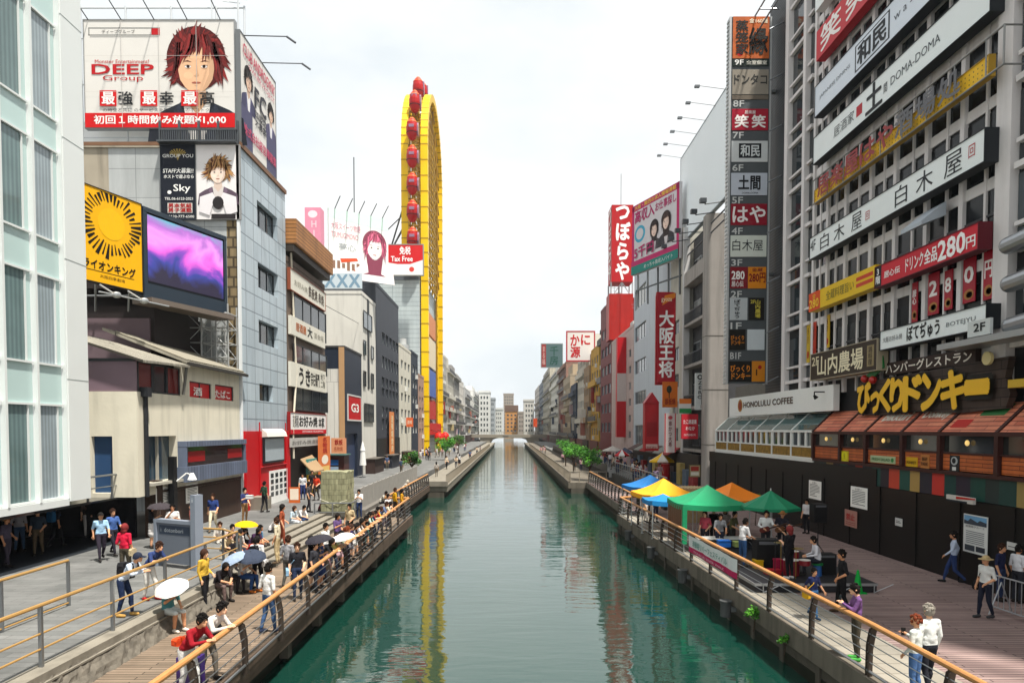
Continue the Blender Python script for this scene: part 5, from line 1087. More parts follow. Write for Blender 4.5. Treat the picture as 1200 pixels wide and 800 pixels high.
# ---------------------------------------------------------------- coffee shop greenhouse front
XW = 15.25
fW = F((XW, 0, 0), (0, -1, 0)); YW0, YW1 = atX(953.5, 520, XW).y, atX(839, 510, XW).y
r0 = thing('coffee_shop', 'white greenhouse fronted coffee shop with a plain white fascia', 'shop', (16, (YW0 + YW1) / 2, 4))
WHP = cm('d9dcd8', .4, .06)
fq = fW.sub(0, 0, -.4); a0, a1, c, e = qrect(fq, 855, 976.5, 467, 489)
zf0 = 6.75; zf1 = onF(fq, 855, 467)[1]
m = MB(); m.box(-YW1, -YW0, 4.55, 4.62, -1.5, .05, 0, fW); m.box(-YW1, -YW0, 4.63, 4.78, -.06, .04, 0, fW); m.box(-YW1, -YW0, 5.28, 5.36, -.05, .03, 0, fW); m.box(-YW1, -YW0, 6.05, 6.17, -.08, .05, 0, fW); m.build('frame_beam', WHP, r0)
u = -YW1; nb = 6; bw_ = (YW1 - YW0) / nb
FOOD = mat('food_print', (.28, .16, .02), .5, 0, .95, 5)
for i in range(nb + 1):
    x = u + bw_ * i; m = MB(); m.box(x - .06, x + .06, 4.78, 6.06, -.1, .05, 0, fW); m.add([fW.p(x - .06, 6.16, .05), fW.p(x + .06, 6.16, .05), fW.p(x + .06, zf0 + .35, -.95), fW.p(x - .06, zf0 + .35, -.95), fW.p(x - .06, 6.06, -.05), fW.p(x + .06, 6.06, -.05), fW.p(x + .06, zf0 + .22, -.95), fW.p(x - .06, zf0 + .22, -.95)], [(0, 1, 2, 3), (0, 4, 5, 1), (1, 5, 6, 2), (0, 3, 7, 4)]); m.build('rib', WHP, r0)
for i in range(nb):
    x0, x1 = u + bw_ * i + .06, u + bw_ * (i + 1) - .06
    m = MB(); m.box(x0, x1, 4.78, 5.28, -.05, -.0, 0, fW); m.build('food_panel', FOOD, r0)
    for k in range(3):
        xa, xb = x0 + (x1 - x0) * k / 3, x0 + (x1 - x0) * (k + 1) / 3
        m = MB(); m.rect(fW, xa, xb, 5.36, 6.05, -.05, 1); m.box(xa, xa + .1, 5.36, 6.05, -.049, .02, 0, fW); m.box(xb - .1, xb, 5.36, 6.05, -.049, .02, 0, fW)
        m.build('window', [WHP, PANES() if (i + k) % 2 else glassmat('pane_dark', (.02, .027, .032))], r0)
    m = MB(); m.add([fW.p(x0, 6.14, .02), fW.p(x1, 6.14, .02), fW.p(x1, zf0 + .3, -.93), fW.p(x0, zf0 + .3, -.93)], [(0, 1, 2, 3)]); m.build('sloping_pane', glassmat('pane_teal', (.07, .13, .13)), r0)
    m = MB(); m.add([fW.p(x0, 6.19 + .62, -.78), fW.p(x1, 6.19 + .62, -.78), fW.p(x1, zf0 + .36, -.97), fW.p(x0, zf0 + .36, -.97)], [(0, 1, 2, 3)]); m.build('blind', WHP, r0)
f_ = fq.sub(a0, zf0 + .36); w_, h_ = a1 - a0, zf1 - zf0 - .36
m = MB(); m.box(0, w_, 0, h_, -.3, 0, 0, f_); pa_ = m.build('fascia', cm('e2e4e0', .45, .04), r0)
m = MB(); put_text(m, f_, 'HONOLULU COFFEE', w_ * .19, w_ * .70, h_ * .42, h_ * .70, .02, 0, .035); m.build('lettering', cm('4a3320'), pa_)
m = MB(); m.poly([(w_ * .145 + w_ * .03 * math.cos(k * .3), h_ * .55 + h_ * .33 * math.sin(k * .3)) for k in range(21)], 0, f_, .012); em = m.build('emblem', cm('a87830'), pa_)
m = MB(); m.poly([(w_ * .145 + w_ * .021 * math.cos(k * .3), h_ * .55 + h_ * .24 * math.sin(k * .3)) for k in range(21)], 0, f_, .018); m.poly([(w_ * .135, h_ * .4), (w_ * .155, h_ * .4), (w_ * .145, h_ * .72)], 0, f_, .022); m.build('emblem_centre', cm('8c3a1c'), pa_)
m = MB(); m.tube([f_.p(w_ * .94, h_ * .75, 0), f_.p(w_ * .94, h_ * .75, .5), f_.p(w_ * .94, h_ * .62, .5)], .03); m.cyl(f_.p(w_ * .94, h_ * .62, .52), f_.p(w_ * .94, h_ * .5, .4), .05, .12); m.build('spotlight', cm('1a1a1a'), r0)
m = MB(); m.box(-YW1 + .3, -YW0 + 1, zf1 - .02, zf1 + .9, -4, -1.3, 0, fW); m.build('setback_wall', cm('6a665f', .7, .2), r0)
for i in range(5):
    m = MB(); x = -YW1 + 2 + 2.1 * i; m.box(x, x + 1.3, zf1, zf1 + .7 + .25 * (i % 2), -3, -1.6, 0, fW); m.build('rooftop_unit', cm('a8aaa8', .5, .15), r0)
# ---------------------------------------------------------------- donkey restaurant
Yd0 = 10.0; Yd1 = YW0
r0 = thing('hamburger_restaurant', 'hamburger restaurant with rust red plank awnings and a multicoloured tile band', 'restaurant', (16, 22, 3.8))
PLANK = brickmat('red_plank', 'de8a6a', 'ca6a50', '6a3424', 2.2, .14, .012, .5, axes='YZ', dirt=.35)
PLANK2 = brickmat('orange_plank', 'cc6e38', 'b0562a', '5a2412', 1.6, .13, .012, .45, axes='YZ', dirt=.4)
FRD = cm('3a1c18', .5, .2); bw_ = 1.98
posts = [Yd1] + [atX(p, 530, XW).y for p in (985, 1015, 1058, 1102, 1170)]
while posts[-1] > Yd0: posts.append(posts[-1] - 3.6)
m = MB(); m.box(-Yd1, -Yd0, 3.8, 8, -1.6, -1.2, 0, fW); m.box(-Yd1, -Yd0, 4.64, 4.76, -1.2, .06, 0, fW); m.box(-Yd1, -Yd0, 5.98, 6.12, -.1, .1, 0, fW); m.build('frame', FRD, r0)
for a in posts:
    m = MB(); m.box(-a - .09, -a + .09, 4.76, 5.99, -.15, .09, 0, fW); m.add([fW.p(-a - .07, 6.12, .1), fW.p(-a + .07, 6.12, .1), fW.p(-a + .07, 7.28, -1.1), fW.p(-a - .07, 7.28, -1.1), fW.p(-a - .07, 6.0, .0), fW.p(-a + .07, 6.0, 0), fW.p(-a + .07, 7.1, -1.1), fW.p(-a - .07, 7.1, -1.1)], [(0, 1, 2, 3), (0, 4, 5, 1), (1, 5, 6, 2), (0, 3, 7, 4)]); m.build('post', FRD, r0)
BLB = mat('window_lamp', (.9, .6, .2), .5, emit=.35)
for i, (a, b_) in enumerate(zip(posts, posts[1:])):
    u0, u1 = -a + .09, -b_ - .09
    m = MB(); P = [fW.p(u0, 6.1, .06), fW.p(u1, 6.1, .06), fW.p(u1, 7.2, -1.08), fW.p(u0, 7.2, -1.08)]; m.add(P + [p - V((0, 0, .05)) for p in P], [(0, 1, 2, 3), (7, 6, 5, 4), (0, 4, 5, 1)]); aw = m.build('awning', PLANK, r0)
    fa = F(P[0], P[1] - P[0], P[3] - P[0]); L_ = (P[1] - P[0]).length; Hh = (P[3] - P[0]).length
    if i in (2, 3):
        m = MB(); put_text(m, fa, ('Bikkuri', 'Donkey')[i - 2], L_ * .14, L_ * .86, Hh * .4, Hh * .72, .02, 0, .05); m.build('lettering', cm('d8cfc0'), aw)
    if i == 4:
        m = MB(); m.rect(fa, L_ * .08, L_ * .4, Hh * .15, Hh * .4, .01); m.build('red_print', cm('b02018'), aw); m = MB(); m.rect(fa, L_ * .42, L_ * .85, Hh * .5, Hh * .85, .01); m.build('green_print', cm('2c6a38'), aw)
    m = MB(); m.box(u0 + .04, u1 - .04, 4.8, 5.36, -.12, -.02, 0, fW); m.build('plank_panel', PLANK2, r0)
    m = MB(); m.box(u0, u1, 5.36, 5.42, -.14, .02, 0, fW); m.rect(fW, u0, u1, 5.42, 5.98, -.08, 1); m.build('window', [FRD, glassmat('pane_restaurant', (.03, .032, .03))], r0)
    m = MB(); m.ball(fW.p((u0 + u1) / 2, 5.75, .02), (.07, .07, .1), 0, 8, 6); m.build('lamp', BLB, r0)
tc_ = ['24302f', '1d3c38', '8e7a48', '22222c', '174a40', '26222c', 'a03a2c', '1d2c38', '1a4640', '23202a', 'b8402c', '164a42', 'a4864a', '222430', 'b83028', '123c3a', '262030', '134038']
u = -Yd1; k = 0
while u < -Yd0:
    ww = (.62, .74, .7)[k % 3]; m = MB(); m.box(u, min(u + ww, -Yd0), 3.86, 4.635, -.1, -.02 + .003 * (k % 2), 0, fW); m.build('tile_panel', cm(tc_[k % 18], .45, .15), r0); u += ww; k += 1
for (p0, p1, yt, yb, face, txt) in ((985.5, 994, 528, 540, 'c8b418', [('O', .1, .9, .0, 1, 'd8d020'), ('#', .45, .55, .25, .75, '3a4a10')]), (1020, 1049, 533, 541, 'a8b890', [('FRESH SALAD', .08, .8, .3, .7, '3a6a3a', {'bold': .02}), ('O', .84, .95, .2, .8, '2a7a3a')]), (1062, 1075, 535, 546, 'c89c14', [('PONKEY', .1, .9, .3, .6, '3a2008', {'bold': .02})]), (1079, 1089, 532, 548, 'b07038', [('BEEF\nPARK', .12, .88, .2, .8, '3a2010', {'bold': .02})]), (1113, 1124, 533, 552, '202224', [('O', .15, .85, .4, .92, 'b0b4b4'), ('#', .3, .7, .08, .3, 'd0d0cc'), ('O', .3, .7, .5, .85, '202224', {'n': .02})])):
    q, w_, h_ = qframe(fW.sub(0, 0, .0), p0, p1, yt, yb)
    sign('plank_sign', {985.5: 'small yellow leaf shaped sign on the orange planks', 1020: 'pale green tilted plank sign under the restaurant window', 1062: 'bright yellow paper sign on the orange planks', 1079: 'brown two line sign on the orange planks', 1113: 'black and grey round emblem sign on the orange planks'}[p0], q, w_, h_, face, txt, .02, cat='sign')
fq2 = fW.sub(0, 0, .1)
q, w_, h_ = qframe(fW.sub(0, 0, -.5), 1009, 1165, 449, 484)
r1 = thing('restaurant_sign', 'huge yellow cut out kana sign over the rust red awnings', 'sign', q.p(w_ / 2, 0))
m = MB(); rn = random.Random(2); pts = [(-.25, -.05), (w_ * .2, -.12), (w_ * .5, -.02), (w_ * .8, -.15), (w_ + .5, -.05), (w_ + .7, .4), (w_ + .45, h_ * .7), (w_ + .6, h_ + .25), (w_ * .6, h_ * 1.12), (w_ * .3, h_ * 1.06), (-.2, h_ * 1.02), (-.3, h_ * .5)]
m.prism(pts, q, -.25, -.02); m.build('back_board', brickmat('dark_plank', '4a3c34', '3c302a', '1c1612', 3, .3, .015, .7, axes='YZ', dirt=.4), r1)
x = 0; ws = [1.15, .7, .85, .95, 1.2, 1.2, 1.3, 1.2]; T_ = sum(ws); YL = mat('letter_yellow', 'eab508', .35, 0, .05)
for c, ww in zip('びっくりドンキー', ws):
    x0, x1 = w_ * x / T_, w_ * (x + ww * .93) / T_; hb, ht = (.02, .62) if c == 'っ' else ((.42, .62) if c == 'ー' else (.03, .98))
    m = MB(); put_text(m, q, c, x0, x1, h_ * hb, h_ * ht, .14, 0, .095); lt = m.build('letter', YL, r1)
    m = MB(); put_text(m, q, c, x0 - .05, x1 + .05, h_ * hb - .05, h_ * ht + .05, .06, 0, .13); m.build('letter_outline', cm('14120e'), lt); x += ww
m = MB(); m.ball(q.p(w_ * .06, h_ * 1.12, .1), .17, 0, 10, 7); m.ball(q.p(w_ * .14, h_ * 1.05, .1), .17, 0, 10, 7); m.build('cherry', cm('b01810', .3), r1)
m = MB(); m.prism([(w_ * .07, h_ * 1.2), (w_ * .16, h_ * 1.5), (w_ * .22, h_ * 1.9), (w_ * .24, h_ * 1.4), (w_ * .14, h_ * 1.12)], q, .05, .1); m.build('leaf', cm('1c6a34', .4), r1)
m = MB(); m.cyl(q.p(w_ * .97, h_ * 1.2, .0), q.p(w_ * .97, h_ * 1.2, .1), .22, None, 16); m.build('lamp_disc', cm('d8c890', .4), r1)
q, w_, h_ = qframe(fW.sub(0, 0, -.6), 1036, 1143, 426, 440)
sign('plank_sign', 'dark brown plank sign in white kana above the huge yellow letters', q, w_, h_, cm('33241e', .6, .2), [('ハンバーグレストラン', .03, .97, .12, .88, 'e4dcd0', {'bold': .03})], .2)
m = MB(); m.box(-28, -Yd0, 7.25, 7.35, -1.6, -1.05, 0, fW)
for i in range(12): m.box(-29 + 1.2 * i, -28.95 + 1.2 * i, 7.35, 8.4, -1.3, -1.24, 0, fW)
m.box(-30, -Yd0, 8.38, 8.46, -1.32, -1.22, 0, fW); tag(m.build('balcony_railing', cm('8a8c8e', .4, metal=.4)), 'grey balcony railing behind the huge yellow kana letters', 'railing')
m = MB(); m.box(-24.0, -Yd0, 8.95, 9.15, -1.0, .3, 0, fW); m.box(-23.4, -Yd0, 9.16, 9.4, -1.2, -.8, 0, fW); m.box(-21.5, -Yd0, 7.5, 7.75, -1.1, -.4, 1, fW); tag(m.build('steel_canopy', [cm('9a9c9c', .4, metal=.4), cm('c8a430', .5)]), 'grey steel canopy above the donkey restaurant awnings', 'canopy')
# ---------------------------------------------------------------- black riverside wall with posters
BLK = mat('black_stone_wall', '0f0d0c', .45, 0, .35, .7, streak=.4, spec=.25)
m = MB(); m.box(XW + .02, XW + .5, 6, 52, DECK, 3.84)
for i in range(18): m.box(XW - .02, XW + .02, 8 + 2.5 * i, 8.03 + 2.5 * i, DECK, 3.84)
m.box(XW - .02, XW + .5, 28.3, 52, 3.84, 4.55)
tag(m.build('stone_wall', BLK), 'long black polished wall below the coffee shop and restaurant', 'wall')
fk = F((XW, 0, 0), (0, -1, 0))
notice(948, 962, 562, 583, fk, 'white printed notice on the black wall, smallest and furthest of three', seed=6)
notice(997, 1016, 569, 593, fk, 'white printed notice on the black wall beside the pink sign', seed=3)
q, w_, h_ = qframe(fk, 990, 1004, 596, 615, .03); sign('warning_sign', 'faded pink warning sign low on the black wall', q, w_, h_, 'a8786c', [('禁止', .15, .85, .4, .8, 'b02828', {'bold': .03}), ('#', .1, .9, .12, .16, '8a4038'), ('#', .1, .9, .24, .27, '8a4038')], .02)
q, w_, h_ = qframe(fk, 1049, 1057, 606, 615, .03); sign('plate', 'tiny white plate on the black wall', q, w_, h_, 'c8c8c4', [('#', .15, .85, .4, .5, '5a5a5a'), ('#', .15, .7, .6, .68, '5a5a5a')], .02, cat='plate')
q, w_, h_ = qframe(fk, 1129.5, 1157, 601, 645, .03)
sign('poster', 'tall white poster with a blue sky photo on the black wall', q, w_, h_, 'd0d2ce', [('#', .03, .97, .76, .97, '6a9cc0'), ('P', 0, 0, 0, 0, '38404a', {'pts': [(.03, .74), (.97, .74), (.97, .84), (.7, .88), (.6, .82), (.3, .9), (.2, .82), (.03, .85)], 'n': .01}), ('道頓堀クルーズ', .1, .9, .66, .72, '2a2e34'), ('#', .08, .5, .05, .2, '3a4048'), ('#', .55, .92, .06, .2, '2c3038')] + [('#', .12, .88, .25 + .05 * i, .27 + .05 * i, '6c7074') for i in range(7)], .02, cat='poster')
q, w_, h_ = qframe(fk, 1180, 1191, 634, 643, .03); sign('plate', 'small white plate near the metal barrier', q, w_, h_, 'c8c8c4', [('#', .15, .85, .4, .5, '5a5a5a')], .02, cat='plate')
q, w_, h_ = qframe(fW.sub(0, 0, .25), 1109, 1140, 577, 586); sign('boat_sign', 'small boat shaped red and white sign fixed below the tile band', q, w_, h_ * .8, 'c4c0b8', [('P', 0, 0, 0, 0, 'b02018', {'pts': [(.4, .5), (1.1, .75), (1.1, .95), (.4, .9)], 'n': .02}), ('#', 0, .8, 0, .3, '202830')], .1)
# ---------------------------------------------------------------- concrete building with round pier and balconies
X1 = 15.0
yA, yB = 800 * X1 / (826 - VX), 800 * X1 / (798.5 - VX)
fb = F((X1, 0, 0), (0, -1, 0)); zt = atX(826, 262, X1).z
r0 = thing('balcony_building', 'grey concrete building with a smooth end pier and dark balconies', 'building', (19, 56, UP))
CC = mat('grey_concrete', '9a948e', .8, 0, .15, .7, bump=.2, streak=.5)
m = MB(); m.box(X1 + .9, X1 + 9, yA + .2, yB - .05, UP, zt + .4); m.build('wall', cm('4a4a4c', .7, .25), r0)
m = MB(); n_s = 10; pw = 1.72
arc = [(X1 + .35 - .35 * math.cos(t_), yA - .1 + .35 - .35 * math.sin(t_)) for t_ in [math.pi / 2 * i / 6 for i in range(7)]]
pf = [(X1, yA + 1.0)] + arc + [(X1 + pw, yA - .1), (X1 + pw, yA + 1.0)]
m.add([V((x, y, z)) for z in (UP, zt + .6) for x, y in pf], [tuple(range(len(pf)))[::-1], tuple(range(len(pf), 2 * len(pf)))] + [(i, (i + 1) % len(pf), len(pf) + (i + 1) % len(pf), len(pf) + i) for i in range(len(pf))]); m.build('pier', CC, r0)
m = MB()
for z in (5, 9.2, 13.3): m.add([V((x * 1.0005 - .01, y - .012, z + dz)) for dz in (0, .06) for x, y in pf], [(i, i + 1, len(pf) + i + 1, len(pf) + i) for i in range(len(pf) - 2)])
m.build('joint', cm('5a564f'), r0)
nf = 5; fz0 = 4.5; fh = (zt - fz0) / nf
for i in range(nf):
    z = fz0 + fh * i; m = MB(); m.box(X1, X1 + 1.0, yA + 1.0, yB - .1, z - .12, z + .12); m.build('balcony_slab', CC, r0)
    m = MB(); m.box(X1 + .05, X1 + .1, yA + 1.0, yB - .1, z + 1.0, z + 1.08)
    for k in range(26): m.box(X1 + .05, X1 + .09, yA + 1.05 + (yB - yA - 1.3) * k / 25, yA + 1.08 + (yB - yA - 1.3) * k / 25, z + .12, z + 1.0)
    if i == nf - 1: m.box(X1 + .02, X1 + .04, yA + 1, yB - .1, z + .12, z + 1.0)
    m.build('balcony_rail', cm('2c3034', .4) if i < nf - 1 else CC, r0)
    for k in range(2):
        m = MB(); y_ = yA + 1.4 + 3.0 * k; m.box(X1 + .82, X1 + .9, y_, y_ + 2.2, z + .3, z + 2.1, 0); m.rect(F((X1 + .81, y_ + 2.2, z), (0, -1, 0)), .08, 2.1, .38, 2.0, .0, 1); m.build('window', [WF, PANES()], r0)
m = MB(); m.box(X1 - .02, X1 + .5, yB - .45, yB - .0, UP, zt + 1.5); m.build('column', cm('c0bebc', .6, .1), r0)
q, w_, h_ = qframe(FF(0, yA + 1.3, 0), 815, 825.5, 437, 480)
sign('vertical_sign', 'slim white vertical sign with a black ring beside the round pier', q, w_, h_, 'c9ccca', [('O', .2, .8, .82, .96, '202224'), ('O', .35, .65, .855, .925, 'c9ccca', {'n': .012}), (vert('ZERO'), .25, .75, .3, .78, '25282a', {'bold': .03})], .2)
# blank rooftop billboard
Xb = 15.3; fB = F((Xb, 0, 0), (0, -1, 0))
q, w_, h_ = qframe(fB, 798, 851, 187, 286)
def lamps(root, fr):
    m = MB()
    for i in range(6):
        x = w_ * (.03 + .19 * i); m.cyl(fr.p(x, h_ + .0, 0), fr.p(x, h_ + .25, 1.9), .025); m.box(x - .12, x + .12, h_ + .12, h_ + .26, 1.85, 2.2, 0, fr)
    m.build('lamp_arm', cm('6e7276', .4), root)
    m = MB()
    for i in range(5): m.cyl(fr.p(w_ * i / 4, -2.0, -1.5), fr.p(w_ * i / 4, h_, -.3), .07)
    for i in range(6):
        x = w_ * (.03 + .19 * i); m.cyl(fr.p(x, -.3, 0), fr.p(x, -.5, 1.4), .04); m.box(x - .18, x + .18, -.4, -.1, 1.3, 1.75, 0, fr)
    m.cyl(fr.p(0, -.9, 0), fr.p(w_, -.9, 0), .06); m.cyl(fr.p(0, -1.6, 0), fr.p(w_, -1.6, 0), .06); m.build('support_frame', cm('4a4e52', .4), root)
sign('blank_billboard', 'blank pale grey rooftop billboard with a row of lamps', q, w_, h_, mat('blank_grey', 'e4ebee', .5, 0, .05, .3), [], .3, '9aa2a6', .08, 'billboard', lamps)
# ---------------------------------------------------------------- pale blue building with window rows
ya, yb_ = 60.0, 82.6; zt = atX(743, 322, X1).z
fr = FR(X1, yb_, UP); hs = []
for yt, yb2 in ((343, 365), (385, 402), (424, 439), (460, 474), (498, 520)):
    q = qrect(fr, 744, 757, yt, yb2)
    hs.append(q)
r0, fr = block('pale_blue_building', 'pale blue white building with dark window rows under the pink billboard', 'R', X1, 64, yb_, UP, zt, mat('pale_blue_wall', 'b9c0c8', .6, 0, .08, .5, streak=.2), [(h[0], h[1], max(.3, h[2]), h[3]) for h in hs], D=9, mull=3)
m = MB(); ff = FF(X1, 63.9, 0); q = qrect(ff, 763, 792, 320, 345); m.box(0, 9, UP, zt + .2, -.0, .1, 0, ff); m.build('end_panel', cm('d6d4ca', .6, .08), r0)
r0, fr = block('narrow_balcony_building', 'narrow cream building with green balconies behind the tall red kana sign', 'R', X1, yB + .1, 63.7, UP, zt - 1.5, mat('cream_wall', 'b8b4a8', .7, 0, .15, 1, streak=.4), grid_holes(.3, 3.5, 3, 15, 1, 5, .7, .5), D=9)
pa, pb = atY(741, 280, 66.5), atY(796.5, 260, 59.5)
fl = F((pa.x, pa.y, 0), (pb.x - pa.x, pb.y - pa.y, 0)); a0, zt_ = onF(fl, 741, 243); zb_ = onF(fl, 741, 323)[1]; a1 = onF(fl, 796, 255)[0]
q = fl.sub(a0, zb_); w_, h_ = a1 - a0, zt_ - zb_
def two(root, fr):
    portrait(root, fr, w_ * .5, h_ * .53, h_ * .19, '2a1a18', 'e2c4b4', '3a3438', 'c8c0c0', seed=41, spike=.03, long=.9, n0=.02); portrait(root, fr, w_ * .75, h_ * .56, h_ * .2, '3a221c', 'e2c4b4', '2c282c', 'c8c0c0', seed=42, spike=.03, long=1.0, n0=.05)
sign('pink_billboard', 'magenta edged billboard with two dark haired women on the roof', q, w_, h_, 'c9c4c6', [('#', 0, .05, 0, 1, 'b4145c'), ('#', .95, 1, 0, 1, 'b4145c'), ('#', .0, 1, .12, .19, 'b4145c', {'n': .1}), ('#', 0, 1, .0, .12, '1c7c70', {'n': .1}), ('#', 0, 1, .91, 1, 'b4145c'), ('大阪・関西の求人情報満載', .06, .94, .925, .985, 'e8c040', {'n': .02, 'bold': .02}), ('高収入', .07, .5, .73, .9, 'a8145c', {'bold': .05, 'n': .02}), ('お仕事探し', .52, .94, .76, .88, 'a8145c', {'bold': .03, 'n': .02}), ('O', .06, .3, .44, .68, '3a9cb8'), ('O', .1, .26, .48, .64, 'c9c4c6', {'n': .012}), ('5千円', .07, .5, .22, .38, 'a8145c', {'bold': .04, 'n': .09}), ('めっちゃ高収入バイト', .3, .9, .03, .09, 'd8e0dc', {'n': .12})], .3, None, .05, 'billboard', two)
m = MB()
for i in range(5): x = w_ * (.05 + .22 * i); m.cyl(q.p(x, -3, -.5), q.p(x, h_, -.4), .09)
m.cyl(q.p(0, -1.4, -.5), q.p(w_, -1.4, -.5), .08); tag(m.build('billboard_frame', cm('5a5e60', .5)), 'grey post frame holding up the magenta edged billboard', 'steel frame')
# Osaka Osho vertical sign in a red lozenge
ft2 = FF(0, 58.5, 0); q, w_, h_ = qframe(ft2, 771, 791, 343, 448)
def cap(root, fr):
    m = MB(); m.prism([(-.12, -.2), (w_ + .1, -.2), (w_ + .1, h_), (w_ * .9, h_ + .1), (-.05, h_ + .12), (-.12, h_ - .3)], fr, -.5, -.21); m.build('back_panel', cm('9c1420', .4), root)
    m = MB(); m.poly([(w_ * .25, h_ * .86), (w_ * 1.0, h_ * .95), (w_ * 1.0, h_ * 1.0), (w_ * .4, h_ * .97)], 0, fr, .01); m.build('orange_print', cm('d87c28'), root)
sign('vertical_sign', 'tall red vertical sign in big white characters below the magenta billboard', q, w_, h_, 'a01826', [(vert('大阪王将'), .1, .92, .06, .8, 'ece8e6', {'bold': .05}), ('gyoza', .2, .8, .89, .94, 'f0e0c0', {'n': .02})], .2, cat='sign', extra=cap)
q, w_, h_ = qframe(FF(0, 58.2, 0), 777, 794, 447, 477)
sign('orange_sign', 'square orange sign with a dark palm shape under the red vertical sign', q, w_, h_, 'd06a1c', [('O', .25, .6, .55, .85, '2a2a18'), ('#', .4, .46, .35, .6, '2a2a18'), ('鉄板焼', .15, .85, .1, .35, '8a2010', {'bold': .03})], .3)
q, w_, h_ = qframe(FF(0, 57.6, 0), 756, 772, 472, 528)
def cap2(root, fr):
    m = MB(); m.prism([(-.05, h_), (w_ / 2, h_ + .9), (w_ + .05, h_)], fr, -1.0, .05); m.build('pointed_top', cm('a0202a', .4), root)
sign('red_stall_sign', 'red pillar sign with a pointed top beside the orange palm sign', q, w_, h_, 'a41a22', [('#', .08, .92, .05, .14, 'c8a8a0'), ('鉄板神社', .12, .88, .02, .1, '8a1418', {'n': .02}), ('#', .12, .88, .3, .6, '8c141c')], .9, extra=cap2)
q, w_, h_ = qframe(FF(0, 55.0, 0), 779, 792, 484, 530)
sign('vertical_sign', 'white vertical sign with a red border below the orange palm sign', q, w_, h_, 'c9bcb8', [('#', .0, .1, 0, 1, 'b04048'), ('#', .9, 1, 0, 1, 'b04048'), (vert('串かつ大将'), .35, .65, .15, .8, '6a2a2c', {'bold': .03}), ('O', .3, .7, .84, .94, 'b04048')], .25)
q, w_, h_ = qframe(FF(0, 53.6, 0), 799, 818, 485, 514)
sign('red_square_sign', 'red square sign with white text lines beside the round pier', q, w_, h_, 'b4202e', [('たこ焼道楽', .1, .9, .6, .78, 'f0e4e2', {'bold': .03}), ('わなか', .25, .8, .35, .5, 'f0e4e2', {'bold': .02}), ('DOTONBORI', .15, .85, .12, .2, 'f0e4e2')], .25)
q, w_, h_ = qframe(FF(0, 54.5, 0), 796, 810, 467, 484)
sign('flag', 'orange white and green banner hanging above the red square sign', q, w_, h_, 'd0d0cc', [('#', 0, 1, .66, 1, 'd87428'), ('#', 0, 1, 0, .33, '2c8a4c')], .04, cat='banner')
q, w_, h_ = qframe(FF(0, 46.0, 0), 808.5, 820, 545, 558)
sign('menu_board', 'small framed menu board near the yellow and white parasol', q, w_, h_, 'a89c78', [('#', .1, .9, .5, .9, 'a03028'), ('#', .1, .9, .1, .4, 'd8d4c4')], .1, '6a5a30', cat='menu board')
r1 = thing('shopfront', 'dark market frontage crowded with goods under the red signs', 'shopfront', (15.2, 60, UP))
m = MB(); m.box(14.8, 15.02, yA + 1, 82, UP, 4.2); m.build('front', cm('2a2422', .6, .5), r1)
for i in range(14):
    m = MB(); y_ = 53.5 + 2 * i; m.box(14.4, 14.8, y_, y_ + 1.3, UP, UP + .9 + .9 * (i % 3) * .5); m.build('goods_rack', cm(['8a3030', '5a6a78', 'a89458', '38465a', '9a8a88'][i % 5], .6, .5), r1)
for i in range(6):
    m = MB(); y_ = 60 + 3.4 * i; m.add([V((15, y_, 4.6)), V((13.9, y_, 4.0)), V((13.9, y_ + 3, 4.0)), V((15, y_ + 3, 4.6)), V((15, y_, 4.5)), V((13.9, y_, 3.9)), V((13.9, y_ + 3, 3.9)), V((15, y_ + 3, 4.5))], [(0, 1, 2, 3), (7, 6, 5, 4), (0, 4, 5, 1), (1, 5, 6, 2), (2, 6, 7, 3), (3, 7, 4, 0)]); m.build('awning', cm(['8c1c1c', '7a7a74', '4a3430'][i % 3], .7, .2), r1)
# ---------------------------------------------------------------- red building, red tower sign
ya, yb_ = 83.0, 112.6; zt = atX(716, 345, X1).z
r0, fr = block('red_building', 'dark red building with white banded windows beside a red pole sign', 'R', X1, 100.6, yb_, UP, zt - 1, mat('maroon_wall', '6c2a30', .6, 0, .2, .8), grid_holes(.8, 11.6, 3.5, zt - 5, 3, 6, .75, .5), D=9, mull=2, frame=cm('8a8c94'))
r0, fr = block('pink_white_building', 'narrow pink and white building with small windows behind a red pole sign', 'R', X1, 82.8, 100.4, UP, zt - 7.5, mat('pinkish_wall', 'b8a4a0', .6, 0, .2, .8, streak=.3), grid_holes(6, 17, 3, zt - 11, 3, 6, .4, .45), D=9, mull=1)
q, w_, h_ = qframe(FF(0, 100.2, 0), 714, 742, 344, 398); m = MB(); m.box(0, w_, 0, h_, -3, 0, 0, q); m.box(w_ * .45, w_ * .47, 0, h_, 0, .05, 1, q); tag(m.build('red_box_sign', [mat('plain_red', '9c1e18', .45, 0, .2, 1.0, streak=.3), cm('8a1a16')]), 'plain bright red box standing under the white kana tower sign', 'sign')
q, w_, h_ = qframe(FF(0, 100.4, 0), 717, 742, 240, 330)
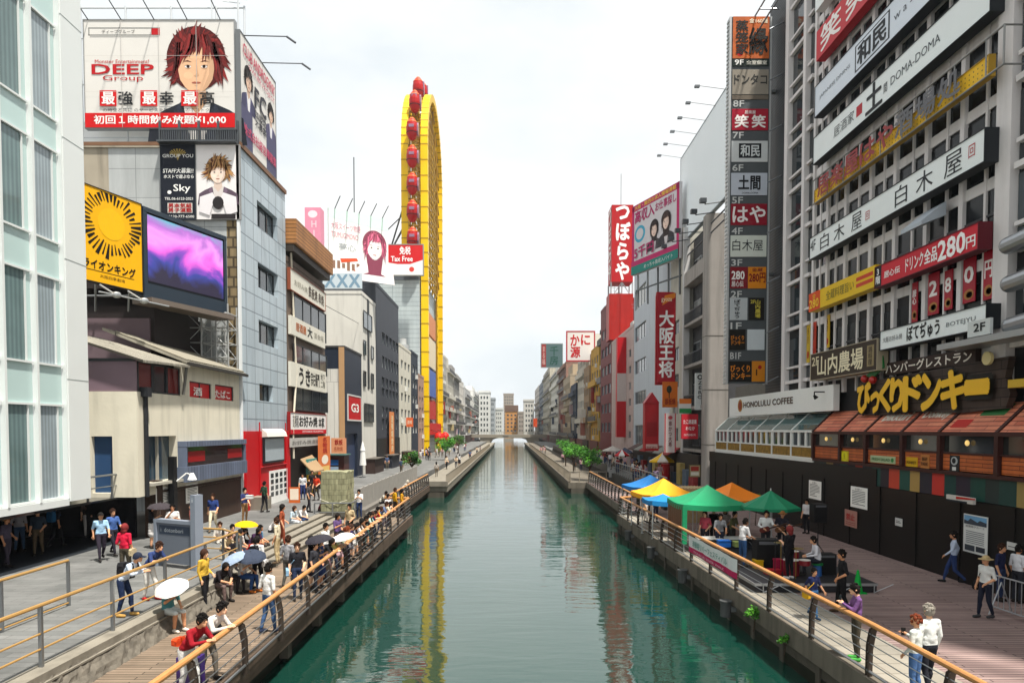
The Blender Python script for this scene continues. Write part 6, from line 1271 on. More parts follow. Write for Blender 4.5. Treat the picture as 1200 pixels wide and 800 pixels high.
def lat(root, fr):
    m = MB(); sd = F(fr.p(0, 0, 0), (0, 1, 0)); 
    for i, c in enumerate('やらぼつ'): put_text(m, F(fr.p(-.02, 0, -3.2), (0, -1, 0), (0, 0, 1), (-1, 0, 0)), c, .5, 2.9, h_ * (.05 + .24 * i), h_ * (.25 + .24 * i), .04, 0, .04)
    m.build('lettering', cm('ece8e4'), root)
    m = MB()
    for i in range(3): m.cyl(fr.p(w_ * i / 2, -2.3, -.3), fr.p(w_ * i / 2, 0, -.3), .12); m.cyl(fr.p(w_ * i / 2, -2.3, -3), fr.p(w_ * i / 2, 0, -3), .12)
    m.cyl(fr.p(0, -2.3, -.3), fr.p(w_ / 2, 0, -.3), .08); m.cyl(fr.p(w_, -2.3, -.3), fr.p(w_ / 2, 0, -.3), .08); m.build('support_frame', cm('a8aaac', .4), root)
    m = MB(); m.cyl(fr.p(w_ * .5, h_, -1.5), fr.p(w_ * .5, h_ + 5, -1.5), .05); m.build('aerial', cm('8a8c8e'), root)
sign('kana_tower_sign', 'red rooftop tower sign with four white kana down its face', q, w_, h_, mat('tower_red', 'a8161c', .45, 0, .1), [(vert('つぼらや'), .2, .85, .03, .98, 'f0ece8', {'bold': .07})], 3.4, cat='sign', extra=lat)
q, w_, h_ = qframe(FF(0, 88.0, 0), 723.5, 735, 395, 512)
sign('red_pole_sign', 'long red vertical sign with a white middle section', q, w_, h_, mat('pole_red', 'b4141e', .45, 0, .1), [('#', 0, 1, .36, .64, 'c0b4b0')], 1.2)
# ---------------------------------------------------------------- further buildings on the right
def far_row(side, edges, spec):
    for (p0, p1, yt, c, lab, nm, kw) in spec:
        ya, yb_ = sorted((800 * X1 / abs(p0 - VX), 800 * X1 / abs(p1 - VX))); Xs_ = X1 if side == 'R' else -X1
        pxm = p0 if side == 'R' else p1; zt = atX(max(p0, p1) if side == 'R' else min(p0, p1), yt, Xs_).z; L_ = yb_ - ya - .1
        nc, nr = kw.get('grid', (max(2, int(L_ / 3)), max(3, int((zt - UP) / 3))))
        hs = grid_holes(.5, L_ - .5, 3, zt - UP - .8, nc, nr, kw.get('wf', .55), kw.get('hf', .5))
        R_ = block(nm, lab, side, Xs_ + (kw.get('dx', 0) + (int(p0 * 7) % 5) * .18) * (1 if side == 'R' else -1), ya + .05, yb_ - .05, UP, zt, mat('wall_' + c, c, .7, 0, .18, .8, streak=kw.get('st', .4)), hs, D=kw.get('D', 9), mull=1, front=grid_holes(.6, 8, 3, zt - UP - 1, 2, nr, .4, .4) if kw.get('front') else (), ac=kw.get('ac', 4), group=kw.get('group'))
        root, fr = R_; rn = random.Random(int(p0 * 10)); H = zt - UP
        for j in range(int(H / 3.2)):
            if rn.random() < .55: z_ = 2.8 + 3.2 * j; m = MB(); m.box(.3, L_ - .3, z_, z_ + .14, 0, .7, 0, fr); m.box(.3, L_ - .3, z_ + .14, z_ + 1.0, .62, .7, rn.choice((0, 1)), fr); m.build('balcony', [cm(c, .7), cm('4a4a4c', .6)], root)
        for j in range(rn.choice((2, 3))):
            z_ = rn.uniform(2.0, max(3, H * .55)); u_ = rn.uniform(.2, L_ - .8); h2 = rn.uniform(.8, 3); m = MB(); m.box(u_, u_ + .3, z_, z_ + h2, .1, rn.uniform(.6, 1.1), 0, fr); m.build('projecting_sign', cm(rn.choice(['8c3430', 'c4c0b8', '3a465c', 'b0a078', '2a2c30', 'a0685a', 'd0ccc4', 'a89498', 'c0bcb4', '5c5a58'])), root)
        m = MB(); m.box(.2, L_ - .2, 0, 2.6, .02, .3, 0, fr); m.build('shopfront', cm(rn.choice(['3a2a26', '55483e', '2c3038', '6a3a34']), .6, .4), root)
        if rn.random() < .6: m = MB(); m.box(L_ * .2, L_ * .8, H, H + rn.uniform(2, 4), -4, -1, 0, fr); m.build('penthouse', cm(c, .7), root)
far_row('R', None, [
    (698.5, 703, 362, '77787c', 'slim dark grey building edged by the red building', 'narrow_building', {'grid': (1, 7)}),
    (689, 698, 405, 'c09a40', 'mustard yellow building of seven floors among brown ones', 'yellow_building', {'front': 1}),
    (683, 689, 430, '9a8468', 'narrow brown balconied building next to the mustard yellow one', 'narrow_building', {}),
    (674, 683, 410, 'c4c2b8', 'pale narrow building behind the red kana rooftop board', 'narrow_building', {}),
    (668, 674, 450, '2c3a50', 'dark blue glass strip building between two pale ones', 'narrow_building', {'wf': .8, 'hf': .8}),
    (660, 668, 440, 'a89880', 'tan balconied building beyond the dark blue strip building', 'far_building', {}),
    (652, 660, 425, '8a6c60', 'brownish pink building far down the tree bank', 'far_building', {}),
    (644, 652, 432, 'cfccc2', 'white far building with a square top window', 'far_building', {'front': 1}),
    (636.5, 644, 430, 'a8a294', 'grey far building carrying the green lattice sign', 'far_building', {'front': 1}),
    (630.5, 636.5, 444, '6a7078', 'blue grey far building before the end of the bank', 'far_building', {}),
    (626, 630.5, 452, 'b4b0aa', 'pale far building nearest the bridge on the tree bank', 'far_building', {})])
q, w_, h_ = qframe(FF(0, 138, 0), 665, 696, 389, 422)
sign('crab_sign', 'white rooftop board with red kana and a red border', q, w_, h_, 'd8d4d0', [('か', .12, .45, .52, .9, 'b81820', {'bold': .05}), ('に', .52, .85, .55, .9, 'b81820', {'bold': .05}), ('源', .12, .48, .1, .48, 'b81820', {'bold': .05})], .5, 'a83038', .25)
q, w_, h_ = qframe(FF(0, 205, 0), 634.5, 659, 403, 430)
sign('lattice_sign', 'dark green lattice rooftop sign with a red side strip', q, w_, h_, '4a6264', [('#', .0, .22, 0, 1, '8a3030'), (vert('まる福'), .04, .18, .1, .9, 'd8b0a8', {'n': .05}), ('千\n房', .4, .8, .1, .9, '1c4a40', {'bold': .04})], .5, '8a9494', .2)
q, w_, h_ = qframe(FF(0, 230, 0), 625, 629.5, 490, 500); sign('orange_sign', 'small orange far sign near the bridge', q, w_, h_, 'c8481c', [], .3)
# left far row beyond the ferris wheel
far_row('L', None, [
    (519, 526, 415, 'a8a69e', 'grey many windowed building just beyond the ferris wheel', 'far_building', {'front': 1}),
    (526, 533, 432, 'bcb8ac', 'pale building with balconies, second beyond the ferris wheel', 'far_building', {'front': 1}),
    (533, 539, 438, '8e8c88', 'dull grey building with a tall blank end beyond the wheel', 'far_building', {}),
    (539, 545, 444, 'c8c4bc', 'off white building with close balconies beyond the wheel', 'far_building', {'front': 1}),
    (545, 551, 455, 'b0b0ae', 'pale grey low building before the white apartment slab', 'far_building', {}),
    (551, 556, 462, 'cdccc6', 'white building with tiny windows left of the white apartment slab', 'far_building', {'front': 1}),
    (556, 561, 458, 'd2d2ce', 'low white building beside the far bridge', 'far_building', {}),
    (561, 566, 463, 'c0c0bc', 'grey white slab next to the far bridge', 'far_building', {})])
for (p0, p1, yt, Y, c, lab) in ((561, 574, 460, 330, 'd4d4d0', 'white apartment slab beyond the bridge'), (574, 580, 468, 345, '9ea4a8', 'slim grey block beyond the bridge'), (580, 589, 480, 360, 'd0d0ca', 'low white block beyond the bridge'), (592, 607, 482, 380, 'c08a50', 'orange brown building with a flat brown top facing down the canal'), (590, 602, 462, 640, '8e8478', 'tall square tower block on the skyline'), (607, 614, 484, 372, 'a0968c', 'grey brown narrow block beyond the bridge'), (614, 626, 470, 350, 'c8c4bc', 'pale block beyond the bridge near the tree bank')):
    a, b_ = atY(p0, yt, Y), atY(p1, yt, Y); H = a.z - 1.4; Wd = b_.x - a.x
    root = thing('distant_building', lab, 'building', ((a.x + b_.x) / 2, Y + 6, 1.4)); f_ = FF(a.x, Y, 1.4)
    hs = grid_holes(.5, Wd - .5, 3, H - 1, max(3, int(Wd / 2.0)), max(4, int(H / 2.9)), .5, .5)
    m = MB(); m.facade(f_, 0, Wd, 0, H, hs, 0, .3); m.box(a.x, b_.x, Y + .4, Y + 14, 1.4, 1.4 + H); m.build('wall', cm(c, .8, .12), root)
    m = MB(); m.box(a.x - .2, b_.x + .2, Y - .2, Y + 14, 1.4 + H, 2.4 + H + (2.5 if 'orange' in lab else 0)); m.build('roof', cm('6a5448' if 'orange' in lab else c, .8, .12), root)
    m = MB()
    for h in hs: m.rect(f_, h[0], h[1], h[2], h[3], -.2)
    tag(m.build('window_row', glassmat('pane_grey', (.06, .075, .085)), root))
# ================================================================ PEOPLE
def capsule(mb, a, b, ra, rb, n=12, mi=0, flat=None):
    """a closed tapered limb with round ends; flat = (axis vector, factor) squeezes the section"""
    a, b = V(a), V(b); d = b - a
    if d.length < 1e-5: d = V((0, 0, 1e-4))
    w_ = d.normalized(); u = w_.orthogonal().normalized(); v = w_.cross(u)
    rings = [(a - w_ * ra * math.cos(t), ra * math.sin(t)) for t in (.35, .8, 1.25)] + [(a + d * k, ra + (rb - ra) * k) for k in (0, .33, .66, 1)] + [(b + w_ * rb * math.sin(t), rb * math.cos(t)) for t in (.35, .8, 1.25)]
    vs = []
    for c, r in rings:
        for i in range(n):
            t = 2 * math.pi * i / n; o = u * math.cos(t) * r + v * math.sin(t) * r
            if flat: ax = V(flat[0]).normalized(); o = o - ax * o.dot(ax) * (1 - flat[1])
            vs.append(c + o)
    fs = [(j * n + i, j * n + (i + 1) % n, (j + 1) * n + (i + 1) % n, (j + 1) * n + i) for j in range(len(rings) - 1) for i in range(n)]
    fs += [tuple(range(n))[::-1], tuple(range((len(rings) - 1) * n, len(rings) * n))]
    mb.add(vs, fs, mi)
# regions: 0 skin 1 top 2 bottom 3 shoe 4 forearm 5 shin 6 hair
# joints in metres for a 1.70 m figure that looks along -Y; x of the figure's left is +
def joints(pose):
    J = dict(pel=(0, 0, .93), wai=(0, .01, 1.08), che=(0, 0, 1.28), nec=(0, .015, 1.44), hea=(0, -.02, 1.60),
             sR=(-.175, .01, 1.39), sL=(.175, .01, 1.39), eR=(-.225, .03, 1.12), eL=(.225, .03, 1.12), wR=(-.235, -.06, .89), wL=(.235, -.06, .89),
             hR=(-.09, 0, .90), hL=(.09, 0, .90), kR=(-.10, -.015, .49), kL=(.10, -.015, .49), aR=(-.105, .025, .08), aL=(.105, .025, .08))
    if pose == 'walk':
        J.update(kR=(-.09, -.17, .52), aR=(-.09, -.25, .10), kL=(.09, .03, .48), aL=(.09, .30, .16), eR=(-.23, .13, 1.15), wR=(-.22, .08, .92), eL=(.23, -.06, 1.13), wL=(.21, -.24, .97))
    if pose == 'stroll':
        J.update(kR=(-.095, -.07, .50), aR=(-.10, -.10, .08), kL=(.095, .02, .49), aL=(.10, .14, .10), eL=(.235, .06, 1.12), wL=(.17, -.13, 1.0))
    if pose in ('lean', 'leanskirt'):
        J.update(pel=(0, .16, .91), wai=(0, .08, 1.05), che=(0, -.06, 1.21), nec=(0, -.15, 1.35), hea=(0, -.24, 1.48), sR=(-.175, -.10, 1.30), sL=(.175, -.10, 1.30), eR=(-.24, -.22, 1.10), eL=(.24, -.22, 1.10),
                 wR=(-.09, -.40, 1.14), wL=(.07, -.42, 1.15), hR=(-.09, .16, .88), hL=(.09, .16, .88), kR=(-.10, .12, .48), kL=(.10, .02, .49), aR=(-.105, .22, .08), aL=(.105, .0, .08))
    if pose in ('sit', 'sitskirt', 'sitpar'):
        J.update(pel=(0, .08, .52), wai=(0, .09, .66), che=(0, .03, .86), nec=(0, -.02, 1.02), hea=(0, -.07, 1.17), sR=(-.175, .0, .97), sL=(.175, .0, .97), eR=(-.23, -.02, .72), eL=(.23, -.02, .72), wR=(-.12, -.26, .66), wL=(.10, -.27, .65),
                 hR=(-.09, .06, .50), hL=(.09, .06, .50), kR=(-.11, -.36, .50), kL=(.11, -.36, .50), aR=(-.11, -.30, .08), aL=(.12, -.38, .08))
    if pose == 'sitfwd':
        J.update(pel=(0, .08, .52), wai=(0, .05, .66), che=(0, -.10, .82), nec=(0, -.20, .95), hea=(0, -.29, 1.07), sR=(-.175, -.15, .91), sL=(.175, -.15, .91), eR=(-.2, -.28, .68), eL=(.2, -.28, .68), wR=(-.05, -.42, .62), wL=(.05, -.43, .63),
                 hR=(-.09, .06, .50), hL=(.09, .06, .50), kR=(-.13, -.36, .50), kL=(.13, -.36, .50), aR=(-.13, -.38, .08), aL=(.13, -.30, .08))
    if pose in ('hold', 'holdskirt'): J.update(eR=(-.235, -.06, 1.14), wR=(-.14, -.24, 1.24), eL=(.22, .03, 1.12), wL=(.19, -.12, .94))
    if pose == 'sitpar': J.update(eR=(-.24, -.08, .75), wR=(-.13, -.25, .88))
    if pose == 'phone': J.update(eR=(-.21, -.1, 1.16), wR=(-.05, -.28, 1.28), eL=(.21, -.1, 1.16), wL=(.05, -.29, 1.27), hea=(0, -.05, 1.58))
    if pose == 'play': J.update(eR=(-.26, -.02, 1.14), wR=(-.08, -.22, 1.06), eL=(.27, -.08, 1.18), wL=(.30, -.28, 1.22), hea=(.02, -.05, 1.59))
    if pose == 'sing': J.update(eR=(-.24, -.08, 1.16), wR=(-.04, -.2, 1.42), eL=(.23, .0, 1.12), wL=(.12, -.22, 1.2))
    if pose == 'table': J.update(che=(0, -.04, 1.28), nec=(0, -.06, 1.44), hea=(0, -.12, 1.58), sR=(-.175, -.05, 1.38), sL=(.175, -.05, 1.38), eR=(-.24, -.1, 1.13), eL=(.24, -.1, 1.13), wR=(-.16, -.34, 1.02), wL=(.16, -.34, 1.02))
    return {k: V(v) for k, v in J.items()}
BODIES = {}
def body(pose):
    if pose in BODIES: return BODIES[pose]
    J = joints(pose); C = []                       # capsules: a, b, ra, rb, region, flat
    sh = (J['sL'] - J['sR']).normalized(); up = (J['nec'] - J['pel']).normalized(); fw = sh.cross(up).normalized()
    if fw.y > 0: fw = -fw
    FL_ = (tuple(fw), .78)
    C.append((J['che'] - sh * .075, J['che'] + sh * .075, .115, .115, 1, FL_)); C.append((J['che'] + up * .06 - sh * .1, J['che'] + up * .06 + sh * .1, .09, .09, 1, FL_))
    C.append((J['wai'] - sh * .06, J['wai'] + sh * .06, .105, .105, 1, FL_)); C.append((J['wai'], J['che'], .13, .14, 1, FL_)); C.append((J['wai'] + (J['pel'] - J['wai']) * .55 - sh * .07, J['wai'] + (J['pel'] - J['wai']) * .55 + sh * .07, .108, .108, 1, FL_))
    C.append((J['pel'] - sh * .075, J['pel'] + sh * .075, .105, .105, 2, (tuple(fw), .9)))
    C.append((J['sR'], J['sL'], .062, .062, 1, None)); C.append((J['che'] + up * .08, J['nec'], .09, .055, 1, None))
    C.append((J['nec'], J['hea'] - up * .02, .052, .052, 0, None))
    hx = J['hea']; C.append((hx - V((0, 0, .035)), hx + V((0, .012, .03)), .083, .098, 0, ((1, 0, 0), .86)))
    C.append((hx + V((0, -.045, -.065)), hx + V((0, -.055, -.07)), .045, .043, 0, None)); C.append((hx + V((0, -.095, -.0)), hx + V((0, -.112, -.022)), .011, .016, 0, None))
    for s_ in (-1, 1): C.append((hx + V((s_ * .083, .012, -.015)), hx + V((s_ * .086, .016, .012)), .02, .022, 0, ((1, 0, 0), .5)))
    for s_ in 'RL':
        S, E, W_, H, K, A = (J[k + s_] for k in 'sewhka')
        C.append((S, E, .058, .046, 1, None)); C.append((E, W_, .043, .030, 4, None))
        fd = (W_ - E).normalized(); C.append((W_ + fd * .02, W_ + fd * .075, .036, .036, 0, (tuple(sh), .55)))
        C.append((H, K, .09, .064, 2, None)); C.append((K, A + V((0, 0, .06)), .060, .043, 5, None))
        C.append((K + (A - K) * .3 + V((0, .015, 0)), K + (A - K) * .45 + V((0, .015, 0)), .056, .05, 5, None))
        sd = K - A; toe = A + V((0, -.15, 0)); toe.z = A.z - .035
        C.append((V((A.x, A.y + .025, A.z - .03)), toe, .045, .040, 3, None))
    if 'skirt' in pose:
        if pose.startswith('sit'): C.append((J['pel'], (J['kR'] + J['kL']) / 2 + V((0, .02, -.02)), .14, .15, 2, None)); C.append((J['kR'] + V((0, .08, 0)), J['kL'] + V((0, .08, 0)), .10, .10, 2, None))
        else:
            for k in range(4): z = k / 3; C.append((J['pel'] + (J['kR'] - J['hR']) * z * .85 - sh * .08, J['pel'] + (J['kR'] - J['hR']) * z * .85 + sh * .08, .115 + .03 * z, .115 + .03 * z, 2, None))
    mb = MB()
    for c in C: capsule(mb, *c[:4], flat=c[5])
    me = bpy.data.meshes.new('person'); me.from_pydata([tuple(v) for v in mb.v], [], mb.f); o = bpy.data.objects.new('tmp', me); COL.objects.link(o)
    r = o.modifiers.new('r', 'REMESH'); r.mode = 'VOXEL'; r.voxel_size = .0155; r.use_smooth_shade = True
    sm = o.modifiers.new('s', 'SMOOTH'); sm.factor = .5; sm.iterations = 3
    dg = bpy.context.evaluated_depsgraph_get(); dg.update(); me2 = bpy.data.meshes.new_from_object(o.evaluated_get(dg)); bpy.data.objects.remove(o)
    nF = len(me2.polygons); ctr = np.zeros(nF * 3); me2.polygons.foreach_get('center', ctr); ctr = ctr.reshape(-1, 3)
    best = np.full(nF, 1e9); reg = np.zeros(nF, int)
    for a, b, ra, rb, rg, fl in C:
        a, b = np.array(a), np.array(b); d = b - a; L2 = max(1e-9, d @ d); t_ = np.clip((ctr - a) @ d / L2, 0, 1); off = ctr - (a + t_[:, None] * d)
        if fl: ax = np.array(V(fl[0]).normalized()); off = off + np.outer(off @ ax, ax) * (1 / fl[1] - 1)
        dist = np.linalg.norm(off, axis=1) - (ra + (rb - ra) * t_); k = dist < best; best[k] = dist[k]; reg[k] = rg
    vs = [tuple(v.co) for v in me2.vertices]; fs = [tuple(p.vertices) for p in me2.polygons]; rg = list(reg)
    fm = MB()                                       # fingers, rooted in the palm
    for s_ in 'RL':
        E, W_ = J['e' + s_], J['w' + s_]; fd = (W_ - E).normalized(); side = fd.cross(V((0, 0, 1))); side = side.normalized() if side.length > .1 else V((0, 1, 0)); dn = fd.cross(side).normalized()
        if dn.z > 0 and abs(fd.z) < .8: dn = -dn
        if side.dot(V((0, -1, 0))) < 0: side = -side
        for i, (o_, ln) in enumerate(((-.027, .058), (-.009, .07), (.009, .074), (.026, .066))):
            p = W_ + fd * .085 + side * o_; q = p + fd * ln * .5 + dn * .008; capsule(fm, p, q, .0085, .008, 6); capsule(fm, q, q + fd * ln * .38 + dn * .022, .008, .006, 6)
        p = W_ + fd * .03 + side * .03; q = p + fd * .03 + side * .026; capsule(fm, p, q, .011, .009, 6); capsule(fm, q, q + fd * .03 + side * .004, .009, .007, 6)
    k = len(vs); vs += [tuple(v) for v in fm.v]; fs += [tuple(i + k for i in f) for f in fm.f]; rg += [0] * len(fm.f)
    m3 = bpy.data.meshes.new('person'); m3.from_pydata(vs, [], fs)
    for i in range(6): m3.materials.append(None)
    m3.polygons.foreach_set('material_index', rg); m3.polygons.foreach_set('use_smooth', [True] * len(fs)); m3.update()
    bpy.data.meshes.remove(me2)
    BODIES[pose] = (m3, J); return BODIES[pose]
HAIRS = {}
def hair(kind):
    if kind in HAIRS: return HAIRS[kind]
    rnd = random.Random(kind); mb = MB()
    def shell(zc, front, rx, ry, rz, jag=.008, n=20, k=9):
        vs = []
        for j in range(k + 1):
            for i in range(n):
                t = 2 * math.pi * i / n; fr_ = max(0, -math.sin(t)); lim = front * fr_ + zc * (1 - fr_)
                ph = math.pi / 2 - (math.pi / 2 - lim) * j / k; r = 1 + rnd.uniform(-1, 1) * jag * 6 + (rnd.uniform(0, .06) if j == k else 0); ph += rnd.uniform(-.12, .1) if j == k else 0
                vs.append((rx * r * math.cos(ph) * math.cos(t), .012 + ry * r * math.cos(ph) * math.sin(t), .012 + rz * r * math.sin(ph)))
        mb.add(vs, [(j * n + i, (j + 1) * n + i, (j + 1) * n + (i + 1) % n, j * n + (i + 1) % n) for j in range(k) for i in range(n)])
    if kind == 'short':
        shell(-.75, .42, .092, .110, .125)
        for i in range(90):
            t = rnd.uniform(0, 6.28); ph = rnd.uniform(.1 if math.sin(t) > -.3 else .45, 1.5); d = V((math.cos(ph) * math.cos(t), math.cos(ph) * math.sin(t), math.sin(ph))); p = V((.088 * d.x, .012 + .106 * d.y, .012 + .122 * d.z)); sw = V((rnd.uniform(-.5, .5), -.6, -.3)) * .5
            mb.cyl(p, p + (d + sw).normalized() * rnd.uniform(.022, .04), .019, .004, 5)
    elif kind == 'bald': shell(-.6, 1.2, .092, .111, .124)
    elif kind == 'bob': shell(-1.15, .4, .102, .122, .132); mb.ball((0, .05, -.09), (.098, .07, .09), 0, 12, 7)
    elif kind == 'long': shell(-1.1, .4, .100, .12, .132); mb.ball((0, .06, -.14), (.095, .062, .2), 0, 12, 8)
    elif kind == 'tail': shell(-.8, .42, .095, .113, .13); mb.ball((0, .13, -.02), (.04, .05, .1), 0, 10, 7)
    elif kind == 'curly':
        for i in range(60):
            t, z = rnd.uniform(0, 6.28), rnd.uniform(-.35, 1)
            if math.sin(t) < -.4 and z < .5: continue
            c = math.sqrt(1 - z * z); mb.ball((.088 * c * math.cos(t), .012 + .105 * c * math.sin(t), .01 + .115 * z), rnd.uniform(.025, .036), 0, 7, 5)
    elif kind in ('cap', 'hat'):
        shell(-.5 if kind == 'cap' else -.1, .35, .1, .118, .125, .001); n = 22
        rr = (.16, .17) if kind == 'hat' else (.0, 0)
        if kind == 'hat':
            vs = []
            for r, z in ((.095, .05), (.175, .03), (.175, .02), (.095, .035)): vs += [(r * math.cos(2 * math.pi * i / n), .012 + r * 1.1 * math.sin(2 * math.pi * i / n), z) for i in range(n)]
            mb.add(vs, [(j * n + i, j * n + (i + 1) % n, ((j + 1) % 4) * n + (i + 1) % n, ((j + 1) % 4) * n + i) for j in range(4) for i in range(n)])
        else: mb.prism([(-.08, -.08), (.08, -.08), (.06, -.19), (-.06, -.19)], F((0, 0, .045), (1, 0, 0), (0, 1, 0)), -.006, .006)
    me = bpy.data.meshes.new(kind + '_hair'); me.from_pydata([tuple(v) for v in mb.v], [], mb.f); me.polygons.foreach_set('use_smooth', [True] * len(mb.f)); me.materials.append(None); me.update()
    HAIRS[kind] = me; return me
def face_mesh():
    if 'face' in HAIRS: return HAIRS['face']
    mb = MB()
    for s_ in (-1, 1): mb.ball((s_ * .031, -.083, .005), (.013, .008, .007), 0, 8, 5); mb.ball((s_ * .033, -.085, .026), (.019, .008, .004), 0, 8, 4)
    mb.ball((0, -.094, -.058), (.022, .007, .006), 1, 8, 4)
    me = bpy.data.meshes.new('face_features'); me.from_pydata([tuple(v) for v in mb.v], [], mb.f); me.materials.append(cm('1c1412', .4)); me.materials.append(cm('9a4a42', .5)); me.polygons.foreach_set('material_index', mb.m); me.update()
    HAIRS['face'] = me; return me
SKINS = ['d9a37f', 'cf9a76', 'c48c68', 'e0b08e']
HCOL = {'k': '15110f', 'b': '3a2318', 'r': '6a2f18', 'g': '8a847a', 'y': '8a5a2c', 't': 'b09a70', 'n': '20283a', 'w': 'd8d4c8', 'e': '7a2a2a'}
WX = {}
_pn = [0]
def cloth(c): return mat('cloth_' + c, c, .85, 0, .3, 5, bump=.7, bscale=13, spec=.2)
def person(pose, x, y, z, rot, label=None, top='c0c0c0', bottom='2c3446', shoe='2a2624', hr='short', hc='k', long_sleeve=False, shorts=False, h=1.70, group=None, skin=None, detail=True):
    """rot 0 looks at the camera bank end (-Y), 90 looks +X, 180 looks away, -90 looks -X"""
    me, J = body(pose); _pn[0] += 1; rnd = random.Random(_pn[0]); sk = cloth(skin or rnd.choice(SKINS))
    o = bpy.data.objects.new('person', me); COL.objects.link(o); s = h / 1.70
    o.location = (x, y, z); o.rotation_euler = (0, 0, R(rot)); o.scale = (s, s, s); WL[o.name] = V((x, y, z))
    tag(o, label, 'person', group)
    for i, m_ in enumerate((sk, cloth(top), cloth(bottom), cloth(shoe), cloth(top) if long_sleeve else sk, sk if shorts or 'skirt' in pose else cloth(bottom))):
        o.material_slots[i].link = 'OBJECT'; o.material_slots[i].material = m_
    if hr:
        c = bpy.data.objects.new('hair' if hr not in ('cap', 'hat') else hr, hair(hr)); COL.objects.link(c); c.parent = o; c.location = J['hea']
        c.material_slots[0].link = 'OBJECT'; c.material_slots[0].material = cm(HCOL[hc], .85, .35, scale=30, spec=.2)
        if pose in ('lean', 'leanskirt', 'sitfwd', 'phone'): c.rotation_euler = (R(10), 0, 0)
    if detail:
        c = bpy.data.objects.new('face', face_mesh()); COL.objects.link(c); c.parent = o; c.location = J['hea']
    o['_j'] = pose
    return o
def wrist(o, side='R'):
    J = body(o['_j'])[1]; s = o.scale[0]; w_, e_ = J['w' + side], J['e' + side]; p = w_ + (w_ - e_).normalized() * .08
    return V(o.location) + Matrix.Rotation(o.rotation_euler.z, 3, 'Z') @ (p * s)
def parasol(o, label, col, r=.5, lift=.62, tilt=(0, 0), closed=False, lining=None, side='R'):
    w_ = wrist(o, side); root = thing('parasol', label, 'parasol', w_)
    ax = V((tilt[0], tilt[1], 1)).normalized(); a = ax.orthogonal().normalized(); b_ = ax.cross(a); top = w_ + ax * lift
    m = MB(); n = 24; rings = []
    for j in range(6):
        f_ = j / 5; rr = r * math.sin(f_ * 1.25) / math.sin(1.25); dz = -.26 * r / .5 * (1 - math.cos(f_ * 1.3))
        rings.append([top + ax * dz * (1 if j else 1) + (a * math.cos(2 * math.pi * i / n) + b_ * math.sin(2 * math.pi * i / n)) * rr * (1 - (.05 * f_ if i % 3 else 0)) for i in range(n)])
    m.add([p for q in rings for p in q], [(j * n + i, (j + 1) * n + i, (j + 1) * n + (i + 1) % n, j * n + (i + 1) % n) for j in range(5) for i in range(n)])
    m.build('canopy', cloth(col), root, smooth=False)
    m = MB(); m.cyl(w_ - ax * .08, top + ax * .05, .008, None, 8); m.cyl(w_ - ax * .1, w_ + ax * .03, .016, None, 8); m.build('shaft', cm('8a8c8e', .3, metal=.6), root)
    m = MB()
    for i in range(0, n, 3): m.cyl(top - ax * .02, rings[5][i], .004, None, 4)
    m.build('rib_frame', cm('5a5c5e', .4), root)
    return root
def bag(o, label, col, kind='shoulder', name=None):
    J = body(o['_j'])[1]; s = o.scale[0]; T = Matrix.Rotation(o.rotation_euler.z, 3, 'Z')
    loc = {'shoulder': V((-.27, .02, .82)), 'back': J['che'] + V((0, .2, -.05)), 'hip': V((.24, .08, .95)), 'waist': J['wai'] + V((-.08, .17, .02))}[kind]
    if kind == 'shoulder' and 'sit' not in o['_j']: loc = V((-.29, .02, .85))
    P = V(o.location) + T @ (loc * s); root = thing(name or ('backpack' if kind == 'back' else 'bag'), label, 'backpack' if kind == 'back' else 'bag', P)
    fr = F(P, T @ V((1, 0, 0)), (0, 0, 1), T @ V((0, -1, 0))); w_, h_, d = {'shoulder': (.24, .24, .09), 'back': (.28, .40, .16), 'hip': (.2, .26, .1), 'waist': (.26, .15, .12)}[kind]
    if kind == 'shoulder': fr = F(P, T @ V((0, 1, 0)), (0, 0, 1), T @ V((-1, 0, 0)))
    m = MB(); oc = [(-w_ / 2, -h_ * .35), (-w_ * .35, -h_ / 2), (w_ * .35, -h_ / 2), (w_ / 2, -h_ * .35), (w_ / 2, h_ * .3), (w_ * .35, h_ / 2), (-w_ * .35, h_ / 2), (-w_ / 2, h_ * .3)]; m.prism(oc, fr, -d / 2, d / 2); m.build('body', cloth(col), root)
    m = MB(); m.prism([(x * .75, y * .55 - h_ * .12) for x, y in oc], fr, -d / 2 - .03, -d / 2 - .001); m.build('pocket', cloth(col), root)
    S = V(o.location) + T @ ((J['nec'] + V((.1 if kind == 'shoulder' else -.08, 0, .0))) * s)
    m = MB()
    if kind == 'back':
        for q in ('sR', 'sL'): sp = V(o.location) + T @ ((J[q] * .62 + J['nec'] * .38 + V((0, -.05, .03))) * s); m.tube([fr.p(0, h_ * .45), sp, V(o.location) + T @ ((J['che'] + V((.1 if q == 'sL' else -.1, -.13, -.02))) * s)], .016, 6)
    else: m.tube([fr.p(0, h_ * .48), fr.p(0, h_ * .48) + (S - fr.p(0, h_ * .48)) * .5 + T @ V((-.02, -.1, 0)), S], .01, 6)
    m.build('strap', cloth(col), root); return root
def at_px(px, py, z): return atZ(px, py, z)
PE = {}
def pp(key, pose, px, py, z, rot, label, **k):
    q = atZ(px, py, z); PE[key] = person(pose, q.x, q.y, z, rot, label, **k); return PE[key]
def leaner(key, px, yrail, z, label, X=None, side='L', **k):
    """someone resting on the canal handrail, at picture column px"""
    xx = -6.12 if side == 'L' else None; y = 800 * 5.95 / (VX - px); xr = -5.68 - max(0, y - 12) * .0096 - .38
    y = 800 * -xr / (VX - px); PE[key] = person(k.pop('pose', 'lean'), xr, y, DECK, k.pop('rot', 90), label, **k); return PE[key]
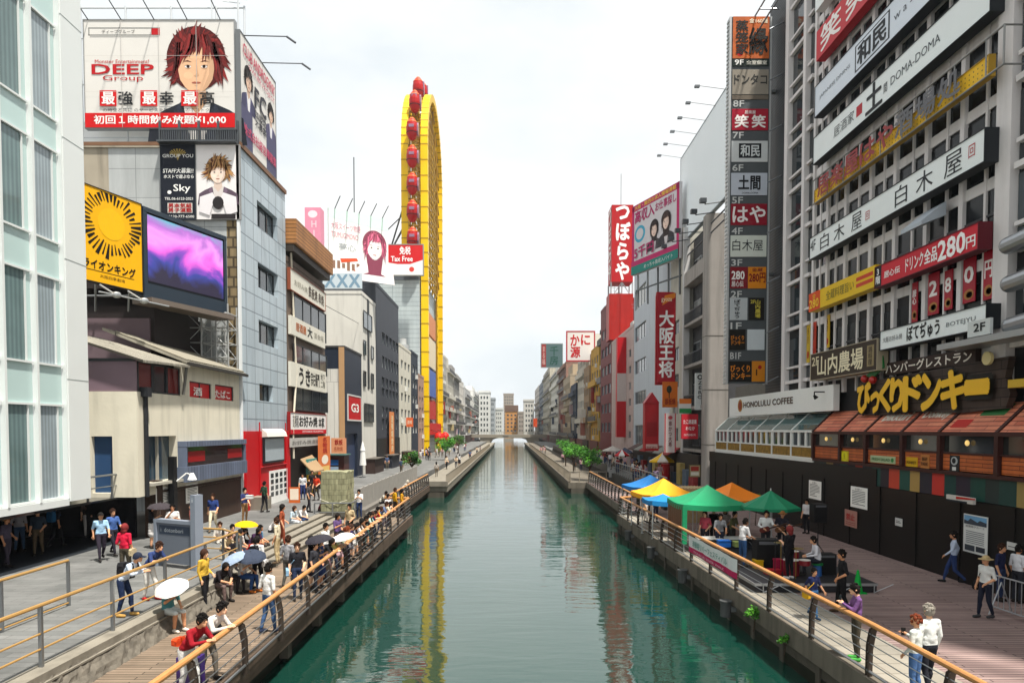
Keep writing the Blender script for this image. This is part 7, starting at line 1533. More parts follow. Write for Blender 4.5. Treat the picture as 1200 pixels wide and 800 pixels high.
# ---------------------------------------------------------------- left promenade
pp('stripe', 'lean', 152, 722, UP, 88, 'man in a blue striped shirt and cap leaning on the brass railing', top='b8c4d4', bottom='1e2c4a', shoe='b08848', hr='cap', hc='n', long_sleeve=True); bag(PE['stripe'], 'black backpack on the man in the striped shirt', '1a1a1e', 'back')
pp('redshoes', 'lean', 180, 703, UP, 70, 'man in a navy polo and white trousers with red shoes at the brass railing', top='2c3c6a', bottom='d6d2ca', shoe='a81c1c', hc='b')
pp('bluetie', 'walk', 119, 657, UP, 40, 'man in a light blue shirt with a dark sling strolling past the mirror-wall recess', top='9cc0dc', bottom='2a2430', hr='cap', hc='k'); bag(PE['bluetie'], 'dark sling bag on the man in the light blue shirt', '1c2434', 'hip')
pp('bluevest', 'walk', 133, 651, UP, 60, 'man in a mid blue shirt just behind the light blue shirt', top='42609a', bottom='23202a', hc='b')
pp('pink', 'stroll', 147, 678, UP, 170, 'person in a bright red pink shirt walking away on the grey paving', top='c81c3c', bottom='4a4438', hr='bob', hc='e'); bag(PE['pink'], 'beige bag carried beside the bright red pink shirt', 'b8a888', 'shoulder')
pp('dkpar', 'holdskirt', 178, 642, UP, 120, 'woman in a white skirt and black top under a dark parasol', top='1c1c20', bottom='d4d0cc', hr='long'); parasol(PE['dkpar'], 'dark grey parasol held before the brown wall', '3a3438', .48, .5, (.05, -.05))
pp('drink', 'sing', 203, 642, UP, 20, 'man in a white shirt drinking behind the grey map board', top='d4d4d2', bottom='8a9ab8', hc='k')
pp('plaid', 'walk', 250, 623, UP, 10, 'man in a navy plaid shirt and cream trousers walking by the brown wall', top='24386e', bottom='d4c8ac', shoe='6a5a48', hr='short', hc='b')
pp('navy', 'hold', 287, 612, UP, 60, 'person in a navy top holding a white box near the stone block', top='2a3460', bottom='a07850', hc='k')
q = wrist(PE['navy']); m = MB(); m.box(q.x - .02, q.x + .28, q.y - .12, q.y + .12, q.z - .05, q.z + .1); m.box(q.x - .03, q.x + .29, q.y - .13, q.y + .13, q.z + .1, q.z + .125); tag(m.build('white_box', cm('d8d8d4')), 'white box held by the person in the navy top', 'box')
# group under the yellow parasol on the steps
pp('y1', 'sit', 258, 648, UP - .45, 30, 'man in a white patterned shirt sitting at the railing end left of the yellow parasol', top='ccc8c0', bottom='c0bcb4', hc='b')
pp('y2', 'sit', 272, 652, UP - .45, 50, 'seated person in a pale pink shirt beneath the yellow parasol', top='d8b8b0', bottom='3a3438', hc='k')
o = pp('y3', 'sitpar', 285, 648, UP - .45, 60, 'seated woman in black holding up the yellow parasol', top='1e1a1c', bottom='26222a', hr='long', hc='k'); parasol(o, 'bright yellow parasol over the seated group', 'dca808', .5, .45, (.06, -.02))
pp('y4', 'sitfwd', 297, 652, UP - .5, 70, 'person in a dark purple top seated right under the yellow parasol', top='3a2440', bottom='8a5040', hr='bob', hc='k')
pp('y5', 'sitskirt', 277, 668, UP - .52, 65, 'woman in a black dress sitting on the steps below the yellow parasol', top='201c20', bottom='1c1a1e', hr='long', hc='k')
pp('y6', 'sitfwd', 292, 667, UP - .55, 80, 'person in a red top hunched on the steps below the yellow parasol', top='b0201c', bottom='1e1e24', hc='k')
# along the rock wall
o = pp('white_par', 'sitpar', 200, 738, DECK, 62, 'woman in a teal dress sitting on the rock wall under a white parasol', top='4a8488', bottom='c8ccc8', shoe='d8d0c4', hr='bob', hc='k', shorts=True); parasol(o, 'white parasol held over the woman in the teal dress', 'dcdcd8', .42, .42, (-.05, -.45))
pp('yellowj', 'stroll', 240, 713, DECK, 80, 'woman with long brown hair in a yellow jacket and black trousers', top='c09c38', bottom='18181c', hr='long', hc='b', long_sleeve=True)
pp('blackbag', 'sitfwd', 258, 704, DECK, 60, 'woman in black sitting on the wall beside the yellow jacket', top='1c181c', bottom='6a5854', hr='bob', hc='k')
o = pp('greypar', 'sitpar', 271, 694, DECK, 75, 'woman in a grey coat sitting below the pale blue parasol', top='b4b0b0', bottom='2c282c', hr='bob', long_sleeve=True); parasol(o, 'pale grey blue parasol tilted over the people on the wall', '8a9ab0', .48, .36, (-.42, -.25))
o = pp('bluepar', 'sitpar', 287, 693, DECK, 75, 'man in jeans and orange shoes sitting below a navy parasol', top='d0ccc8', bottom='2c4a7c', shoe='b8682c', hc='k'); parasol(o, 'dark navy parasol beside the pale grey blue one', '343c4c', .48, .42, (.1, -.3))
o = pp('whitetee', 'stroll', 302, 690, DECK, 170, 'woman in a white tee and black trousers with a black backpack', top='d8d6d4', bottom='18181c', hr='tail', hc='k'); bag(o, 'black backpack worn over the white tee by the steps', '16161a', 'back'); bag(o, 'small white shoulder bag on the woman in black trousers', 'd4d2d0', 'shoulder')
pp('khaki', 'stand', 325, 660, DECK + .12, -90, 'elderly man in cream shirt and khaki trousers standing on the steps', top='cfc4a8', bottom='c0ac84', shoe='5a4a3a', hc='b')
pp('jeansback', 'stroll', 315, 741, DECK, 150, 'man in a white polo and blue jeans walking away along the deck', top='dcdad6', bottom='3c567c', shoe='20283c', hc='k', h=1.74)
o = pp('vest', 'stroll', 349, 702, DECK, 20, 'man in a black waistcoat with a pale blue bag walking beside the railing', top='1e1e24', bottom='24304a', hc='b', long_sleeve=False); bag(o, 'pale blue shoulder bag on the man in the black waistcoat', '84a8c4', 'shoulder')
o = pp('dark2', 'holdskirt', 365, 690, DECK, 100, 'woman in black under a charcoal parasol beside the handrail', top='1a181c', bottom='2a2438', hr='long'); parasol(o, 'charcoal parasol near the wooden handrail', '2e2c34', .45, .5, (-.15, -.12))
# leaning along the wooden handrail
leaner('l1', 222, 0, DECK, 'man in a dark red sweater leaning on the nearest handrail', top='8c1420', bottom='d2d0cc', hc='k', long_sleeve=True, rot=70, h=1.74); bag(PE['l1'], 'orange waist bag on the man in the dark red sweater', 'c8441c', 'waist')
leaner('l2', 245, 0, DECK, 'man in a pale grey hooded top leaning next to the dark red sweater', top='cfc6c0', bottom='6a6258', hc='k', long_sleeve=True, rot=75, h=1.74); bag(PE['l2'], 'dark strap bag across the pale grey hooded top', '2a2a30', 'hip')
m = MB(); a = PE['l1'].location; m.box(a.x - .5, a.x - .05, a.y + .35, a.y + .62, DECK + .06, DECK + .66); r1 = thing('suitcase', 'purple suitcase standing by the two men at the nearest handrail', 'suitcase', (a.x - .3, a.y + .5, DECK)); m.build('shell', cm('3a2468', .35), r1)
m = MB()
for dx in (-.45, -.1): m.cyl((a.x + dx, a.y + .48, DECK), (a.x + dx, a.y + .48, DECK + .07), .035); m.cyl((a.x + dx, a.y + .5, DECK + .66), (a.x + dx, a.y + .5, DECK + .95), .012)
m.cyl((a.x - .45, a.y + .5, DECK + .95), (a.x - .1, a.y + .5, DECK + .95), .015); m.build('handle', cm('2a2a2c'), r1)
LN = [(374, 'holdskirt', 'woman in a blue dress at the handrail beside the charcoal parasol', '2c4478', '2c3c6a', 'long', 'k'), (386, 'leanskirt', 'woman in a yellow green top and long skirt at the handrail', 'c8b870', 'b88a90', 'long', 'b'),
      (399, 'leanskirt', 'woman in a cream blouse and pink skirt leaning on the handrail', 'dcd0c0', 'c09aa0', 'tail', 'r'), (408, 'lean', 'woman in a dark purple top leaning close to the pink skirt', '2e2448', '3a3440', 'bob', 'k'), (417, 'leanskirt', 'woman in white with a white skirt leaning on the handrail', 'd8d4d0', 'd0ccc8', 'long', 'k'),
      (426, 'lean', 'man in a black tee leaning over the handrail', '1c1c20', '4a4038', 'short', 'k'), (433, 'lean', 'man in a navy top and teal shorts leaning over the handrail', '24305a', '5a8c88', 'short', 'k'), (440, 'lean', 'person in a yellow tee leaning between navy tops at the handrail', 'c8a024', '2e3440', 'bob', 'b'), (447, 'lean', 'person in a grey blue top and short brown hair at the handrail', '5a6a8c', '34384a', 'short', 'b')]
for i, (px, ps, lab, tp_, bt, hr_, hc_) in enumerate(LN): leaner('ln%d' % i, px, 0, DECK, lab, pose=ps, top=tp_, bottom=bt, hr=hr_, hc=hc_, rot=80 + (i * 17) % 30, h=1.6 + (i % 3) * .05)
LN2 = [(368, 'stroll', 'man in a charcoal tee standing just behind the blue dress', '34343a', '23252e', 'short', 'k'), (380, 'lean', 'woman in a black cardigan between the blue dress and the yellow green top', '18181c', '3a3844', 'bob', 'k'), (392, 'lean', 'man in a pale green tee leaning beside the white parasol', 'a8b8a0', '34384a', 'short', 'k'),
       (403, 'lean', 'girl with a pony tail in a peach tee at the handrail', 'd8b09c', '4a4450', 'tail', 'b'), (412, 'leanskirt', 'woman in a grey dress leaning between purple and white tops', '8a8890', '7a7880', 'long', 'k'), (422, 'lean', 'boy in a brown tee leaning low on the handrail', '6a4a34', '2c3040', 'short', 'k'), (430, 'leanskirt', 'woman in a mint blouse leaning over the handrail', 'a8ccc0', '3c3c46', 'long', 'b'), (437, 'lean', 'man in a crimson tee among the navy tops at the handrail', '98202c', '2a2c36', 'short', 'k'), (452, 'lean', 'woman in a cream cardigan last before the gap at the handrail', 'd4cab4', '5a5058', 'bob', 'k')]
for i, (px, ps, lab, tp_, bt, hr_, hc_) in enumerate(LN2): leaner('lm%d' % i, px, 0, DECK, lab, pose=ps, top=tp_, bottom=bt, hr=hr_, hc=hc_, rot=70 + (i * 23) % 40, h=1.58 + (i % 4) * .04)
for i, (px, py, ps, rt, lab, tp_, bt, hr_, hc_, z_) in enumerate(((264, 660, 'sitfwd', 60, 'man in a beige shirt sitting low on the steps behind the navy parasol', 'b8a888', '3a3a44', 'short', 'k', UP - .5), (281, 659, 'sit', 75, 'woman in a white blouse sitting in the middle of the seated group', 'd4d0cc', '2a2a34', 'bob', 'k', UP - .5), (304, 652, 'sit', 80, 'boy in a sky blue tee on the steps at the edge of the seated group', '6a98c0', '4a4440', 'short', 'k', UP - .55), (331, 640, 'stroll', 100, 'woman in a rust dress standing on the upper steps', '9a4c30', '8a4430', 'long', 'k', UP - .1), (338, 690, 'stroll', 160, 'man in a grey tee and shorts walking behind the black waistcoat', '8c8c90', '4c4a44', 'short', 'b', DECK), (382, 668, 'stand', 70, 'tall man in a white shirt standing behind the leaning group', 'd4d4d2', '24262e', 'short', 'k', DECK), (396, 650, 'hold', 60, 'woman in a violet tee holding something behind the leaning group', '5a4470', '2c2c34', 'long', 'k', DECK), (410, 634, 'stroll', -20, 'man in a sand coloured shirt strolling behind the leaning group', 'bca884', '3a3834', 'short', 'k', DECK), (226, 640, 'walk', -40, 'woman in a coral top walking behind the grey map board', 'c86a58', '2c2c38', 'bob', 'k', UP), (310, 600, 'stroll', 150, 'man in a dark green shirt walking by the red shop', '2c4a38', '2a2a2e', 'short', 'k', UP))):
    pp('ex%d' % i, ps, px, py, z_, rt, lab, top=tp_, bottom=bt, hr=hr_, hc=hc_)
parasol(PE['ln1'], 'white parasol above the group leaning on the handrail', 'dad8d8', .45, .45, (-.2, -.1), side='L')
pp('phonejeans', 'phone', 421, 608, DECK, 0, 'man in a white shirt and jeans looking at a phone on the deck', top='d6d6d6', bottom='2a3c64', hc='k')
pp('tee_dark', 'stroll', 455, 617, DECK, 60, 'man in a white tee and black trousers near the handrail end', top='d4d0d0', bottom='24222a', hc='k', )
pp('yel1', 'stroll', 463, 606, DECK, 120, 'person in a mustard yellow jacket at the handrail end', top='d09c10', bottom='3a3230', hc='b', long_sleeve=True); pp('yel2', 'stroll', 471, 607, DECK, 100, 'companion in an ochre yellow jacket with a dark skirt beside the mustard jacket', top='c89020', bottom='2c2428', hr='bob', hc='k', long_sleeve=True)
o = person('sitfwd', -8.15, 43.5, DECK, 80, 'person in black and white sitting on the ledge below the panel fence', top='b8b4a8', bottom='1c1c20', hc='k'); o = person('sitfwd', -8.2, 53, DECK, 90, 'person with white hair sitting far along the panel fence ledge', top='c8c4bc', bottom='3a3634', hr='short', hc='w')
# seated on the top step
for i, (px, py, ps, lab, tp_, bt, hr_, hc_) in enumerate(((318, 612, 'sitfwd', 'person in white with black trousers hunched on the top step', 'd0cccc', '1e1e22', 'short', 'k'), (343, 600, 'sit', 'woman in a pale blue top seated on the top step', 'b8ccd8', 'c0c4c8', 'long', 'b'), (351, 601, 'sitfwd', 'man in a white shirt and jeans seated on the top step', 'd4d4d4', '2c4470', 'short', 'k'), (376, 591, 'sitfwd', 'person in a maroon top bent forward on the top step by the green box', '7a1826', '3a3a34', 'bob', 'k'))):
    q = atZ(px, py, UP - .02); person(ps, -10.75, 800 * 10.75 / (VX - px), UP - .44, 85 - 12 * i, lab, top=tp_, bottom=bt, hr=hr_, hc=hc_)
for i, (px, py, ps, lab, tp_, bt, hr_, hc_, rt) in enumerate(((355, 585, 'stand', 'man in a white shirt dark vest and jeans standing before the okonomiyaki shop', 'c8ccd0', '2c3c6c', 'short', 'k', 10), (366, 580, 'stroll', 'shop tout in black holding papers before the okonomiyaki shop', '1e1c1e', '2a2424', 'short', 'b', 30), (371, 586, 'stroll', 'person in an orange red top beside the shop tout', 'c83c20', '3a3430', 'bob', 'k', -20), (391, 584, 'stroll', 'woman in a pink patterned dress by the green box', 'c89098', 'b8888c', 'long', 'b', -60), (362, 600, 'stroll', 'person in a dark grey top crossing above the steps', '4a4648', '2c2a30', 'bob', 'k', 90))):
    pp('sh%d' % i, ps, px, py, UP, rt, lab, top=tp_, bottom=bt, hr=hr_, hc=hc_)
# added figures standing in for reflections in a black mirror wall
for i, (px, py, ps, lab, tp_, bt, hr_, hc_, rt) in enumerate(((20, 657, 'stroll', 'woman in a white top and jeans standing in for a mirror reflection', 'b8b4b8', '3c5878', 'long', 'k', -160), (42, 655, 'stroll', 'person in olive shorts with a bag standing in for a mirror reflection', '2c3a48', '5a4c3a', 'short', 'k', 20), (63, 652, 'walk', 'man in dark clothes with a blue backpack standing in for a mirror reflection', '1e2430', '16181e', 'short', 'k', 170), (83, 640, 'stroll', 'man in a sky blue shirt standing in for a mirror reflection', '4a78a8', '20242c', 'short', 'k', 20), (101, 640, 'stroll', 'person in white trousers standing in for the farthest mirror reflection', '5a4a40', 'c0bcb8', 'short', 'k', 30), (5, 650, 'stroll', 'person with an orange cap standing in for a mirror reflection', '4a4454', '3a3440', 'cap', 'y', 90))):
    q = atZ(px, py, UP); k = min(1, (-17.0) / q.x) if q.x < -17.0 else 1; x_ = (-18.6, -17.4, -17.9, -19.6, -18.2, -17.0)[i]; y_ = 800 * -x_ / (VX - px)
    o = person(ps, x_, y_, UP, rt, lab, top=tp_, bottom=bt, hr=hr_, hc=hc_)
    if i == 2: bag(o, 'blue backpack worn by a figure standing in for a reflection', '2c6a9a', 'back')
# ---------------------------------------------------------------- right bank
pp('walker', 'walk', 1117, 684, DECK, -120, 'man in a pale blue shirt and jeans walking past the black wall', top='b4c0d4', bottom='2a3c68', shoe='16161a', hc='k', long_sleeve=True, h=1.74)
o = pp('hat', 'stroll', 1154, 724, DECK, -80, 'old man in a straw hat and white shirt leaning by the metal barrier', top='d4d6d2', bottom='1c2030', hr='hat', hc='t', shoe='3a3a3c'); bag(o, 'black shoulder bag on the old man in the straw hat', '141416', 'shoulder')
pp('navyb', 'stand', 1172, 704, DECK, 30, 'man in a dark navy shirt behind the metal barrier', top='1e2444', bottom='2c3a5c', hc='b'); pp('whiteb', 'stand', 1192, 706, DECK, 100, 'man in a white shirt with a sling behind the metal barrier', top='d6d6da', bottom='2a2c34', hc='k')
pp('grey1', 'stroll', 1087, 812, DECK, 190, 'grey haired man in a white shirt beside the curly red haired woman', top='d8dad6', bottom='1e2028', hc='g', hr='short', h=1.72, long_sleeve=True)
o = pp('curly', 'hold', 1072, 818, DECK, 215, 'woman with curly red hair in a pale blouse and jeans', top='c8ccc6', bottom='4a6a98', hr='curly', hc='r', h=1.6, long_sleeve=True)
q = wrist(PE['curly']); m = MB(); m.box(q.x - .04, q.x + .04, q.y - .02, q.y + .0, q.z - .06, q.z + .09); tag(m.build('phone', cm('1a1a1c', .2)), 'phone held by the woman with curly red hair', 'phone')
pp('purple', 'phone', 1003, 773, DECK, -105, 'man in a purple jacket and olive trousers looking at his phone', top='6a4878', bottom='4a4438', shoe='4aa048', hc='k', long_sleeve=True)
q = wrist(PE['purple']); m = MB(); m.box(q.x - .012, q.x + .0, q.y - .04, q.y + .04, q.z - .02, q.z + .13); tag(m.build('phone', cm('202830', .2)), 'phone held by the man in the purple jacket', 'phone')
pp('blacktee', 'stroll', 986, 718, DECK, -100, 'stocky man in a black tee and black trousers by the green cone', top='141418', bottom='131316', shoe='4a3828', hc='k', h=1.75)
o = pp('boy', 'walk', 953, 724, DECK, 20, 'boy in a navy tee and bright blue trousers near the stage', top='20284e', bottom='3c6a98', shoe='28405a', hc='k', h=1.35); bag(o, 'yellow bag on the boy in bright blue trousers', 'd0a020', 'shoulder')
SG_ = DECK + .3                                     # stage height
pp('keys', 'table', 870, 664, SG_, 110, 'man in a white tee and jeans standing at the keyboard', top='d4d4d4', bottom='2a4a74', hc='k'); o = pp('gtr', 'play', 897, 650, SG_, -20, 'guitarist in a white shirt under the green umbrella', top='d2d4d2', bottom='24242a', hc='k', long_sleeve=True)
pp('sing', 'sing', 925, 678, SG_, -150, 'singer in black with a microphone on the stage', top='17151a', bottom='131318', shoe='c8c4c0', hr='bob', hc='e'); pp('drum', 'sit', 955, 674, SG_ , -100, 'seated drummer in a white shirt on a green stool', top='d4d4da', bottom='20222c', hr='short', hc='k', long_sleeve=True)
pp('bass', 'play', 916, 650, SG_, -30, 'bass player in a dark shirt and hat behind the singer', top='20202a', bottom='1e1e24', hr='hat', hc='y'); pp('watch', 'stand', 945, 625, DECK, -60, 'person in white with a black cap standing by the black loudspeaker', top='d2d0d0', bottom='1c1c22', hr='cap', hc='k')
for i, (px, py, lab, tp_, bt, hr_, hc_, rt, ps) in enumerate(((826, 646, 'woman in a pink top in the shade of the green tent', 'b84858', '2c2830', 'long', 'b', -40, 'stroll'), (836, 640, 'man in a black shirt in the shade of the green tent', '1c1c22', '1c1c20', 'short', 'k', 10, 'stand'), (850, 640, 'woman in a pale floral top in the shade of the green tent', 'b8a8a4', '3a3640', 'bob', 'b', -30, 'table'), (858, 646, 'person in an olive shirt bending at the table under the green tent', '5a5a3c', '2c2c2c', 'short', 'k', 40, 'table'), (843, 650, 'person in a grey tee at the front table of the green tent', '8a8c90', '24283a', 'short', 'k', 0, 'table'))):
    pp('tn%d' % i, ps, px, py, DECK, rt, lab, top=tp_, bottom=bt, hr=hr_, hc=hc_)
pp('wh_rail', 'stroll', 757, 612, DECK, 60, 'woman in a white dress standing by the corner of the right handrail', top='d6d2cc', bottom='cfc8c0', hr='long', hc='b'); pp('beige', 'stroll', 748, 602, DECK, 100, 'person in beige beside the corner of the right handrail', top='a8927c', bottom='4a4440', hr='short', hc='k')
pp('blue_rail', 'stand', 768, 612, DECK, 20, 'person in dark blue next to the blue awning tent', top='2a3c68', bottom='20243a', hc='k'); pp('tank', 'stand', 831, 572, DECK, 10, 'person in a white singlet behind the orange tent', top='d4d4d2', bottom='6a7078', hc='k')
# ---------------------------------------------------------------- walkers further off (nothing tells them apart at this size)
rnd = random.Random(12); PAL = ['d0ccc8', '2a2a30', 'b89098', '4a5a7a', 'c8b8a0', '8a3a3a', 'd8d8d8', '3a3a40', 'a8a098', '7a6a80']
def crowd(n, fx, fy, z, lab, grp):
    for i in range(n):
        x, y = fx(), fy(); person(rnd.choice(['stroll', 'walk', 'stand', 'holdskirt', 'phone']), x, y, z, rnd.choice([0, 180, 20, 160, -90]) + rnd.uniform(-20, 20), lab, top=rnd.choice(PAL), bottom=rnd.choice(['24283a', '1c1c20', '3a4a6a', '6a6050', 'c0b8ac']), hr=rnd.choice(['short', 'bob', 'long', 'short']), hc=rnd.choice('kkb'), h=rnd.uniform(1.55, 1.75), group=grp, detail=False)
crowd(26, lambda: rnd.uniform(-14.6, -9.6), lambda: rnd.uniform(58, 150), UP, 'small distant walker on the promenade near the ferris wheel', 'distant walkers on the ferris wheel bank')
crowd(8, lambda: rnd.uniform(-8.4, -6.2), lambda: rnd.uniform(66, 150), DECK, 'small distant walker on the pale walkway near the ferris wheel', 'distant walkers on the pale walkway')
crowd(34, lambda: rnd.uniform(10.6, 13.6), lambda: rnd.uniform(50, 130), UP, 'small distant shopper before the market fronts beyond the tents', 'distant shoppers beyond the tents')
crowd(8, lambda: rnd.uniform(6.4, 9.0), lambda: rnd.uniform(70, 150), DECK, 'small distant walker on the tree walkway', 'distant walkers on the tree walkway')
# ================================================================ THINGS ON THE BANKS
# grey map board
pa, pb = V((-12.1, 23.2, UP)), V((-10.4, 22.4, UP)); fm = F(pa, pb - pa); Lb = (pb - pa).length
r0 = thing('map_board', 'blue grey map board with one tall post behind the railing', 'map board', (pa + pb) / 2)
GB = cm('6a717c', .4, .06)
m = MB(); m.box(.1, Lb - .1, .15, 1.5, -.1, 0, 0, fm); m.build('panel', GB, r0)
m = MB(); m.box(0, .12, 0, 1.62, -.2, .06, 0, fm); m.box(0, Lb, 1.501, 1.62, -.18, .05, 0, fm); m.build('frame', cm('838b97', .4), r0)
m = MB(); m.box(Lb - .08, Lb + .14, 0, 2.5, -.25, .07, 0, fm); m.build('post', cm('838b97', .4), r0)
m = MB(); m.rect(fm, .22, Lb - .2, 1.12, 1.42, .006); m.build('title_band', cm('3c4656', .4), r0)
m = MB(); put_text(m, fm, 'i  dotonbori', .3, Lb - .5, 1.2, 1.34, .014); put_text(m, fm, 'i', Lb - .0, Lb + .06, 2.25, 2.4, .08); m.build('lettering', cm('b8c0c8'), r0)
# green covered box
q = atZ(394, 612, DECK); x, y = -9.75, q.y
r0 = thing('covered_box', 'tall box under a pale green tarpaulin at the end of the broad steps', 'covered box', (x, y, DECK))
rnd = random.Random(9); m = MB(); n = 12; vs = []
GT = brickmat('green_tarpaulin', '9c9c7c', '919072', '74735a', .28, .3, .012, .6, axes='XZ', dirt=.3)
for k in range(7):
    z = DECK + .55 + 2.25 * k / 6
    for i in range(4 * n):
        s_, t_ = divmod(i, n); t_ = t_ / n * 2 - 1; px_, py_ = ((t_, -1), (1, t_), (-t_, 1), (-1, -t_))[s_]
        vs.append((x + px_ * .72 + rnd.uniform(-.025, .025), y + 1 + py_ * .85 + rnd.uniform(-.025, .025), z + (rnd.uniform(-.04, .04) if 0 < k else 0)))
m.add(vs, [(k * 4 * n + i, k * 4 * n + (i + 1) % (4 * n), (k + 1) * 4 * n + (i + 1) % (4 * n), (k + 1) * 4 * n + i) for k in range(6) for i in range(4 * n)] + [tuple(range(6 * 4 * n, 7 * 4 * n))]); m.build('tarpaulin', GT, r0)
m = MB(); m.box(x - .8, x + .8, y + .1, y + 1.95, DECK, DECK + .56); m.build('plinth', cm('5c5a54', .8, .25), r0)
m = MB(); m.tube([(x - .78, y + .1, DECK + 1.3), (x, y + .08, DECK + 1.0), (x + .76, y + .1, DECK + 1.25)], .015); m.build('rope', cm('d0ccb8'), r0)
bar_railing('box_railing', 'small steel guard rail around the green covered box', [(x - 1, y - .15), (x + 1.0, y - .15), (x + 1.0, y + 2)], DECK, hs=(.6, 1.1), step=1.0, top=STEEL, rails=STEEL)
# white folded umbrella on the left promenade
q = V((-14.2, 66, UP)); r0 = thing('folded_umbrella', 'closed white umbrella standing by the panel fence', 'umbrella', q)
m = MB(); m.cyl(q + V((0, 0, 1.2)), q + V((0, 0, 2.6)), .34, .22, 10); m.cyl(q + V((0, 0, 2.6)), q + V((0, 0, 3.5)), .26, .04, 10); m.build('canopy', cm('dcdcd8', .7), r0); m = MB(); m.cyl(q, q + V((0, 0, 1.3)), .04); m.cyl(q, q + V((0, 0, .1)), .3, None, 12); m.build('pole', STEEL, r0)
# ---------------------------------------------------------------- tents and big umbrellas on the right
def tent(label, cx, cy, w_, d, ze, zp, col, rot=0, leg=None, z=DECK, drop=.22, cat='tent'):
    root = thing('canopy_tent', label, cat, (cx, cy, z)); c, s = math.cos(R(rot)), math.sin(R(rot))
    P = lambda x, y, zz: V((cx + x * c - y * s, cy + x * s + y * c, zz)); cl = mat('tent_' + col, col, .6, 0, .22, 1.5, bump=.8, bscale=2.5)
    m = MB(); K = 6; A, B = w_ / 2, d / 2; cs = [(-A, -B), (A, -B), (A, B), (-A, B)]
    for i in range(4):
        (x0, y0), (x1, y1) = cs[i], cs[(i + 1) % 4]; g = []
        for j in range(K + 1):
            f_ = j / K; hgt = ze + (zp - ze) * (f_ ** 1.25)
            g.append([P((x0 + (x1 - x0) * k / K) * (1 - f_), (y0 + (y1 - y0) * k / K) * (1 - f_), hgt - .07 * math.sin(math.pi * k / K) * (1 - f_) - .05 * math.sin(math.pi * f_)) for k in range(K + 1)])
        m.add([p for q in g for p in q], [(j * (K + 1) + k, j * (K + 1) + k + 1, (j + 1) * (K + 1) + k + 1, (j + 1) * (K + 1) + k) for j in range(K) for k in range(K)])
    m.build('roof', cl, root, smooth=True)
    m = MB()
    for i in range(4):
        (x0, y0), (x1, y1) = cs[i], cs[(i + 1) % 4]
        for k in range(8):
            a, b_ = k / 8, (k + 1) / 8; X0_, Y0_, X1_, Y1_ = x0 + (x1 - x0) * a, y0 + (y1 - y0) * a, x0 + (x1 - x0) * b_, y0 + (y1 - y0) * b_; za, zb_ = ze - .07 * math.sin(math.pi * a), ze - .07 * math.sin(math.pi * b_)
            m.add([P(X0_ * 1.003, Y0_ * 1.003, za), P(X1_ * 1.003, Y1_ * 1.003, zb_), P(X1_ * 1.01, Y1_ * 1.01, zb_ - drop), P(X0_ * 1.01, Y0_ * 1.01, za - drop)], [(0, 1, 2, 3)])
    m.build('valance', cl, root)
    for x_, y_ in cs:
        m = MB(); m.cyl(P(x_ * .97, y_ * .97, z), P(x_ * .97, y_ * .97, ze), .025, None, 8); m.box(x_ * .97 - .06, x_ * .97 + .06, y_ * .97 - .06, y_ * .97 + .06, z, z + .02, 0, F((cx, cy, 0), (c, s, 0), (-s, c, 0), (0, 0, 1))); m.build('leg', leg or cm('b0b4b4', .4, metal=.5), root)
    return root, P
g, P = tent('large green pop up tent beside the right handrail', 8.6, 29.6, 2.8, 2.9, 3.1, 3.8, '1c8a5c')
m = MB(); A = P(-1.37, -1.42, 0)
m.box(A.x - .06, A.x + .12, A.y - .05, A.y + .1, DECK + .4, 3.0); m.build('post_sleeve', MATS['tent_1c8a5c'], g)
m = MB()
for i in range(14): m.add([P(-1.42 + .02 * (i % 2), -1.2 + 2.4 * i / 14, 2.95), P(-1.42 + .02 * ((i + 1) % 2), -1.2 + 2.4 * (i + 1) / 14, 2.95), P(-1.42 + .02 * ((i + 1) % 2), -1.2 + 2.4 * (i + 1) / 14, DECK + .25), P(-1.42 + .02 * (i % 2), -1.2 + 2.4 * i / 14, DECK + .25)], [(0, 1, 2, 3)])
m.build('side_curtain', cm('6a4a34', .8, .3), g)
tent('orange pop up tent behind the green tent and umbrella', 10.9, 33.4, 2.7, 2.7, 2.9, 3.62, 'f4861c', 20); tent('yellow pop up tent behind the big green tent', 8.1, 35.8, 2.6, 2.6, 2.9, 3.65, 'f0a41c', 12)
tent('low bright blue awning tent between the green and yellow tents', 7.45, 33.0, 1.6, 1.8, 2.85, 3.1, '1e7cb8', 5); tent('blue pop up tent, furthest of the tents along the handrail', 8.6, 41.6, 2.6, 2.6, 2.8, 3.45, '1c6cae', 15)
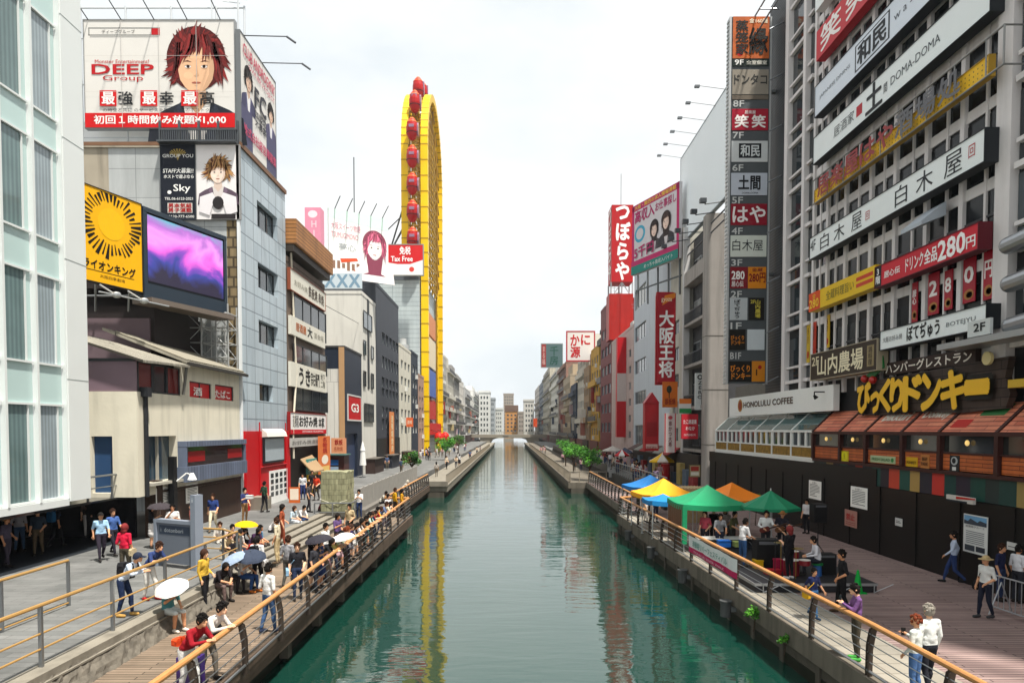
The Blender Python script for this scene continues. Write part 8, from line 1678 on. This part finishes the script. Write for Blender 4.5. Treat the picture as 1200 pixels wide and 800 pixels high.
def big_umbrella(label, cx, cy, z, ze, zp, r, cols, n=8, pole='d0d0cc'):
    root = thing('garden_umbrella', label, 'umbrella', (cx, cy, z)); m = MB(); K = 4
    for i in range(n):
        a0, a1 = 2 * math.pi * i / n + .2, 2 * math.pi * (i + 1) / n + .2
        g = [[V((cx + r * f_ * (math.cos(a0) + (math.cos(a1) - math.cos(a0)) * k / 2), cy + r * f_ * (math.sin(a0) + (math.sin(a1) - math.sin(a0)) * k / 2), zp - (zp - ze) * f_ ** .9 - (.05 * f_ if k == 1 else 0))) for k in range(3)] for f_ in [j / K for j in range(K + 1)]]
        m.add([p for q in g for p in q], [(j * 3 + k, (j + 1) * 3 + k, (j + 1) * 3 + k + 1, j * 3 + k + 1) for j in range(K) for k in range(2)], i % len(cols))
        e0, e1 = g[K][0], g[K][2]; m.add([e0, e1, e1 - V((0, 0, .12)), e0 - V((0, 0, .12))], [(0, 1, 2, 3)], i % len(cols))
    m.build('canopy', [mat('tent_' + c, c, .6, 0, .1, 1.5) for c in cols], root)
    m = MB(); m.cyl((cx, cy, z), (cx, cy, zp + .08), .025); m.build('pole', cm(pole, .4), root)
    m = MB(); m.cyl((cx, cy, z), (cx, cy, z + .12), .26, .22, 14); m.build('base', cm('55585a', .7), root)
    m = MB()
    for i in range(n): a0 = 2 * math.pi * i / n + .2; m.cyl((cx, cy, zp - .55 * (zp - ze)), (cx + r * .96 * math.cos(a0), cy + r * .96 * math.sin(a0), ze - .01), .008, None, 4)
    m.build('rib_frame', cm('9a9c9e', .4), root); return root
big_umbrella('wide green umbrella over the band beside the black wall', 10.55, 27.5, DECK, 3.1, 3.75, 1.15, ['1a805a'])
big_umbrella('yellow and white striped parasol above the red drum', 13.9, 62, UP, 3.35, 4.1, 1.25, ['e2b408', 'dcd8cc'])
m = MB(); m.cyl((13.7, 60.4, UP), (13.7, 60.4, 3.1), .5, .5, 16); m.cyl((13.7, 60.4, 3.1), (13.7, 60.4, 3.16), .53, None, 16); m.cyl((13.7, 60.4, UP + .5), (13.7, 60.4, UP + .56), .52, None, 16); tag(m.build('red_drum', cm('a81418', .4)), 'bright red drum column under the yellow and white parasol', 'drum')
big_umbrella('red and white striped parasol among the market crowd', 13.2, 80, UP, 3.2, 3.9, .95, ['b81a20', 'dcd8d4']); big_umbrella('plain grey white parasol beyond the red and white one', 13.3, 88, UP, 3.5, 4.1, 1.5, ['b8b4ac']); big_umbrella('navy parasol beside the plain grey white one', 14.2, 84, UP, 3.4, 4.0, 1.2, ['3a4458'])
m = MB(); m.cyl((10.2, 38.4, DECK), (10.2, 38.4, DECK + 1.9), .85, .85, 20)
for i in range(30): t_ = 2 * math.pi * i / 30; m.box(10.2 + .85 * math.cos(t_) - .03, 10.2 + .85 * math.cos(t_) + .03, 38.4 + .85 * math.sin(t_) - .03, 38.4 + .85 * math.sin(t_) + .03, DECK, DECK + 1.93)
tag(m.build('round_booth', mat('cane_screen', 'b09a74', .8, 0, .25, 6)), 'round cane screened booth behind the yellow tent', 'booth')
# stage with band gear
r0 = thing('stage', 'low black stage with a steel edge rail for the band', 'stage', (9.6, 24.5, DECK))
m = MB(); m.box(7.75, 11.6, 21.4, 28.2, DECK + .02, DECK + .3); m.build('deck', cm('26262a', .6, .2), r0)
m = MB(); m.box(7.73, 11.62, 21.37, 21.4, DECK + .22, DECK + .3); m.box(7.72, 7.75, 21.4, 28.2, DECK + .22, DECK + .3); m.build('edge_strip', cm('a4a6a8', .4, metal=.6), r0)
m = MB()
for x_ in (8, 9.2, 10.4, 11.5): m.cyl((x_, 21.35, DECK), (x_, 21.35, DECK + .28), .02); m.cyl((x_, 21.35, DECK + .02), (x_ + .6, 21.35, DECK + .28), .015)
m.build('truss', cm('a4a6a8', .4, metal=.6), r0)
ZS_ = DECK + .3
def amp(x, y, z, w_, d, h, label, name='loudspeaker'):
    root = thing(name, label, 'loudspeaker', (x, y, z)); m = MB(); m.box(x - w_ / 2, x + w_ / 2, y - d / 2, y + d / 2, z, z + h); m.build('cabinet', cm('18181a', .6, .2), root)
    m = MB(); m.rect(FF(x - w_ / 2, y - d / 2, z), .05, w_ - .05, .05, h * .8, .006); m.build('grille', cm('101012', .8, .4, scale=40), root); m = MB(); m.box(x - w_ * .4, x + w_ * .4, y - d / 2 - .02, y - d / 2, z + h * .84, z + h * .94); m.build('control_panel', cm('5a5c60', .4), root); return root
q = atZ(966, 672, ZS_); amp(q.x, q.y, ZS_, .62, .4, .7, 'black amplifier beside the seated drummer', 'amplifier')
q = atZ(975, 665, DECK); s_ = amp(q.x, q.y + 1.2, DECK + 1.55, .5, .45, .72, 'black loudspeaker on a pole before the black wall')
m = MB(); x_, y_ = q.x, q.y + 1.2; m.cyl((x_, y_, DECK + .5), (x_, y_, DECK + 1.56), .025)
for t_ in (0, 2.1, 4.2): m.cyl((x_, y_, DECK + .7), (x_ + .5 * math.cos(t_), y_ + .5 * math.sin(t_), DECK), .016)
m.build('tripod', cm('2a2a2c', .4), s_)
q = atZ(897, 664, ZS_); amp(q.x, q.y, ZS_, .8, .5, 1.0, 'tall black mixing rack in front of the guitarist', 'amplifier'); q = atZ(868, 660, ZS_)
r0 = thing('keyboard', 'black keyboard on a folding stand in front of the man in the white tee', 'keyboard', (q.x + .55, q.y, ZS_)); m = MB(); m.box(q.x + .1, q.x + 1.1, q.y - .35, q.y - .05, ZS_ + .85, ZS_ + .95); m.build('body', cm('17171a', .4), r0); m = MB(); m.rect(W0, q.x + .15, q.x + 1.05, q.y - .33, q.y - .2, ZS_ + .954); m.build('keys', cm('d8d8d4', .3), r0); m = MB(); m.cyl((q.x + .2, q.y - .2, ZS_), (q.x + 1.0, q.y - .2, ZS_ + .86), .02); m.cyl((q.x + 1.0, q.y - .2, ZS_), (q.x + .2, q.y - .2, ZS_ + .86), .02); m.build('stand', STEEL, r0)
q = PE['drum'].location; r0 = thing('stool', 'green topped drum stool under the seated drummer', 'stool', (q.x, q.y, ZS_)); m = MB(); m.cyl((q.x + .08, q.y, ZS_ + .36), (q.x + .08, q.y, ZS_ + .42), .17, None, 14); m.build('seat', cm('1c7a3c', .5), r0); m = MB(); m.cyl((q.x + .08, q.y, ZS_), (q.x + .08, q.y, ZS_ + .36), .14, .12, 12); m.build('body', cm('2c5a98', .5), r0)
q = PE['drum'].location; r0 = thing('drum_kit', 'red shelled drum kit with cymbals before the seated drummer', 'drum kit', (q.x - .8, q.y, ZS_))
for dx, dy, r_, z0_, z1_ in ((-.75, .1, .26, 0, .5), (-.5, .5, .16, .5, .72), (-.5, -.35, .18, .42, .58)):
    m = MB(); m.cyl((q.x + dx, q.y + dy, ZS_ + z0_), (q.x + dx, q.y + dy, ZS_ + z1_), r_, None, 16); d_ = m.build('drum', cm('7a1420', .35), r0); m = MB(); m.cyl((q.x + dx, q.y + dy, ZS_ + z1_), (q.x + dx, q.y + dy, ZS_ + z1_ + .015), r_ * 1.03, None, 16); m.build('drumhead', cm('d0ccc4', .5), d_)
for dx, dy in ((-.9, .6), (-.85, -.5)): m = MB(); m.cyl((q.x + dx, q.y + dy, ZS_), (q.x + dx, q.y + dy, ZS_ + 1.0), .012); m.cyl((q.x + dx, q.y + dy, ZS_ + 1.0), (q.x + dx, q.y + dy, ZS_ + 1.03), .24, .03, 16); m.build('cymbal', cm('b09448', .3, metal=.9), r0)
def guitar(o, label, col):
    J = body(o['_j'])[1]; T = Matrix.Rotation(o.rotation_euler.z, 3, 'Z'); P_ = V(o.location) + T @ V((-.04, -.22, 1.02)); u = (T @ V((.85, -.12, .3))).normalized(); root = thing('guitar', label, 'guitar', P_); fr = F(P_, u, (T @ V((-.3, 0, .95)))); m = MB(); m.prism([(-.2 + .03 * math.cos(k), 0) if False else (.2 * math.cos(k * .449) * (1.0), (.13 + .035 * math.cos(2 * k * .449)) * math.sin(k * .449)) for k in range(14)], fr, -.025, .025); m.build('body', cm(col, .3), root); m = MB(); m.box(.15, .72, -.025, .025, .0, .03, 0, fr); m.box(.72, .86, -.04, .04, 0, .025, 0, fr); m.build('neck', cm('3a2416'), root)
guitar(PE['gtr'], 'dark red guitar played by the guitarist in white', '5a1c14'); guitar(PE['bass'], 'brown bass guitar of the player in a hat', '6a4020')
q = wrist(PE['sing']); r0 = thing('microphone_stand', 'thin microphone stand in front of the singer', 'microphone stand', (q.x - .2, q.y + .2, ZS_)); m = MB(); m.cyl((q.x - .2, q.y + .2, ZS_), (q.x - .2, q.y + .2, ZS_ + 1.3), .012); m.cyl((q.x - .2, q.y + .2, ZS_), (q.x - .2, q.y + .2, ZS_ + .03), .16, None, 14); m.build('stand', cm('2a2a2c', .4), r0); m = MB(); m.ball((q.x - .18, q.y + .15, ZS_ + 1.34), .035, 0, 8, 6); m.build('microphone', cm('1a1a1a', .5), r0)
for (px, py, lab, c, w_, h, zz) in ((848, 640, 'bright blue plastic crate on the table under the green tent', '1c5aa8', .45, .25, 1.75), (866, 640, 'pale green crate beside the blue one under the green tent', '8a9a58', .4, .2, 1.75), (888, 665, 'yellow plastic tub on the stage floor', 'd8ac10', .28, .3, ZS_), (905, 672, 'red case lying on the stage floor', 'a81c28', .5, .16, ZS_), (912, 668, 'pink red bag standing by the drum kit', 'b01c48', .25, .4, ZS_)):
    q = atZ(px, py, zz if zz > ZS_ else ZS_); m = MB(); m.box(q.x - w_ / 2, q.x + w_ / 2, q.y - .15, q.y + .15, zz, zz + h); m.box(q.x - w_ / 2 - .015, q.x + w_ / 2 + .015, q.y - .165, q.y + .165, zz + h * .85, zz + h * .97); tag(m.build('crate' if 'crate' in lab else 'tub' if 'tub' in lab else 'case' if 'case' in lab else 'bag', cm(c, .4)), lab, 'crate' if 'crate' in lab else 'tub' if 'tub' in lab else 'case' if 'case' in lab else 'bag')
r0 = thing('folding_table', 'long dark folding table under the green tent', 'table', (8.9, 28.0, DECK)); m = MB(); m.box(7.7, 10.2, 27.7, 28.4, DECK + .66, DECK + .7); m.build('tabletop', cm('c8c8c4', .5), r0); m = MB(); m.box(7.72, 10.18, 27.69, 27.72, DECK + .1, DECK + .655); m.build('cloth_front', cm('23262e', .8), r0)
for x_ in (7.8, 10.1): m = MB(); m.cyl((x_, 28, DECK), (x_, 28, DECK + .66), .02); m.build('leg', STEEL, r0)
# banner on the handrail
ya, yb_ = 800 * 6.95 / (808 - VX), 800 * 7.1 / (864 - VX); pa, pb = V((redge(ya) - .0, ya, 0)), V((redge(yb_) - .0, yb_, 0)); fb_ = F(pa, pb - pa); Lb = (pb - pa).length
q = fb_.sub(0, 1.5); r0 = thing('banner', 'white and magenta banner tied along the right handrail', 'banner', q.p(Lb / 2, 0)); m = MB(); n = 16; 
wv = lambda a: .02 * math.sin(a * 3.1) + .012 * math.sin(a * 7)
m.add([q.p(Lb * i / n, z_, wv(Lb * i / n)) for i in range(n + 1) for z_ in (0, .2, .62)], [(i * 3, (i + 1) * 3, (i + 1) * 3 + 1, i * 3 + 1) for i in range(n)]); m.add([q.p(Lb * i / n, z_, wv(Lb * i / n)) for i in range(n + 1) for z_ in (.2, .62)], [(i * 2, (i + 1) * 2, (i + 1) * 2 + 1, i * 2 + 1) for i in range(n)], 1)
m.build('cloth', [cm('b01850', .7), cm('d2d4d2', .7)], r0); m = MB(); put_text(m, q, '道頓堀リバーフェスティバル', Lb * .12, Lb * .85, .28, .52, .05, 0, .02); m.build('lettering', cm('5a8a80'), r0); m = MB(); put_text(m, q, 'TONBORI RIVER WALK', Lb * .15, Lb * .8, .06, .14, .05, 0, .02); m.build('lettering', cm('d8a8b8'), r0)
# cone, barrier, bollard lamps under the kerb
q = atZ(1005, 694, DECK); r0 = thing('traffic_cone', 'bright green traffic cone on the brown deck', 'traffic cone', q); GC = mat('cone_green', '08a03c', .4, 0, .05); m = MB(); m.cyl(q + V((0, 0, .03)), q + V((0, 0, .72)), .15, .03, 18); m.build('body', GC, r0); m = MB(); m.box(q.x - .2, q.x + .2, q.y - .2, q.y + .2, DECK, DECK + .03); m.build('base', GC, r0)
r0 = thing('metal_barrier', 'pale metal crowd barrier with upright bars by the straw hat man', 'barrier', (14.2, 17.6, DECK)); a, b_ = atZ(1163, 716, DECK), atZ(1215, 734, DECK); d = (b_ - a).normalized(); fr = F(a, d); L_ = 2.6; MT = cm('a8acb0', .35, metal=.7)
for z0_ in (.15, 1.05): m = MB(); m.cyl(fr.p(0, z0_), fr.p(L_, z0_), .022); m.build('rail_bar', MT, r0)
for i in range(14): m = MB(); m.cyl(fr.p(L_ * i / 13, .0 if i in (0, 13) else .15), fr.p(L_ * i / 13, 1.05), .02 if i in (0, 13) else .012); m.build('upright_bar', MT, r0)
m = MB(); m.cyl(fr.p(.3, 0, .35), fr.p(.3, .9, 0), .018); m.cyl(fr.p(.3, 0, -.35), fr.p(.3, .9, 0), .018); m.build('foot', MT, r0)
for i, y_ in enumerate((21.6, 26.4, 31.5, 36.6)):
    x_ = redge(y_) - .22; r0 = thing('mooring_fender', 'grey boxed fender lamp on the right quay, ' + ('nearest the banner end', 'below the banner middle', 'below the green tent', 'below the yellow tent')[i], 'fender', (x_, y_, .4), None); m = MB(); m.cyl((x_, y_, .25), (x_, y_, .72), .17, None, 14); m.cyl((x_, y_, .72), (x_, y_, .76), .2, None, 14); m.build('body', cm('4a4c4c', .5, .2), r0); m = MB(); m.box(x_, x_ + .32, y_ - .08, y_ + .08, .4, .55); m.build('bracket', cm('6a6c6c', .5), r0)
# ---------------------------------------------------------------- trees and small plants
def tree(label, x, y, z, h, r, n=1500, name='tree', col=('2f5a1e', '4a7a2a', '1f4216'), seed=0, flat=.7, cat='tree', trunk=.09):
    rnd = random.Random(seed); root = thing(name, label, cat, (x, y, z)); m = MB(); hc = h - r * .9; tips = []
    m.cyl((x, y, z), (x + .05, y, z + hc * .7), trunk, trunk * .7, 8)
    for i in range(7):
        t_ = 6.28 * i / 7 + rnd.random(); e_ = V((x + r * .6 * math.cos(t_), y + r * .6 * math.sin(t_), z + hc + rnd.uniform(-.3, .8) * r * flat)); b_ = V((x + .05, y, z + hc * rnd.uniform(.55, .72))); mid = (b_ + e_) / 2 + V((0, 0, .15 * r)); m.cyl(b_, mid, trunk * .55, trunk * .35, 6); m.cyl(mid, e_, trunk * .35, trunk * .1, 6); tips.append(e_)
    m.build('trunk', cm('4a3c30', .9, .3), root)
    m = MB(); cl = tips + [V((x + rnd.uniform(-.4, .4) * r, y + rnd.uniform(-.4, .4) * r, z + hc + rnd.uniform(0, .9) * r * flat)) for _ in range(8)]; cr = [r * rnd.uniform(.28, .45) for _ in cl]
    for i in range(n):
        k = rnd.randrange(len(cl)); d = V((rnd.gauss(0, 1), rnd.gauss(0, 1), rnd.gauss(0, .8))).normalized() * cr[k] * rnd.random() ** .45; c = cl[k] + d; s_ = rnd.uniform(.06, .13) * (r / 1.4) ** .5
        a = V((rnd.gauss(0, 1), rnd.gauss(0, 1), rnd.gauss(0, .6))).normalized(); b_ = a.orthogonal().normalized(); b_ = (b_ + a.cross(b_) * rnd.uniform(-1, 1)).normalized(); m.add([c - a * s_, c + b_ * s_ * .55, c + a * s_, c - b_ * s_ * .55], [(0, 1, 2, 3)], (k + (rnd.random() < .3)) % 3)
    m.build('crown', [cm(c, .55, .25) for c in col], root); return root
G1 = ('3c7a1c', '57982a', '285c14')
tree('bright green round tree at the near end of the far tree walkway', 8.0, 68.5, DECK, 3.5, 1.4, 1900, seed=1, col=G1); tree('bright green tree just behind the nearest one on the tree walkway', 7.6, 81, DECK, 3.5, 1.4, 1700, seed=2, col=G1); tree('third small green tree further along the tree walkway', 7.9, 96, DECK, 3.8, 1.5, 1200, seed=3, col=G1)
tree('leafy dark green shrub tree at the far end of the panel fence', -9.6, 66.8, UP, 2.6, 1.1, 1400, seed=4); tree('broad green tree on the promenade near the ferris wheel foot', -9.8, 104, UP, 3.8, 1.9, 1500, seed=5, col=G1); tree('small green tree further beyond the ferris wheel', -9.9, 132, UP, 3.8, 1.8, 1000, seed=6)
tree('small potted green shrub against the black wall behind the orange tent', 13.2, 36.5, DECK, 1.9, .55, 500, name='shrub', seed=7, cat='shrub', trunk=.03)
tree('bright green weed tuft sprouting from the right quay below the banner', redge(19.6) - .12, 19.6, .35, .75, .28, 260, name='weed_plant', seed=8, cat='plant', col=('3a7a1a', '54962a', '2a5c14'), trunk=.012)
tree('small weed tuft on the quay beside the nearest rail posts', redge(17.6) - .1, 17.6, .3, .6, .2, 160, name='weed_plant', seed=9, cat='plant', col=('3a7a1a', '54962a', '2a5c14'), trunk=.012)
# shelves of flags, lanterns and goods by the small fronts on the left bank beyond the fence
for i, (x_, y_, c, lab) in enumerate(((-14.6, 74, '3a2c28', 'dark brown stall counter in front of the tall white building'), (-14.5, 84, '2a2c34', 'dark stall counter in front of the slate building'), (-14.4, 98, '6a3a34', 'reddish stall counter near the ferris wheel foot'))):
    r0 = thing('stall_counter', lab, 'stall', (x_, y_, UP)); m = MB(); m.box(x_ - .5, x_ + .5, y_ - 2.5, y_ + 2.5, UP, UP + 1.5); m.build('body', cm(c, .7, .3), r0); m = MB(); m.box(x_ - .7, x_ + .7, y_ - 2.6, y_ + 2.6, UP + 1.5, UP + 1.6); m.build('top', cm('55504a', .6), r0)
for i, y_ in enumerate((128, 140)):
    r0 = thing('paper_lantern', ('near', 'far')[i] + ' red round lantern hanging beyond the ferris wheel foot', 'lantern', (-13.2, y_, 4.6)); m = MB(); m.ball((-13.2, y_, 4.6), (.9, .9, 1.1), 0, 12, 8); m.build('shade', cm('b81c14', .5), r0); m = MB(); m.cyl((-13.2, y_, 5.6), (-15, y_, 6.2), .04); m.build('bracket', cm('2a2a2a'), r0)
# wires and aerial over the left roofs
m = MB(); m.tube([(-15.0, 47, 17.2), (-15.2, 56, 16.4), (-15.4, 70, 17)], .025, 5); m.tube([(-15.0, 47.2, 14.6), (-15.2, 57, 14.0)], .02, 5); tag(m.build('overhead_cable', cm('2a2a2c')), 'thin overhead cables along the brown restaurant building', 'cable')
# ---------------------------------------------------------------- air between the far houses
hz_ = MB(); hz_.box(-60, 60, -12, 720, -1, 76); ho = hz_.build('haze', bpy.data.materials.new('haze_air')); tag(ho, kind='stuff')
hm = ho.data.materials[0]; hm.use_nodes = True; t = hm.node_tree; t.nodes.clear(); o_ = t.nodes.new('ShaderNodeOutputMaterial'); v_ = t.nodes.new('ShaderNodeVolumePrincipled')
v_.inputs['Color'].default_value = (.93, .96, 1, 1); v_.inputs['Density'].default_value = .00016; v_.inputs['Anisotropy'].default_value = .2
t.links.new(v_.outputs[0], o_.inputs['Volume'])
